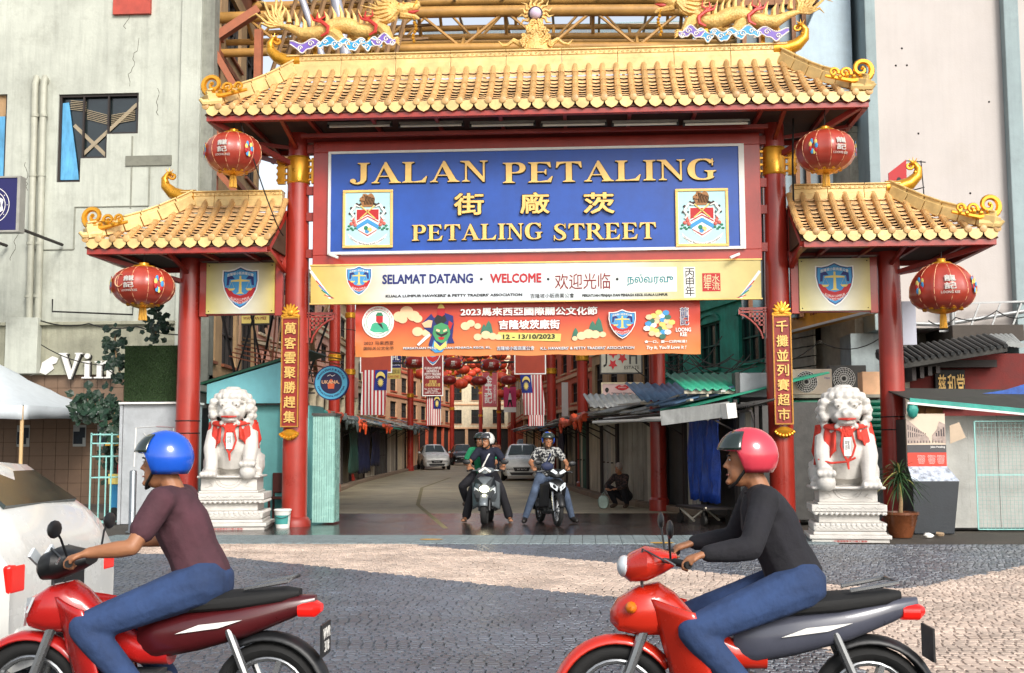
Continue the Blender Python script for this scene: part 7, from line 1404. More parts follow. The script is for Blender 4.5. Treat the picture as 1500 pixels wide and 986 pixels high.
# turquoise kiosk between the left columns
t = thing('kiosk', 'turquoise painted kiosk with pitched green edged roof between the left columns', 'kiosk', (-5.9, 1.5, 0)); M_tq = P('turquoise_board', '#7fcbd4', rough=.55, var=.06, streak=.12, bump=.05); M_tq2 = P('turquoise_shade_board', '#7cc6c4', rough=.55, var=.06, streak=.15, bump=.05)
q = MB(); q.box(-.85, 1.2, .25, .3, 0, 2.3); q.build('front_wall', M_tq2, t); q = MB(); q.prism([(-.82, 2.34), (1.0, 2.34), (1.0, 3.25), (-.82, 2.72)], 0, .06); q.build('gable_board', M_tq, t); q = MB(); q.box(-.85, 1.2, .05, .3, 2.3, 2.338); q.build('counter_head', M_zincd, t)
q = MB(); q.bar((-1.0, .0, 2.72), (1.25, .0, 3.38), .04, .04); q.build('roof_edge', P('green_trim', '#1f5c44', rough=.5), t); q = MB(); q.add([(-1.0, .0, 2.74), (1.25, 0, 3.4), (1.25, 1.6, 3.4), (-1.0, 1.6, 2.74)], [(0, 1, 2, 3)]); q.build('roof_sheet', M_gtarp, t, solid=.03)
q = MB(); q.box(.75, .80, -.02, .25, 0, 2.3); q.build('post', M_tq2, t); q = MB(); q.box(-.84, 1.2, .302, 1.6, 0, 2.3); q.build('rear_box', M_tq2, t)
# clutter behind the kiosk: brown struts, dark posts
t = thing('awning_frame', 'tangle of dark struts and brown awning boards under the left shield sign', 'frame', (-6.2, 4.2, 0))
for k in range(16):
    x = -.9 + k * .12; q = MB(); q.bar((x + rnd.uniform(-.3, .3), rnd.uniform(0, 1), 2.6 + rnd.uniform(0, .5)), (x + rnd.uniform(-.6, .7), rnd.uniform(0, 1), 4.6 + rnd.uniform(-.4, .4)), rnd.choice([.03, .05, .1]), .04); q.build('strut', rnd.choice([M_frame, M_brn, M_rst, M_dark, M_pk]), t)
for k in range(6): q = MB(); q.bar((-.9, .2 * k, 3.5 + .1 * k), (1.5, .2 * k, 2.9 + .14 * k), .12, .03); q.build('awning_board', rnd.choice([M_tanw, M_brn, M_rst]), t)
q = MB(); q.lathe([(.16, 0), (.15, 5.2)], 14, c=(.55, .3, 0)); q.build('post', P('dark_green_post', '#1f2b28', rough=.6), t)
# bucket, red stool behind plinth
p = gr(414, 774); t = thing('paint_bucket', 'white plastic paint bucket with teal label and lid beside the left plinth', 'bucket', p); q = MB(); q.lathe([(.12, 0), (.145, .3), (.15, .31)], 24); q.build('pail', M_white, t); q = MB(); q.lathe([(.153, .312), (.16, .32), (.16, .34), (.14, .35), (.01, .35)], 24); q.build('lid', M_wh, t)
q = MB(); q.grid(lambda u, v: (.001 + (.128 + .018 * v + .001) * math.sin(-1.2 + 2.2 * u), -(.128 + .018 * v + .001) * math.cos(-1.2 + 2.2 * u), .08 + .16 * v), 12, 2); q.build('label', P('label_teal', '#3e8f8a', var=.1, bump=0), t); q = MB(); q.tube([(.155 * math.cos(R(a)), -.155 * abs(math.sin(R(a))), .28 - .09 * abs(math.sin(R(a)))) for a in range(0, 181, 15)], .005, 5); q.build('bail_handle', M_frame, t)
p = gr(402, 765); t = thing('wooden_chair', 'dark red wooden chair mostly hidden behind the left plinth', 'chair', (p.x + .02, p.y + .3, 0)); M_dw = P('dark_red_wood', '#5c2a22', rough=.5)
q = MB(); q.box(-.2, .2, -.2, .2, .44, .48); q.build('seat', M_dw, t); q = MB(); q.box(-.2, .2, .17, .2, .55, .95); q.build('backrest', M_dw, t, bev=.02)
for x, y in ((-.17, -.17), (.17, -.17), (-.17, .17), (.17, .17)): q = MB(); q.box(x - .02, x + .02, y - .02, y + .02, 0, .44 if y < 0 else .549); q.build('leg', M_dw, t)
# white market tent
t = thing('market_tent', 'white peaked canvas market tent with a tan pole at the left edge', 'tent', (-12.1, 3.4, 0)); M_cv = P('white_canvas', '#c6cdd1', rough=.8, var=.05, bump=.2, bscale=12)
def tent(u, v):
    x = -2.8 + 4.2 * u; y = -1.5 + 4.6 * v; r = max(abs(x + .7) / 2.1, abs(y - .8) / 2.3); z = 2.35 + 1.25 * max(0, 1 - r) ** 1.4 - .10 * math.sin(math.pi * (u * 2 % 1)) * r * 0; return (x, y, z)
q = MB(); q.grid(tent, 24, 16); q.build('canopy', M_cv, t)
q = MB(); q.grid(lambda u, v: (-2.8 + 4.2 * u, -1.52 + .02 * math.sin(30 * u), 2.05 + .3 * v + .06 * math.sin(math.pi * u) * (1 - v)), 40, 2); q.build('valance', M_cv, t, solid=.008); q = MB(); q.grid(lambda u, v: (1.41 + .02 * math.sin(20 * u), -1.5 + 4.6 * u, 2.05 + .3 * v + .06 * math.sin(math.pi * u) * (1 - v)), 24, 2); q.build('valance', M_cv, t, solid=.008)
for x, y in ((-2.76, -1.46), (1.36, 3.05), (-2.76, 3.05), (1.36, -1.46)): q = MB(); q.lathe([(.04, 0), (.04, 2.33)], 12, c=(x, y, 0)); q.build('pole', P('tan_pole', '#c9a878', rough=.4, var=.05), t)
q = MB(); q.bar((-1.36, -1.45, 2.2), (1.36, -1.45, 2.32), .03); q.bar((-1.36, -1.45, 2.32), (1.36, -1.45, 2.1), .03); q.bar((1.36, -1.45, 2.3), (1.36, 1.45, 2.1), .03); q.build('scissor_frame', M_frame, t)
# ================================================================ right side kit
M_ib = P('board_dark_slate', '#22282e', rough=.45, var=.15, bump=.1)
p0 = at(1336, 790, -2.0); ib = thing('info_board', 'street history information board with old photograph and red text block on a dark plinth', 'sign', (6.55, -1.7, 0))
q = MB(); q.prism([(-.3, 0), (.35, 0), (.46, .86), (-.3, .86)], 0, .35); q.build('plinth', M_ib, ib, bev=.01)
q = MB(); q.add([(-.3, .0, .862), (.46, .0, .862), (.34, .25, 1.1), (-.3, .25, 1.1)], [(0, 1, 2, 3)]); q.build('map_print', P('map_print', '#b9c2cf', var=.5, scale=9, bump=0), ib, solid=.01)
q = MB(); q.box(-.3, .34, .25, .31, 1.1, 1.98); q.build('panel', P('photo_sepia', '#cdbba6', rough=.35, var=.05, bump=0), ib)
q = MB(); q.box(-.3, .34, .24, .249, 1.1, 1.33); q.build('red_block', P('info_red', '#d0402f', bump=0, var=.05), ib); q = MB(); q.box(-.3, .34, .239, .249, 1.33, 1.46); q.build('grey_band', P('info_grey', '#4c4a4c', bump=0), ib)
lettering('Jalan Petaling', .08, .32, 1.40, 1.44, .237, M_wh, ib, depth=.002, off=.02)
for x in (-.14, .03, .18):
    lettering('Jalan Petaling is one of\nthe oldest streets in the\ncity, lined with shops\nand market stalls, and\nit has been a trading\nstreet for well over\na hundred years.', x, x + .13, 1.14, 1.29, .2385, M_wh, ib, depth=.001)
ph = P('photo_brown', '#6a5a58', bump=0, var=.3, scale=20)
for nm, pts, d in (('printed_houses', [(-.3, 1.48), (-.3, 1.9), (-.05, 1.68), (.06, 1.58), (.08, 1.5)], 0), ('printed_houses', [(.34, 1.48), (.34, 1.8), (.24, 1.85), (.2, 1.72), (.12, 1.62), (.12, 1.52)], 0)): q = MB(); q.prism(pts, .245, .249); q.build(nm, P('photo_pale', '#a6948a', bump=0, var=.2, scale=15), ib)
q = MB()
for k in range(9): x = -.28 + k * .035; h = .2 - k * .018; q.box(x, x + .014, .243, .2445, 1.58 + k * .004, 1.58 + h * .5); q.box(x, x + .014, .243, .2445, 1.6 + h * .55, 1.6 + h * .95)
for k in range(12): x = -.28 + k * .05; q.box(x, x + .012, .243, .2445, 1.49, 1.53)
for k in range(4): q.box(.18 + k * .04, .2 + k * .04, .243, .2445, 1.6, 1.66 + .03 * k)
o = q.build('printed_detail', P('photo_dark', '#3c3236', bump=0), ib); o['kind'] = 'stuff'
t = thing('paper_sheet', 'loose tilted brown paper sheet pinned right of the history board', 'paper', tuple(at(1392, 650, -1.45))); q = MB(); q.prism([(.0, .0), (.26, .1), (.16, .36), (.0, .3)], 0, .01); q.build('sheet', P('brown_paper', '#b8a48c', var=.1), t)
# awning and panels of the stall on the right
aw = thing('market_stall', 'pale panelled stall under a teal edged dark awning at the right edge', 'market stall', (8.3, -1.0, 0)); M_pp = P('pale_stall_panel', '#b3b3ad', rough=.5, var=.08, streak=.2, dirt=.2, dirtc='#8f7f68')
for k in range(7): q = MB(); q.box(-1.4 + k * .5, -1.4 + k * .5 + .495, 0 + .01 * (k % 2), .05, .05, 1.95); q.build('panel', M_pp, aw)
q = MB(); q.box(-1.9, 2.2, .05, 1.8, .02, 1.9); q.build('cabin', M_zincd, aw); q = MB(); q.add([(-2.0, -.5, 2.22), (2.3, -.5, 1.78), (2.3, 1.4, 2.4), (-2.0, 1.4, 2.5)], [(0, 1, 2, 3)]); q.build('awning', P('dark_awning', '#33342f', rough=.7, var=.3), aw, solid=.02)
q = MB(); q.bar((-2.0, -.52, 2.2), (2.3, -.52, 1.76), .04, .09); q.build('awning_edge', M_ttarp, aw); q = MB(); q.bar((-2.05, -.56, 2.16), (2.3, -.56, 1.70), .035); q.build('awning_pole', M_white, aw)
q = MB(); q.ball((-1.95, -.5, 2.05), (.1, .08, .16), 8); q.build('tied_cloth', M_ttarp, aw)
t = thing('blue_board', 'blue tarpaulin board with a pale half disc leaning above the right stall', 'board', tuple(at(1455, 590, -.4))); q = MB(); q.prism([(-.55, -.12), (.75, -.05), (.75, .38), (.2, .22), (-.62, .1)], 0, .03); q.build('sheet', P('blue_print', '#2a56a8', var=.3, scale=6, bump=.2), t); q = MB(); q.prism([(.0 + .3 * math.cos(R(a)), -.1 + .16 * math.sin(R(a))) for a in range(0, 181, 20)], -.008, -.001); q.build('printed_disc', P('pale_lilac', '#b3b5cc', bump=0), t)
t = thing('wire_fence', 'teal framed wire mesh gate leaning on the pale stall panels', 'fence', (8.25, -1.35, 0))
q = MB(); [q.bar(a, b, .018) for a, b in (((-.85, 0, .05), (-.85, 0, 1.85)), ((-.85, 0, .05), (1.6, 0, .05)), ((-.85, 0, 1.85), (1.6, 0, 1.85)), ((-.85, 0, .95), (1.6, 0, .95)), ((.75, 0, .05), (.75, 0, 1.85)))]; q.build('frame', M_teal, t)
q = MB()
for k in range(38): x = -.83 + k * .065; q.bar((x, 0, .06), (x, 0, 1.84), .0045)
for k in range(28): z = .08 + k * .064; q.bar((-.85, 0, z), (1.6, 0, z), .0045)
o = q.build('wire_mesh', P('mesh_wire', '#7fa8a2', rough=.5, bump=0), t); o['kind'] = 'stuff'
# Chinese temple porch behind
tm_ = thing('temple', 'dark red temple wall with grey tiled eave and black plaque behind the right stall', 'building', (8.9, 3.2, 0)); M_tr = P('temple_red', '#6e2420', rough=.8, var=.15, streak=.3, dirt=.2)
q = MB(); q.box(-1.2, 3.5, .3, .8, 0, 3.35); q.build('wall', M_tr, tm_); q = MB(); q.box(-1.65, -1.2, .32, .7, 0, 3.3); q.build('side_wall', P('temple_cream', '#b5ad9e', rough=.8), tm_)
q = MB(); q.add([(-1.9, -.9, 3.0), (.4, -.9, 3.36), (.4, .3, 3.7), (-1.9, .3, 3.34)], [(0, 1, 2, 3)]); q.build('eave_deck', M_zincd, tm_, solid=.12); M_gt = P('grey_roof_tile', '#2a2c2d', rough=.6, var=.25, dirt=.3)
for k in range(18): x = -1.85 + k * .13; dz = .143 * (x + 1.9); q = MB(); q.tube([(x, -.95, 3.09 + dz), (x, .3, 3.42 + dz)], .045, 7); q.build('roof_tile', M_gt, tm_)
for k in range(5): x = .45 + k * .1; q = MB(); q.tube([(x, -.8 + .1 * k, 3.46), (x + .02, .2, 3.72)], .05, 8); q.lathe([(.055, 0), (.055, .02)], 10, M=TR((x, -.81 + .1 * k, 3.46)) @ RX9); q.build('roof_tile', P('pale_tile_end', '#8f9290', rough=.6), tm_)
q = MB(); q.box(-1.5, .5, -.0, .28, 3.05, 3.2); q.build('eave_beam', M_frame, tm_); q = MB()
for k in range(4): q.box(-1.4 + k * .16, -1.32 + k * .16, -.6, .25, 2.75 + .05 * k, 3.04)
q.build('bracket_set', M_frame, tm_)
q = MB(); q.box(-.72, -.1, .18, .26, 2.3, 3.02); q.build('plaque', M_dark, tm_, bev=.02); q = MB(); q.box(-.75, -.07, .15, .27, 2.22, 2.298); q.build('plaque_foot', M_dark, tm_, bev=.02)
for k, ch in enumerate('慈和堂'): lettering(ch, -.66 + k * .19, -.5 + k * .19, 2.42, 2.92, .178, M_let, tm_, name='character', depth=.012, off=.01)
# pale notice box beside the outer right column
t = thing('notice_box', 'pale lilac white vertical notice box right of the outer right column', 'sign', tuple(at(1334, 505, 1.5))); q = MB(); q.box(-.14, .12, 0, .1, 0, .85); q.build('panel', P('notice_white', '#b9bcc9', rough=.5, var=.04, bump=0), t)
t = thing('straw_hat', 'round brown woven hat shape hanging under the teal awning', 'hat', tuple(at(1362, 603, -1.1))); q = MB(); q.lathe([(.22, 0), (.1, .03), (.09, .09), (.01, .11)], 18, M=RX9, ); q.build('weave', P('straw_brown', '#8a6038', rough=.8, var=.2), t)
for px, py, lab, m in ((1361, 788, 'white crumpled cup on the ground near the dark plinth', M_wh), (1377, 786, 'tan crumpled paper bag on the ground near the dark plinth', P('paper_tan', '#9c8468'))):
    t = thing('litter', lab, 'litter', gr(px, py)); q = MB(); qq = random.Random(px); q.ball((0, 0, .04), (.08, .05, .045), 9); q.v = [(x * qq.uniform(.8, 1.2), y * qq.uniform(.8, 1.2), max(0, z * qq.uniform(.8, 1.15))) for x, y, z in q.v]; q.build('paper', m, t)
# ---------------------------------------------------------------- cables
def cable(label, pts, sag=.2, r=.012, grp='slack black cables'):
    t = thing('cable', label, 'cable', pts[0], group=grp); o = Vector(pts[0]); P_ = []
    for a, b in zip(pts[:-1], pts[1:]):
        a = Vector(a); b = Vector(b)
        for i in range(8): u = i / 8; P_.append(a.lerp(b, u) - Vector((0, 0, sag * 4 * u * (1 - u))) - o)
    P_.append(Vector(pts[-1]) - o); q = MB(); q.tube(P_, r, 5); q.build('cord', M_wire, t); return t
cable('black cable running from the left main roof corner down over the wing roof', [at(350, 172, -1.2), at(372, 235, -1.35), at(402, 320, -1.35), at(415, 345, -.6)], .03)
cable('black cable down the inner side of the right tall column', [at(1162, 165, -.4), at(1161, 240, -.35), at(1163, 330, -.3)], .02, .018)
cable('cable drooping across the green house front', [at(930, 540, 6), at(1000, 535, 5), at(1060, 560, 5), at(1120, 540, 5)], .3)
cable('second cable drooping across the white boards', [at(1010, 510, 5), at(1070, 525, 5), at(1150, 500, 5)], .25)
cable('thin cable over the air conditioners', [at(1110, 530, 3), at(1200, 500, 3), at(1290, 495, 3)], .2)
cable('cable sagging under the right wing roof to the steel pipe', [at(1360, 470, 1.5), at(1400, 465, 2), at(1460, 455, 3), at(1510, 460, 3)], .12)
cable('dark cable bundle along the left wall above the white letters', [at(60, 470, 4), at(130, 474, 5.4), at(200, 478, 5.6), at(285, 490, 5.6)], .08, .016)
cable('thin cable slanting past the white letters to the grass panel', [at(60, 505, 3.5), at(150, 535, 4), at(200, 555, 4), at(250, 560, 3)], .1)
cable('loop of cable hanging beside the round sign', [at(445, 455, .6), at(452, 520, .6), at(458, 560, .6)], .02)
for k in range(7): cable('tangled black cable, %s strand of the bundle on the green house front' % ('first', 'second', 'third', 'fourth', 'fifth', 'sixth', 'seventh')[k], [at(950 + rnd.uniform(-20, 20), 505, 8), at(1000 + rnd.uniform(-20, 20), 525 + rnd.uniform(-15, 25), 7.5), at(1080 + rnd.uniform(-30, 30), 520 + rnd.uniform(-30, 20), 7)], rnd.uniform(.1, .6), .014, grp='tangled cables on the green house')
for k in range(6): y = 18 + k * 6; xa = along([(-7.35, 16.6), (-8.1, 23), (-9.6, 47), (-13, 95)], y - 16.6)[0]; cable('thin wire strung across the street, %s from the gate' % ('nearest', 'second', 'third', 'fourth', 'fifth', 'farthest')[k], [(xa, y, 5.5 + .2 * k), (xa + 8, y + rnd.uniform(-1, 1), 5.6 + .2 * k)], .35, .012, grp='wires strung across the street')
# ================================================================ VEHICLES
def loft(mb, secs, n=16, pw=2.6, x=0):                 # superellipse sections along y: (y, z, half width, half height)
    vs = []; 
    for s in secs:
        y, z, a, b = s[:4]
        for k in range(n):
            t = 2 * math.pi * k / n; c, q = math.cos(t), math.sin(t); vs.append((x + a * math.copysign(abs(c) ** (2 / pw), c), y, z + b * math.copysign(abs(q) ** (2 / pw), q)))
    m = len(secs); fs = [(i * n + k, (i + 1) * n + k, (i + 1) * n + (k + 1) % n, i * n + (k + 1) % n) for i in range(m - 1) for k in range(n)]
    mb.add(vs, fs, True); o = len(mb.v) - len(vs); mb.f.append(tuple(o + k for k in range(n))); mb.s.append(False); mb.f.append(tuple(o + (m - 1) * n + k for k in range(n))[::-1]); mb.s.append(False); return mb
M_rub = P('tyre_rubber', '#141414', rough=.8, var=.1, bump=.1); M_mets = P('steel_bright', '#9a9c9e', rough=.25, metal=.8, var=.08, bump=0); M_bp = P('black_plastic', '#17181a', rough=.45, var=.15, bump=.05)
M_hl = P('headlight_glass', '#cfd6da', rough=.08, var=.05, bump=0, spec=.9); M_tl = P('tail_light_red', '#c01812', rough=.15, var=.05, bump=0, emit=.6); M_ind = P('indicator_orange', '#d8731c', rough=.2, bump=0); M_carg = P('car_glass', '#27332f', rough=.06, var=.15, bump=0, spec=.9)
def wheel(par, c, r, w, spokes=5, rim=None, nm='wheel'):
    rt = TR(c) @ RY9; t = MB(); ri = r * .72 if spokes < 8 else r * .8
    hh = (r - ri) / 2; t.tube([(c[0], c[1] + (r - hh) * math.cos(R(a)), c[2] + (r - hh) * math.sin(R(a))) for a in range(0, 361, 12)], hh, 10, cap=False); t.v = [(c[0] + (x - c[0]) * w / hh, y_, z_) for x, y_, z_ in t.v]; o = t.build(nm, M_rub, par)
    q = MB(); q.tube([(c[0], c[1] + ri * .97 * math.cos(R(a)), c[2] + ri * .97 * math.sin(R(a))) for a in range(0, 361, 15)], .018 if w < .08 else .03, 8, cap=False); q.tube([(c[0] - w, c[1], c[2]), (c[0] + w, c[1], c[2])], r * .14, 12)
    for k in range(spokes): a = 2 * math.pi * k / spokes; q.bar((c[0] + w * .3, c[1], c[2]), (c[0] + w * .3, c[1] + ri * .96 * math.cos(a), c[2] + ri * .96 * math.sin(a)), .028 if spokes < 8 else .01, .03, up=(1, 0, 0)); q.bar((c[0] - w * .3, c[1], c[2]), (c[0] - w * .3, c[1] + ri * .96 * math.cos(a), c[2] + ri * .96 * math.sin(a)), .028 if spokes < 8 else .01, .03, up=(1, 0, 0))
    q.build('rim', rim or M_mets, o); return o
def shell(par, nm, m, c, r, w, a0, a1, th=.012):         # mudguard arc round a wheel
    q = MB(); q.grid(lambda u, v: (c[0] - w + 2 * w * u, c[1] + (r - .035 * abs(2 * u - 1) ** 2) * math.cos(R(a0 + (a1 - a0) * v)), c[2] + (r - .035 * abs(2 * u - 1) ** 2) * math.sin(R(a0 + (a1 - a0) * v))), 6, 14); return q.build(nm, m, par, solid=th)
def underbone(label, loc, rz, body, accent, seatm=None, lean=0, lights='V', group=None, plate='WXV 2841', rear=None):
    rear = rear or body
    t = thing('motorcycle', label, 'motorcycle', loc, rz, group); t.rotation_euler = (0, lean, rz)
    wheel(t, (0, -.63, .285), .285, .042); wheel(t, (0, .60, .285), .285, .048)
    q = MB()
    for s in (-1, 1): q.tube([(s * .075, -.63, .285), (s * .075, -.53, .55), (s * .07, -.44, .8)], [.022, .026, .026], 8)
    q.bar((-.09, -.44, .8), (.09, -.44, .8), .05, .04); q.build('fork', M_mets, t)
    shell(t, 'front_fender', body, (0, -.63, .285), .325, .065, 35, 165)
    shell(t, 'rear_fender', M_bp, (0, .60, .285), .33, .07, -10, 120)
    q = MB(); q.lathe([(.11, -.005), (.11, .005)], 18, M=TR((.06, -.63, .285)) @ RY9); q.build('brake_disc', M_mets, t)
    q = MB(); loft(q, [(-.66, .70, .03, .03), (-.62, .71, .10, .08), (-.52, .73, .14, .12), (-.42, .74, .13, .13), (-.34, .70, .09, .12), (-.22, .60, .08, .09), (-.05, .52, .075, .07), (.1, .52, .08, .07)]); q.build('front_cowl', body, t)
    for s in (-1, 1):                                    # leg shields
        q = MB(); q.grid(lambda u, v: (s * (.10 + .13 * math.sin(math.pi * .5 * u) + .02 * v), -.46 + .20 * u + .12 * (1 - v), .80 - .46 * (1 - v) - .05 * u), 8, 10); q.build('leg_shield', body, t, solid=.015)
        q = MB()
        if lights == 'V': q.add([(s * .015, -.665, .72), (s * .03, -.66, .64), (s * .135, -.6, .72), (s * .15, -.56, .80), (s * .10, -.61, .79)], [(0, 1, 2, 3, 4) if s > 0 else (4, 3, 2, 1, 0)]); q.build('headlight', M_hl, t, solid=.012)
        else: q.ball((s * .13, -.56, .76), (.04, .03, .03), 10); q.build('indicator', M_ind, t)
    q = MB(); loft(q, [(-.60, .93, .05, .03), (-.56, .94, .12, .07), (-.48, .96, .16, .085), (-.40, .97, .13, .06), (-.33, .98, .08, .03)]); q.build('handlebar_cowl', body if lights != 'V' else M_bp, t)
    if lights != 'V': q = MB(); q.ball((0, -.585, .945), (.095, .04, .055), 14); q.build('headlight', M_hl, t)
    else: q = MB(); q.prism([(-.15, 1.0), (-.02, .93), (-.02, .99), (-.1, 1.04)], -.60, -.585); q.prism([(.15, 1.0), (.02, .93), (.02, .99), (.1, 1.04)], -.60, -.585); q.build('upper_light', M_hl, t)
    q = MB(); q.tube([(-.34, -.30, .985), (-.2, -.38, .99), (0, -.42, .98), (.2, -.38, .99), (.34, -.30, .985)], .013, 8); q.build('handlebar', M_bp, t)
    for s in (-1, 1):
        q = MB(); q.tube([(s * .24, -.355, .99), (s * .35, -.295, .985)], .019, 10); q.build('grip', M_rub, t)
        q = MB(); q.tube([(s * .22, -.40, 1.0), (s * .34, -.36, .985)], .006, 5); q.build('brake_lever', M_mets, t)
        q = MB(); q.tube([(s * .2, -.37, 1.0), (s * .26, -.38, 1.1), (s * .30, -.38, 1.13)], .006, 5); q.ball((s * .33, -.38, 1.15), (.075, .018, .045), 12); q.build('mirror', M_bp, t)
    q = MB(); loft(q, [(-.08, .70, .05, .03), (.02, .735, .12, .045), (.2, .755, .14, .045), (.45, .775, .13, .05), (.68, .80, .09, .04), (.76, .81, .04, .02)]); q.build('seat', seatm or M_rub, t)
    q = MB(); loft(q, [(-.06, .58, .06, .10), (.05, .60, .115, .12), (.25, .63, .125, .11), (.5, .68, .12, .09), (.72, .74, .08, .06), (.84, .77, .03, .03)]); q.build('side_cover', rear, t)
    for s in (-1, 1): q = MB(); q.prism([(.08, .02), (.3, .05), (.42, .09), (.2, .065)], -.003, .003, M=TR((s * .132, .08, .6)) @ Matrix.Rotation(R(90), 4, 'Z')); q.build('decal', accent, t)
    q = MB(); loft(q, [(.76, .73, .07, .04), (.84, .73, .075, .04), (.87, .735, .04, .02)]); q.build('tail_light', M_tl, t)
    q = MB(); q.tube([(-.1, .5, .84), (-.12, .72, .88), (.12, .72, .88), (.1, .5, .84)], .012, 6); q.build('grab_rail', M_mets, t)
    q = MB(); q.box(-.08, .08, -.2, .05, .26, .42); q.tube([(0, -.18, .36), (0, -.36, .42)], .075, 12); q.lathe([(.1, -.11), (.11, 0), (.1, .11)], 16, M=TR((0, .02, .3)) @ RY9); [q.box(-.1, .1, -.34 + .03 * k, -.325 + .03 * k, .33, .49) for k in range(5)]; [q.tube([(s * .2, -.38, .98), (s * .1, -.5, 1.04), (s * .05, -.5, .8), (s * .07, -.55, .5)], .006, 5) for s in (-1, 1)]; q.build('engine', P('engine_grey', '#55585a', rough=.45, metal=.5), t, bev=.01)
    q = MB(); q.bar((.07, .05, .32), (.07, .6, .285), .04, .05); q.bar((-.07, .05, .32), (-.07, .6, .285), .04, .05); q.build('swingarm', M_bp, t)
    q = MB(); q.tube([(.1, -.2, .2), (.12, .1, .18), (.135, .35, .25), (.14, .85, .36)], [.018, .02, .045, .05], 12); q.build('exhaust', P('exhaust_dark', '#3a3a3c', rough=.35, metal=.6), t)
    for s in (-1, 1): q = MB(); q.tube([(s * .1, .56, .3), (s * .1, .42, .64)], .022, 8); q.build('shock_absorber', M_mets, t); q = MB(); q.tube([(s * .06, .0, .27), (s * .24, .0, .27)], .016, 8); q.build('footpeg', M_rub, t)
    q = MB(); q.tube([(-.08, .1, .26), (-.16, .16, .02)], .01, 6); q.build('side_stand', M_bp, t)
    q = MB(); q.box(-.1, .1, .885, .895, .5, .66); o = q.build('number_plate', M_bp, t); lettering(plate.replace(' ', '\n'), -.08, .08, .52, .64, 0, M_wh, o, depth=.002, warp=lambda X, Y, Z: (-X, .897 - Y, Z))
    return t
def scooter(label, loc, rz):
    t = thing('scooter', label, 'scooter', loc, rz); g_ = P('scooter_grey', '#6d7478', rough=.3, metal=.3, var=.1, bump=0, coat=.4); gd = P('scooter_dark', '#23272b', rough=.35, var=.1, bump=0, coat=.3)
    wheel(t, (0, -.66, .27), .27, .06, rim=M_bp); wheel(t, (0, .62, .27), .27, .065, rim=M_bp)
    q = MB(); [q.tube([(s * .09, -.66, .27), (s * .085, -.5, .7)], .024, 8) for s in (-1, 1)]; q.build('fork', M_bp, t)
    shell(t, 'front_fender', g_, (0, -.66, .27), .31, .08, 30, 160)
    q = MB(); loft(q, [(-.68, .66, .03, .05), (-.64, .66, .11, .12), (-.56, .68, .18, .19), (-.46, .66, .22, .24), (-.36, .6, .22, .26), (-.28, .55, .18, .24)], n=20); q.build('front_cowl', g_, t)
    q = MB(); q.prism([(-.13, .5), (.13, .5), (.2, .62), (.16, .66), (0, .58), (-.16, .66), (-.2, .62)], -.69, -.62); q.build('lower_grille', gd, t)
    q = MB(); q.ball((0, -.70, .67), (.085, .04, .055), 16); o = q.build('headlight', P('headlight_lit', '#fff1c4', emit=25, bump=0, var=0), t)
    for s in (-1, 1):
        q = MB(); q.add([(s * .09, -.66, .62), (s * .19, -.58, .7), (s * .2, -.56, .6), (s * .12, -.63, .55)], [(0, 1, 2, 3) if s < 0 else (3, 2, 1, 0)]); q.build('side_light', M_hl, t, solid=.015)
        q = MB(); q.add([(s * .03, -.68, .76), (s * .17, -.56, .9), (s * .21, -.5, .72), (s * .1, -.64, .7)], [(0, 1, 2, 3) if s < 0 else (3, 2, 1, 0)]); q.build('cowl_panel', gd, t, solid=.015)
        q = MB(); q.grid(lambda u, v: (s * (.12 + .14 * u), -.42 + .16 * u, .35 + .5 * v - .08 * u), 6, 8); q.build('leg_shield', g_, t, solid=.02)
        q = MB(); q.tube([(s * .25, -.34, 1.02), (s * .36, -.28, 1.0)], .02, 10); q.build('grip', M_rub, t)
        q = MB(); q.tube([(s * .2, -.38, 1.03), (s * .27, -.4, 1.13), (s * .33, -.4, 1.15)], .007, 5); q.ball((s * .36, -.4, 1.17), (.08, .02, .05), 12); q.build('mirror', M_bp, t)
    q = MB(); loft(q, [(-.55, .98, .04, .03), (-.5, 1.0, .13, .05), (-.42, 1.01, .17, .06), (-.34, 1.0, .1, .04)]); q.tube([(-.34, -.29, 1.0), (-.15, -.38, 1.01), (.15, -.38, 1.01), (.34, -.29, 1.0)], .014, 8); q.build('handlebar_cowl', g_, t); q = MB(); q.prism([(-.1, .97), (0, 1.04), (.1, .97), (.12, 1.0), (0, 1.08), (-.12, 1.0)], -.56, -.54); q.build('chevron', M_wh, t)
    q = MB(); loft(q, [(-.3, .36, .18, .08), (-.05, .34, .19, .08), (.05, .4, .18, .14)]); q.build('floorboard', gd, t); q = MB(); loft(q, [(.0, .52, .14, .2), (.2, .55, .19, .2), (.5, .62, .18, .16), (.78, .72, .1, .09), (.88, .75, .04, .03)]); q.build('rear_body', g_, t)
    q = MB(); loft(q, [(-.02, .74, .1, .04), (.1, .775, .15, .05), (.35, .785, .15, .05), (.6, .83, .12, .05), (.74, .85, .05, .02)]); q.build('seat', M_rub, t); q = MB(); loft(q, [(.84, .68, .07, .04), (.9, .69, .06, .03)]); q.build('tail_light', M_tl, t)
    q = MB(); q.tube([(.14, .1, .25), (.16, .4, .28), (.17, .82, .36)], [.03, .055, .06], 12); q.build('exhaust', M_bp, t)
    return t
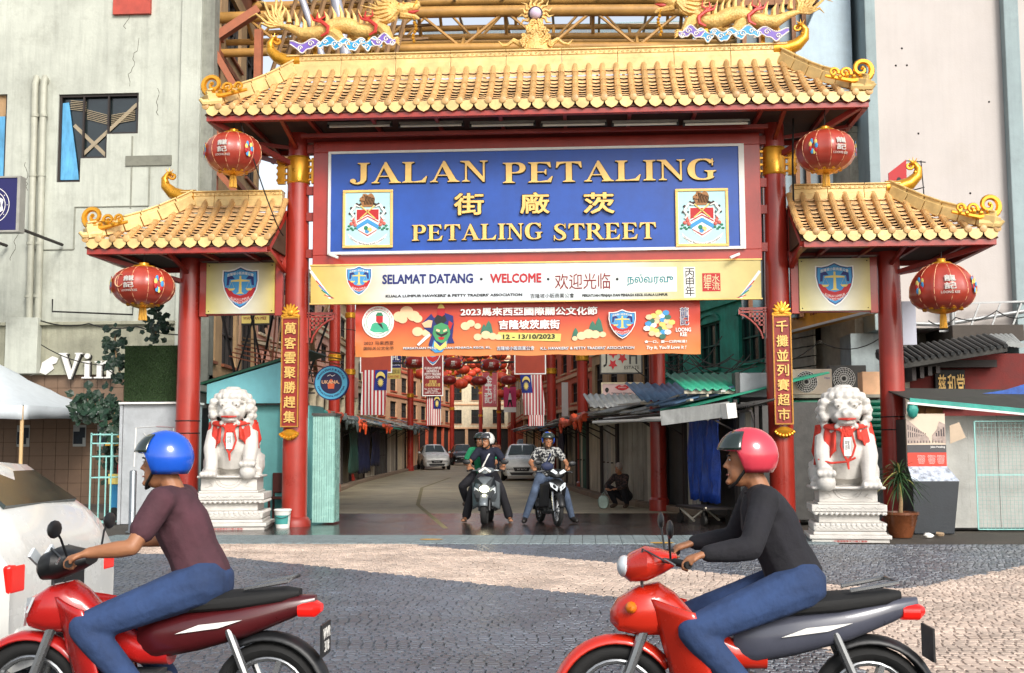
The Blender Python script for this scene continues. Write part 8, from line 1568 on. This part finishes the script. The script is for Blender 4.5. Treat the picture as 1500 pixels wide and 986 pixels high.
def car(label, loc, rz, paint, L_=3.7, Wd=1.66, H=1.5, grille=True, plate='WA 7633', group='parked and waiting cars', kind='hatchback', dark=None):
    t = thing('car', label, 'car', loc, rz, group); w = Wd / 2; h = L_ / 2
    # stations front (-y) to back: y, half width, shoulder z, top z, top half width
    if kind == 'van': st = [(-h, .8, .62, .66, .68), (-h + .12, .95, .82, .9, .74), (-h + .5, 1, .98, 1.04, .76), (-h + 1.15, 1, 1.04, H * .985, .7), (-h + 1.5, 1, 1.05, H, .72), (h - .3, 1, 1.05, H, .72), (h - .02, .98, 1.03, H * .93, .7), (h, .93, .9, 1.0, .8)]
    else: st = [(-h, .74, .58, .62, .60), (-h + .08, .86, .70, .76, .68), (-h + .35, .96, .84, .91, .72), (-h + .85, 1, .92, .99, .74), (-h + 1.05, 1, .94, 1.03, .72), (-h + 1.65, 1, .95, H * .97, .62), (-h + 2.1, 1, .96, H, .64), (h - 1.0, 1, .98, H * .985, .64), (h - .5, .99, 1.0, H * .95, .62), (h - .12, .96, .98, 1.08, .68), (h, .88, .8, .86, .7)]
    mb = MB(); vs = []; n = 13
    for y, wf, zs, zt, tw in st:
        a = w * wf; half = [(a * .9, .22), (a * .985, .32), (a, .5), (a, zs * .8), (a * .975, zs), (w * (tw + (wf - tw) * .12), zs + (zt - zs) * .86), (w * tw * .85, zt)]
        pts = half + [(0, zt + .02)] + [(-x, z) for x, z in half[::-1]]
        vs += [(x, y, z) for x, z in pts]
    m = 15; fs = [(i * m + k, i * m + k + 1, (i + 1) * m + k + 1, (i + 1) * m + k) for i in range(len(st) - 1) for k in range(m - 1)]
    fs += [tuple(range(m))[::-1], tuple((len(st) - 1) * m + k for k in range(m))]; fs += [(i * m, (i + 1) * m, (i + 1) * m + m - 1, i * m + m - 1) for i in range(len(st) - 1)]
    mb.add(vs, fs, True); o = mb.build('body', paint, t)
    V = [Vector(v) for v in vs]
    def panel(nm, mt, quad, off=.012):
        q = [Vector(p) for p in quad]; nn = (q[1] - q[0]).cross(q[2] - q[0]).normalized(); c = sum(q, Vector()) / len(q)
        if nn.dot(c - Vector((0, 0, .7))) < 0: nn = -nn
        r = MB(); k = len(q); a = [p + nn * off for p in q]; b = [p - nn * .02 for p in q]; r.add(a + b, [tuple(range(k)), tuple(range(2 * k - 1, k - 1, -1))] + [(i, (i + 1) % k, k + (i + 1) % k, k + i) for i in range(k)]); return r.build(nm, mt, t)
    def S_(y, side, f):                                   # point on the flank of the greenhouse
        for i in range(len(st) - 1):
            if st[i][0] <= y <= st[i + 1][0]: u = (y - st[i][0]) / (st[i + 1][0] - st[i][0]); a = V[i * m + 4].lerp(V[(i + 1) * m + 4], u); b = V[i * m + 5].lerp(V[(i + 1) * m + 5], u); p = a.lerp(b, f); return Vector((p.x * side, p.y, p.z))
    i0, i1 = (4, 5) if kind != 'van' else (2, 3)
    yw0, yw1 = st[i0][0], st[i1][0]
    z0, z1 = st[i0][3] + .02, st[i1][3] - .01
    panel('windscreen', M_carg, [(-w * .70, yw0 + .02, z0), (w * .70, yw0 + .02, z0), (w * .56, yw1 - .02, z1), (-w * .56, yw1 - .02, z1)])
    yb0, yb1 = (h - .5, h - .12) if kind != 'van' else (h - .3, h - .02)
    panel('rear_window', M_carg, [(-w * .5, yb0 + .06, H * .95 - .04), (w * .5, yb0 + .06, H * .95 - .04), (w * .58, yb1 - .05, 1.145), (-w * .58, yb1 - .05, 1.145)], .006)
    ys = [yw0 + .35, yw1 + .35, yw1 + .42, h - 1.15, h - 1.08, h - .62] if kind != 'van' else [yw1 - .1, yw1 + .5, yw1 + .6, yw1 + 1.6, yw1 + 1.7, h - .4]
    for s in (-1, 1):
        for a, b in ((0, 1), (2, 3), (4, 5)): 
            if a == 0 and kind != 'van': quad = [S_(ys[0], s, .12), S_(ys[1], s, .08), S_(ys[1], s, .88), S_(yw1 + .02, s, .8)]
            else: quad = [S_(ys[a], s, .08), S_(ys[b], s, .1), S_(ys[b], s, .84), S_(ys[a], s, .88)]
            panel('side_window', M_carg, quad)
        for a in (yw0 + .15, yw1 + .4, h - 1.05): q = MB(); q.bar((s * (w + .001), a, .3), (s * (w + .001), a, .88), .006, .008); q.build('door_gap', M_dark, t)
        for a in (yw1 + .15, h - 1.25): q = MB(); q.bar((s * (w + .012), a, .82), (s * (w + .012), a + .16, .82), .02, .03); q.build('door_handle', paint, t)
        q = MB(); q.ball((s * (w + .09), yw0 + .4, 1.02), (.09, .05, .065), 10); q.build('mirror', paint, t)
        panel('headlight', M_hl, [(s * w * .50, -h + .05, .64), (s * w * .86, -h + .12, .70), (s * w * .90, -h + .32, .80), (s * w * .62, -h + .14, .76)], .02)
        q = MB(); q.box(min(s * w * .66, s * w * .89), max(s * w * .66, s * w * .89), h - .16, h + .004, .66, .83); q.build('tail_light', M_tl, t, bev=.02)
        q = MB(); q.ball((s * w * .68, -h + .01, .36), (.06, .03, .04), 9); q.build('fog_light', M_hl, t)
    q = MB(); q.prism([(-w * .42, .56), (w * .42, .56), (w * .34, .40), (-w * .34, .40)], -h - .015, -h + .1); q.build('grille', M_bp, t); q = MB(); q.prism([(-w * .6, .36), (w * .6, .36), (w * .5, .24), (-w * .5, .24)], -h - .01, -h + .1); q.build('lower_grille', M_bp, t)
    q = MB(); q.box(-.22, .22, -h - .03, -h - .016, .43, .53); o = q.build('number_plate', M_bp, t); lettering(plate, -.19, .19, .45, .51, -h - .031, M_wh, o, depth=.002)
    q = MB(); q.box(-.22, .22, h + .002, h + .015, .62, .73); q.build('rear_plate', M_bp, t); q = MB(); q.box(-w * .8, w * .8, h - .05, h + .03, .26, .46); q.build('rear_bumper', paint, t, bev=.03)
    for s in (-1, 1):
        for y in (-h + .68, h - .66):
            q = MB(); q.lathe([(.34, -.02), (.34, .035)], 24, M=TR((s * (w - .02), y, .31)) @ RY9); q.build('wheel_arch', M_dark, t); wheel(t, (s * (w - .06), y, .29), .29, .09)
    return t
M_cw = P('car_white', '#cfcfca', rough=.25, var=.04, bump=0, coat=.6); M_cb = P('car_black', '#121416', rough=.2, var=.1, bump=0, coat=.6); M_cs = P('car_silver', '#8b9094', rough=.25, metal=.4, var=.05, bump=0, coat=.5)
def put_car(label, px, py, rz, paint, **k): p = gr(px, py); return car(label, (p.x, p.y + k.get('L_', 3.7) / 2, 0), R(rz), paint, **k)
put_car('white hatchback parked by the left stalls, first in the line of parked cars', 629, 688.5, 14, M_cw, plate='WYB 562')
put_car('black car parked behind the white hatchback on the left', 673, 682, 10, M_cb, plate='VCD 1807')
put_car('white hatchback driving up the street behind the right waiting rider', 762, 705, 2, M_cw, plate='WC 9017 H')
put_car('silver van far down the street behind the driving hatchback', 770, 684, 0, M_cs, kind='van', H=1.85, L_=4.4, plate='BMA 44')
car('white hatchback with red tail light passing close at the left edge of the street', (-4.35, -14.2, 0), R(-90), M_cw, L_=3.9, H=1.45, group='passing traffic')
# ================================================================ PEOPLE
M_skin = P('skin_brown', '#9a6848', rough=.5, var=.08, scale=6, bump=.03); M_hair = P('hair_black', '#14100e', rough=.6, var=.2, bump=.3)
def capsule(mb, a, b, ra, rb, n=10):
    a = Vector(a); b = Vector(b); mb.tube([a, a.lerp(b, .5), b], [ra, (ra + rb) / 2 * 1.02, rb], n); mb.ball(a, ra, n); mb.ball(b, rb, n)
def chain(mb, pts, rs, n=10):
    for i in range(len(pts) - 1): capsule(mb, pts[i], pts[i + 1], rs[i], rs[i + 1], n)
def hand(mb, w, d, side, grip=True):                      # palm, four curled fingers of unequal length, opposed thumb
    w = Vector(w); d = Vector(d).normalized(); up = Vector((0, 0, 1)); lat = d.cross(up).normalized(); up = lat.cross(d)
    pc = w + d * .045; 
    for k in (-1.5, -.5, .5, 1.5): capsule(mb, w + lat * k * .012, w + d * .085 + lat * k * .021, .017, .0155, 7)
    for k, L_ in zip((-1.5, -.5, .5, 1.5), (.85, 1.0, 1.05, .8)):
        b = w + d * .088 + lat * k * .022; p1 = b + d * .03 * L_ - up * .012; p2 = p1 - up * .026 * L_ + d * .004; p3 = p2 - up * .012 * L_ - d * .022 * L_
        if not grip: p1 = b + d * .032 * L_ - up * .006; p2 = p1 + d * .024 * L_ - up * .012; p3 = p2 + d * .016 * L_ - up * .012
        chain(mb, [b, p1, p2, p3], [.0105, .0098, .0092, .008], 6)
    s = side; b = w + d * .03 + lat * s * .03; chain(mb, [b, b + lat * s * .02 + d * .022 - up * .008, b + lat * s * .018 + d * .048 - up * .024], [.0125, .011, .009], 6)
def person(label, loc, rz, J, top, bottom, shoes, helmet=None, visor=True, hair=None, bag=False, group=None, vox=.0085, skin=None, headturn=0, sc=1.0, sleeve='short', scarf=None, sandals=False, tagx=None):
    t = thing('person', label, 'person', loc, rz, group); t.scale = (sc, sc, sc); skin = skin or M_skin
    pv, ch, nk, hd = [Vector(J[k]) for k in ('pelvis', 'chest', 'neck', 'head')]; ax = (nk - pv).normalized(); b = MB()
    lat = Vector((1, 0, 0))
    chain(b, [pv, pv.lerp(ch, .5), ch], [.115, .105, .12]); 
    sh = {s: Vector(J['sh'][i]) for i, s in enumerate((-1, 1))}; hp = {s: pv + lat * s * .085 for s in (-1, 1)}
    capsule(b, sh[-1], sh[1], .06, .06); chain(b, [ch, nk, nk + (hd - nk) * .45], [.1, .055, .052])
    # head: skull, jaw, nose, ears, chin, turned by headturn
    M_ = TR(hd) @ Matrix.Rotation(headturn, 4, 'Z'); f = lambda x, y, z: M_ @ Vector((x, y, z))
    b.ball((0, 0, 0), (.076, .094, .10), 18, M=M_ @ TR((0, .005, .02))); b.ball((0, 0, 0), (.058, .06, .07), 14, M=M_ @ TR((0, -.035, -.055))); b.ball(f(0, -.088, -.098), (.024, .02, .018), 8)
    b.tube([f(0, -.088, .012), f(0, -.104, -.018), f(0, -.108, -.03)], [.009, .013, .014], 7); b.ball(f(0, -.082, -.062), (.026, .014, .010), 8); b.ball(f(0, -.082, .03), (.045, .012, .010), 8)
    for s in (-1, 1): b.ball(f(s * .079, .01, -.005), (.012, .02, .03), 8)
    for i, s in enumerate((-1, 1)):
        el, wr, hdn = Vector(J['el'][i]), Vector(J['wr'][i]), Vector(J['hd'][i]); chain(b, [sh[s], el, el.lerp(wr, .35), wr], [.052, .04, .042, .027]); hand(b, wr, hdn - wr, -s, J.get('grip', True))
        kn, an, to = Vector(J['kn'][i]), Vector(J['an'][i]), Vector(J['toe'][i]); chain(b, [hp[s], kn, kn.lerp(an, .3), an], [.09, .058, .062, .04]); chain(b, [an, an.lerp(to, .5) - Vector((0, 0, .02)), to], [.038, .036, .026])
        if sandals:
            for k in range(5): capsule(b, to + Vector(((k - 2) * .014, 0, -.008)), to + (to - an).normalized() * .03 + Vector(((k - 2) * .016, 0, -.012)), .012, .009, 6)
    me = remesh(b, vox, 2, .4); me.materials.append(skin); mobj('body', me, skin, t)
    for s in (-1, 1):
        q = MB(); q.ball(f(s * .03, -.087, .012), (.012, .005, .005), 8); o = q.build('eye', M_wh, t); q = MB(); q.ball(f(s * .03, -.0905, .012), (.006, .003, .005), 7); q.build('pupil', M_hair, o)
        q = MB(); q.tube([f(s * .015, -.096, .032), f(s * .045, -.088, .033)], .005, 5); q.build('eyebrow', M_hair, t)
    q = MB(); q.tube([f(-.022, -.094, -.062), f(0, -.099, -.064), f(.022, -.094, -.062)], .0045, 5); q.build('mouth', P('lips', '#7c4236', bump=0), t)
    # shirt
    c = MB(); chain(c, [pv + ax * .04, pv.lerp(ch, .5), ch], [.142, .132, .145]); capsule(c, sh[-1], sh[1], .075, .075); c.ball(ch + (sh[-1] + sh[1] - 2 * ch) * .25, (.17, .12, .12), 12)
    for i, s in enumerate((-1, 1)):
        el, wr = Vector(J['el'][i]), Vector(J['wr'][i])
        if sleeve == 'short': chain(c, [sh[s], sh[s].lerp(el, .62)], [.073, .068])
        else: chain(c, [sh[s], el, el.lerp(wr, .4), wr - (wr - el) * .06], [.075, .058, .056, .042])
    me = remesh(c, .012, 4, .5); me.materials.append(top); mobj('shirt', me, top, t)
    q = MB(); q.tube([nk + Vector((.066 * math.cos(R(a)), .06 * math.sin(R(a)) - .005, -.012 - .012 * math.sin(R(-a)))) for a in range(0, 361, 24)], .012, 6); q.build('collar', top, t)
    # trousers
    c = MB(); capsule(c, pv + lat * .05, pv - lat * .05, .135, .135)
    for i, s in enumerate((-1, 1)): kn, an = Vector(J['kn'][i]), Vector(J['an'][i]); chain(c, [hp[s], hp[s].lerp(kn, .5), kn, kn.lerp(an, .35), an - (an - kn) * .04], [.115, .098, .078, .076, .058 if J.get('slim', True) else .085])
    me = remesh(c, .012, 4, .5); me.materials.append(bottom); mobj('trousers', me, bottom, t)
    for i in (0, 1):
        an, to = Vector(J['an'][i]), Vector(J['toe'][i]); q = MB()
        if sandals: z = min(to.z, an.z) - .05; d = (to - an).normalized(); capsule(q, (an.x, an.y, max(.012, z)), (to.x + d.x * .03, to.y + d.y * .03, max(.012, z)), .014, .014); q.tube([to + Vector((-.045, 0, -.01)), to + Vector((0, 0, .024)), to + Vector((.045, 0, -.01))], .012, 6); me = q.mesh('sandal'); me.materials.append(shoes); mobj('sandal', me, shoes, t); continue
        chain(q, [an + Vector((0, 0, -.01)), an.lerp(to, .5) - Vector((0, 0, .018)), to], [.052, .05, .04]); q.ball(an + (an - to).normalized() * .03 - Vector((0, 0, .02)), .042, 9); me = remesh(q, .01, 2); me.materials.append(shoes); mobj('shoe', me, shoes, t)
    if helmet:
        hm = MB(); vs = []
        for v_ in range(11):
            for u_ in range(24):
                a = 2 * math.pi * u_ / 24; e = R(-38 + 128 * v_ / 10); fr = max(0, -math.sin(a)); e2 = max(e, R(14) * fr ** .6 if fr > .3 else e) if True else e
                r = .128; vs.append(f(r * .93 * math.cos(e2) * math.cos(a), .012 + r * 1.12 * math.cos(e2) * math.sin(a), .035 + r * 1.05 * math.sin(e2)))
        fs = [(i * 24 + k, i * 24 + (k + 1) % 24, (i + 1) * 24 + (k + 1) % 24, (i + 1) * 24 + k) for i in range(10) for k in range(24)]; hm.add(vs, fs, True); o = hm.build('helmet', helmet, t, solid=.012)
        q = MB(); q.grid(lambda u, v: f(.135 * math.sin(R(-70 + 140 * u)) * math.sqrt(1 - (.18 + .66 * v) ** 2), .012 - .158 * math.cos(R(-70 + 140 * u)) * math.sqrt(1 - (.18 + .66 * v) ** 2), .062 + .09 * v), 16, 6) ; q.build('visor', visor if visor is not True else M_carg, o, solid=.004)
        q = MB(); q.tube([f(-.085, -.02, -.04), f(-.06, -.06, -.1), f(0, -.085, -.125), f(.06, -.06, -.1), f(.085, -.02, -.04)], .008, 6); q.build('strap', M_dark, o)
    elif scarf:
        q = MB(); q.ball((0, 0, 0), (.092, .11, .115), 16, M=M_ @ TR((0, .02, .035))); o = q.build('head_cloth', scarf, t)
    if bag:
        q = MB(); q.tube([sh[1] + Vector((-.06, -.0, .07)), ch + Vector((.02, -.15, .02)), pv.lerp(ch, .4) + Vector((-.1, -.14, 0))], .014, 6, flat=.5); q.ball(pv.lerp(ch, .5) + Vector((-.02, -.155, .0)), (.12, .05, .08), 12) if bag == 2 else None; q.build('shoulder_bag', P('bag_navy', '#232c4a', rough=.7) if bag == 2 else M_wh, t)
    return t
def ride(feet='ground', lean=.0, grip=True):
    J = dict(pelvis=(0, .18, .86), chest=(0, .06 - lean, 1.2), neck=(0, .02 - lean, 1.36), head=(0, -.03 - lean * 1.2, 1.49), sh=[(-.175, .03 - lean, 1.31), (.175, .03 - lean, 1.31)], el=[(-.33, -.04 - lean * .6, 1.10), (.33, -.04 - lean * .6, 1.10)], wr=[(-.315, -.215, 1.035), (.315, -.215, 1.035)], hd=[(-.3, -.33, 1.0), (.3, -.33, 1.0)], grip=grip)
    if feet == 'ground': J.update(kn=[(-.27, -.16, .60), (.27, -.16, .60)], an=[(-.40, .02, .10), (.40, .02, .10)], toe=[(-.44, -.12, .045), (.44, -.12, .045)])
    else: J.update(kn=[(-.21, -.27, .66), (.21, -.27, .66)], an=[(-.2, .02, .34), (.2, .02, .34)], toe=[(-.22, -.13, .29), (.22, -.13, .29)])
    return J
M_den = P('denim_blue', '#2a3f66', rough=.9, var=.3, scale=3, bump=.9, bscale=9); M_denl = P('denim_grey_blue', '#4c5a70', rough=.9, var=.3, scale=6, bump=.4, bscale=50); M_blkc = P('cloth_black', '#1b1a20', rough=.9, var=.25, scale=7, bump=.9, bscale=8); M_nvc = P('cloth_navy', '#14182a', rough=.9, var=.25, bump=.4, bscale=25)
M_grc = P('cloth_green', '#1f8a5c', rough=.9, var=.2, bump=.3); M_brc = P('cloth_maroon', '#4c2c34', rough=.9, var=.25, bump=.9, bscale=8); M_sho = P('shoe_brown', '#4a3a2e', rough=.6, var=.2)
def patt(key, a, b, sc):
    m = P(key, a, rough=.9, var=.05, bump=.3); t = m.node_tree; N = t.nodes; L = t.links; v = N.new('ShaderNodeTexNoise'); v.inputs['Scale'].default_value = sc; v.inputs['Detail'].default_value = 1; tc = N.new('ShaderNodeTexCoord'); L.new(tc.outputs['Object'], v.inputs[0]); r = N.new('ShaderNodeValToRGB'); r.color_ramp.interpolation = 'CONSTANT'; r.color_ramp.elements[0].color = lin(a); r.color_ramp.elements[1].position = .52; r.color_ramp.elements[1].color = lin(b); L.new(v.outputs[0], r.inputs[0]); L.new(r.outputs[0], N['Principled BSDF'].inputs['Base Color']); return m
M_pat = patt('shirt_black_white_leaf', '#1c1e22', '#9c9c98', 26); M_pat2 = patt('shirt_brown_floral', '#1c1412', '#4c342c', 24)
H_w = P('helmet_white', '#d0cfca', rough=.2, var=.03, bump=0, coat=.6); H_b = P('helmet_blue', '#1d56c4', rough=.2, var=.08, bump=0, coat=.6); H_d = P('helmet_dark_maroon', '#2a1618', rough=.2, var=.1, bump=0, coat=.6); H_r = P('helmet_rose_red', '#c83c4c', rough=.22, var=.05, bump=0, coat=.6); H_bl = patt('helmet_blue_yellow', '#1d4fb4', '#c9b040', 7)
M_vt = P('visor_clear', '#3a3c40', rough=.1, bump=0, spec=.9)
# waiting pair at the mouth of the street
pA = gr(708, 771); pA = Vector((pA.x, pA.y + .9, 0)); scooter('grey scooter with lit headlight waiting at the mouth of the street, left of the two', pA, 0)
J = ride(); J['slim'] = False
person('rider in dark polo shirt and white helmet looking sideways on the grey scooter', pA + Vector((0, .02, .02)), 0, J, M_nvc, M_blkc, M_sho, helmet=H_w, visor=M_vt, headturn=R(-38), bag=1, sandals=True, sc=1.03)
J = ride('peg'); J.update(pelvis=(0, .18, .86), el=[(-.3, .0, 1.08), (.3, .0, 1.08)], wr=[(-.16, -.15, 1.0), (.16, -.15, 1.0)], hd=[(-.13, -.26, .98), (.13, -.26, .98)], kn=[(-.33, -.22, .64), (.33, -.22, .64)], an=[(-.27, .02, .33), (.27, .02, .33)], toe=[(-.3, -.12, .3), (.3, -.12, .3)])
person('pillion passenger in green shirt and dark helmet behind the white helmet rider', pA + Vector((-.17, .42, .04)), 0, J, M_grc, M_blkc, M_sho, helmet=H_d, visor=M_carg, headturn=R(-20), sc=1.02)
pB = gr(806, 773); pB = Vector((pB.x - .06, pB.y + .85, 0)); underbone('black and red underbone motorcycle waiting beside the grey scooter', pB, R(17), M_bp, M_rdr, plate='BNB 5520', lean=R(2))
J = ride(); J['an'] = [(-.42, .06, .10), (.44, .0, .10)]; J['toe'] = [(-.47, -.08, .045), (.5, -.13, .045)]
person('rider in black and white leaf shirt and blue yellow helmet on the black motorcycle', pB + Vector((0, .02, .02)), R(12), J, M_pat, M_denl, P('boot_black', '#1a1614', rough=.5), helmet=H_bl, visor=M_carg, headturn=R(-4), bag=2, sc=1.03)
# passing riders close to the camera, heading left
M_mred = P('fairing_red', '#c22a18', rough=.25, var=.06, bump=0, coat=.6); M_mred2 = P('fairing_crimson', '#b01f1c', rough=.25, var=.06, bump=0, coat=.6)
def passing(X, lab1, lab2, body, top, bottom, helm, sleeve, rear, y=-15.7, lt='round'):
    b_ = underbone(lab1, (X, y, 0), R(-90), body, M_wh, lights=lt, group='passing traffic', plate='WVR 318', rear=rear); b_.scale = (.965,) * 3; J = ride('peg', lean=.0); J.update(pelvis=(0, .27, .86), chest=(0, .13, 1.17), neck=(0, .09, 1.33), head=(0, .03, 1.46), sh=[(-.175, .09, 1.28), (.175, .09, 1.28)], el=[(-.31, .0, 1.06), (.31, .0, 1.06)])
    person(lab2, (X, y, 0), R(-90), J, top, bottom, M_sho, helmet=helm, visor=M_carg, sleeve=sleeve, vox=.0085, sc=.965)
passing(1.6, 'bright red underbone motorcycle passing close in front of the right stone lion', 'rider in black jacket, blue jeans and rose red helmet passing on the right', M_mred, M_blkc, M_den, H_r, 'long', P('fairing_slate', '#4a4c58', rough=.3, coat=.4, bump=0))
passing(-1.28, 'crimson underbone motorcycle passing close in front of the left stone lion', 'rider in maroon shirt, dark jeans and blue helmet passing on the left', M_mred2, M_brc, M_den, H_b, 'short', P('fairing_wine', '#4c1418', rough=.3, coat=.4, bump=0), lt='V')
# person squatting by the right stalls, far walker
p = gr(912, 744); J = dict(pelvis=(0, .12, .27), chest=(0, -.06, .62), neck=(0, -.1, .78), head=(0, -.16, .92), sh=[(-.16, -.08, .73), (.16, -.08, .73)], el=[(-.26, -.28, .52), (.26, -.28, .52)], wr=[(-.14, -.45, .46), (.14, -.45, .46)], hd=[(-.05, -.52, .45), (.05, -.52, .45)], kn=[(-.19, -.3, .48), (.19, -.3, .48)], an=[(-.16, -.05, .1), (.16, -.05, .1)], toe=[(-.18, -.2, .04), (.18, -.2, .04)], grip=False)
person('person in brown patterned shirt and pale head cloth squatting by the right stalls', p, R(-35), J, M_pat2, M_blkc, M_sho, scarf=P('cloth_pale', '#8a7d72', rough=.9), sleeve='long')
t = thing('shopping_bag', 'small pale shopping bag on the ground beside the squatting person', 'bag', (p.x - .45, p.y - .3, 0)); q = MB(); loft(q, [(-.08, .14, .1, .13), (0, .15, .13, .15), (.08, .14, .1, .13)]); q.tube([(-.06, 0, .27), (0, 0, .38), (.06, 0, .27)], .008, 5); q.build('sack', P('bag_pale_green', '#a9bdb0', rough=.6, var=.2), t)
J = dict(pelvis=(0, 0, .92), chest=(0, 0, 1.28), neck=(0, 0, 1.45), head=(0, -.02, 1.59), sh=[(-.18, 0, 1.4), (.18, 0, 1.4)], el=[(-.24, .02, 1.14), (.24, .04, 1.14)], wr=[(-.25, -.08, .92), (.26, .0, .9)], hd=[(-.25, -.12, .82), (.26, -.04, .8)], kn=[(-.1, -.06, .5), (.1, .02, .5)], an=[(-.1, .0, .1), (.1, .14, .12)], toe=[(-.11, -.14, .04), (.11, .02, .05)], grip=False)
person('distant pedestrian in peach top walking down the street behind the scooter', gr(727, 690), 0, J, P('cloth_peach', '#d08a70', rough=.9), M_denl, M_sho, hair=True, scarf=M_hair, vox=.012)
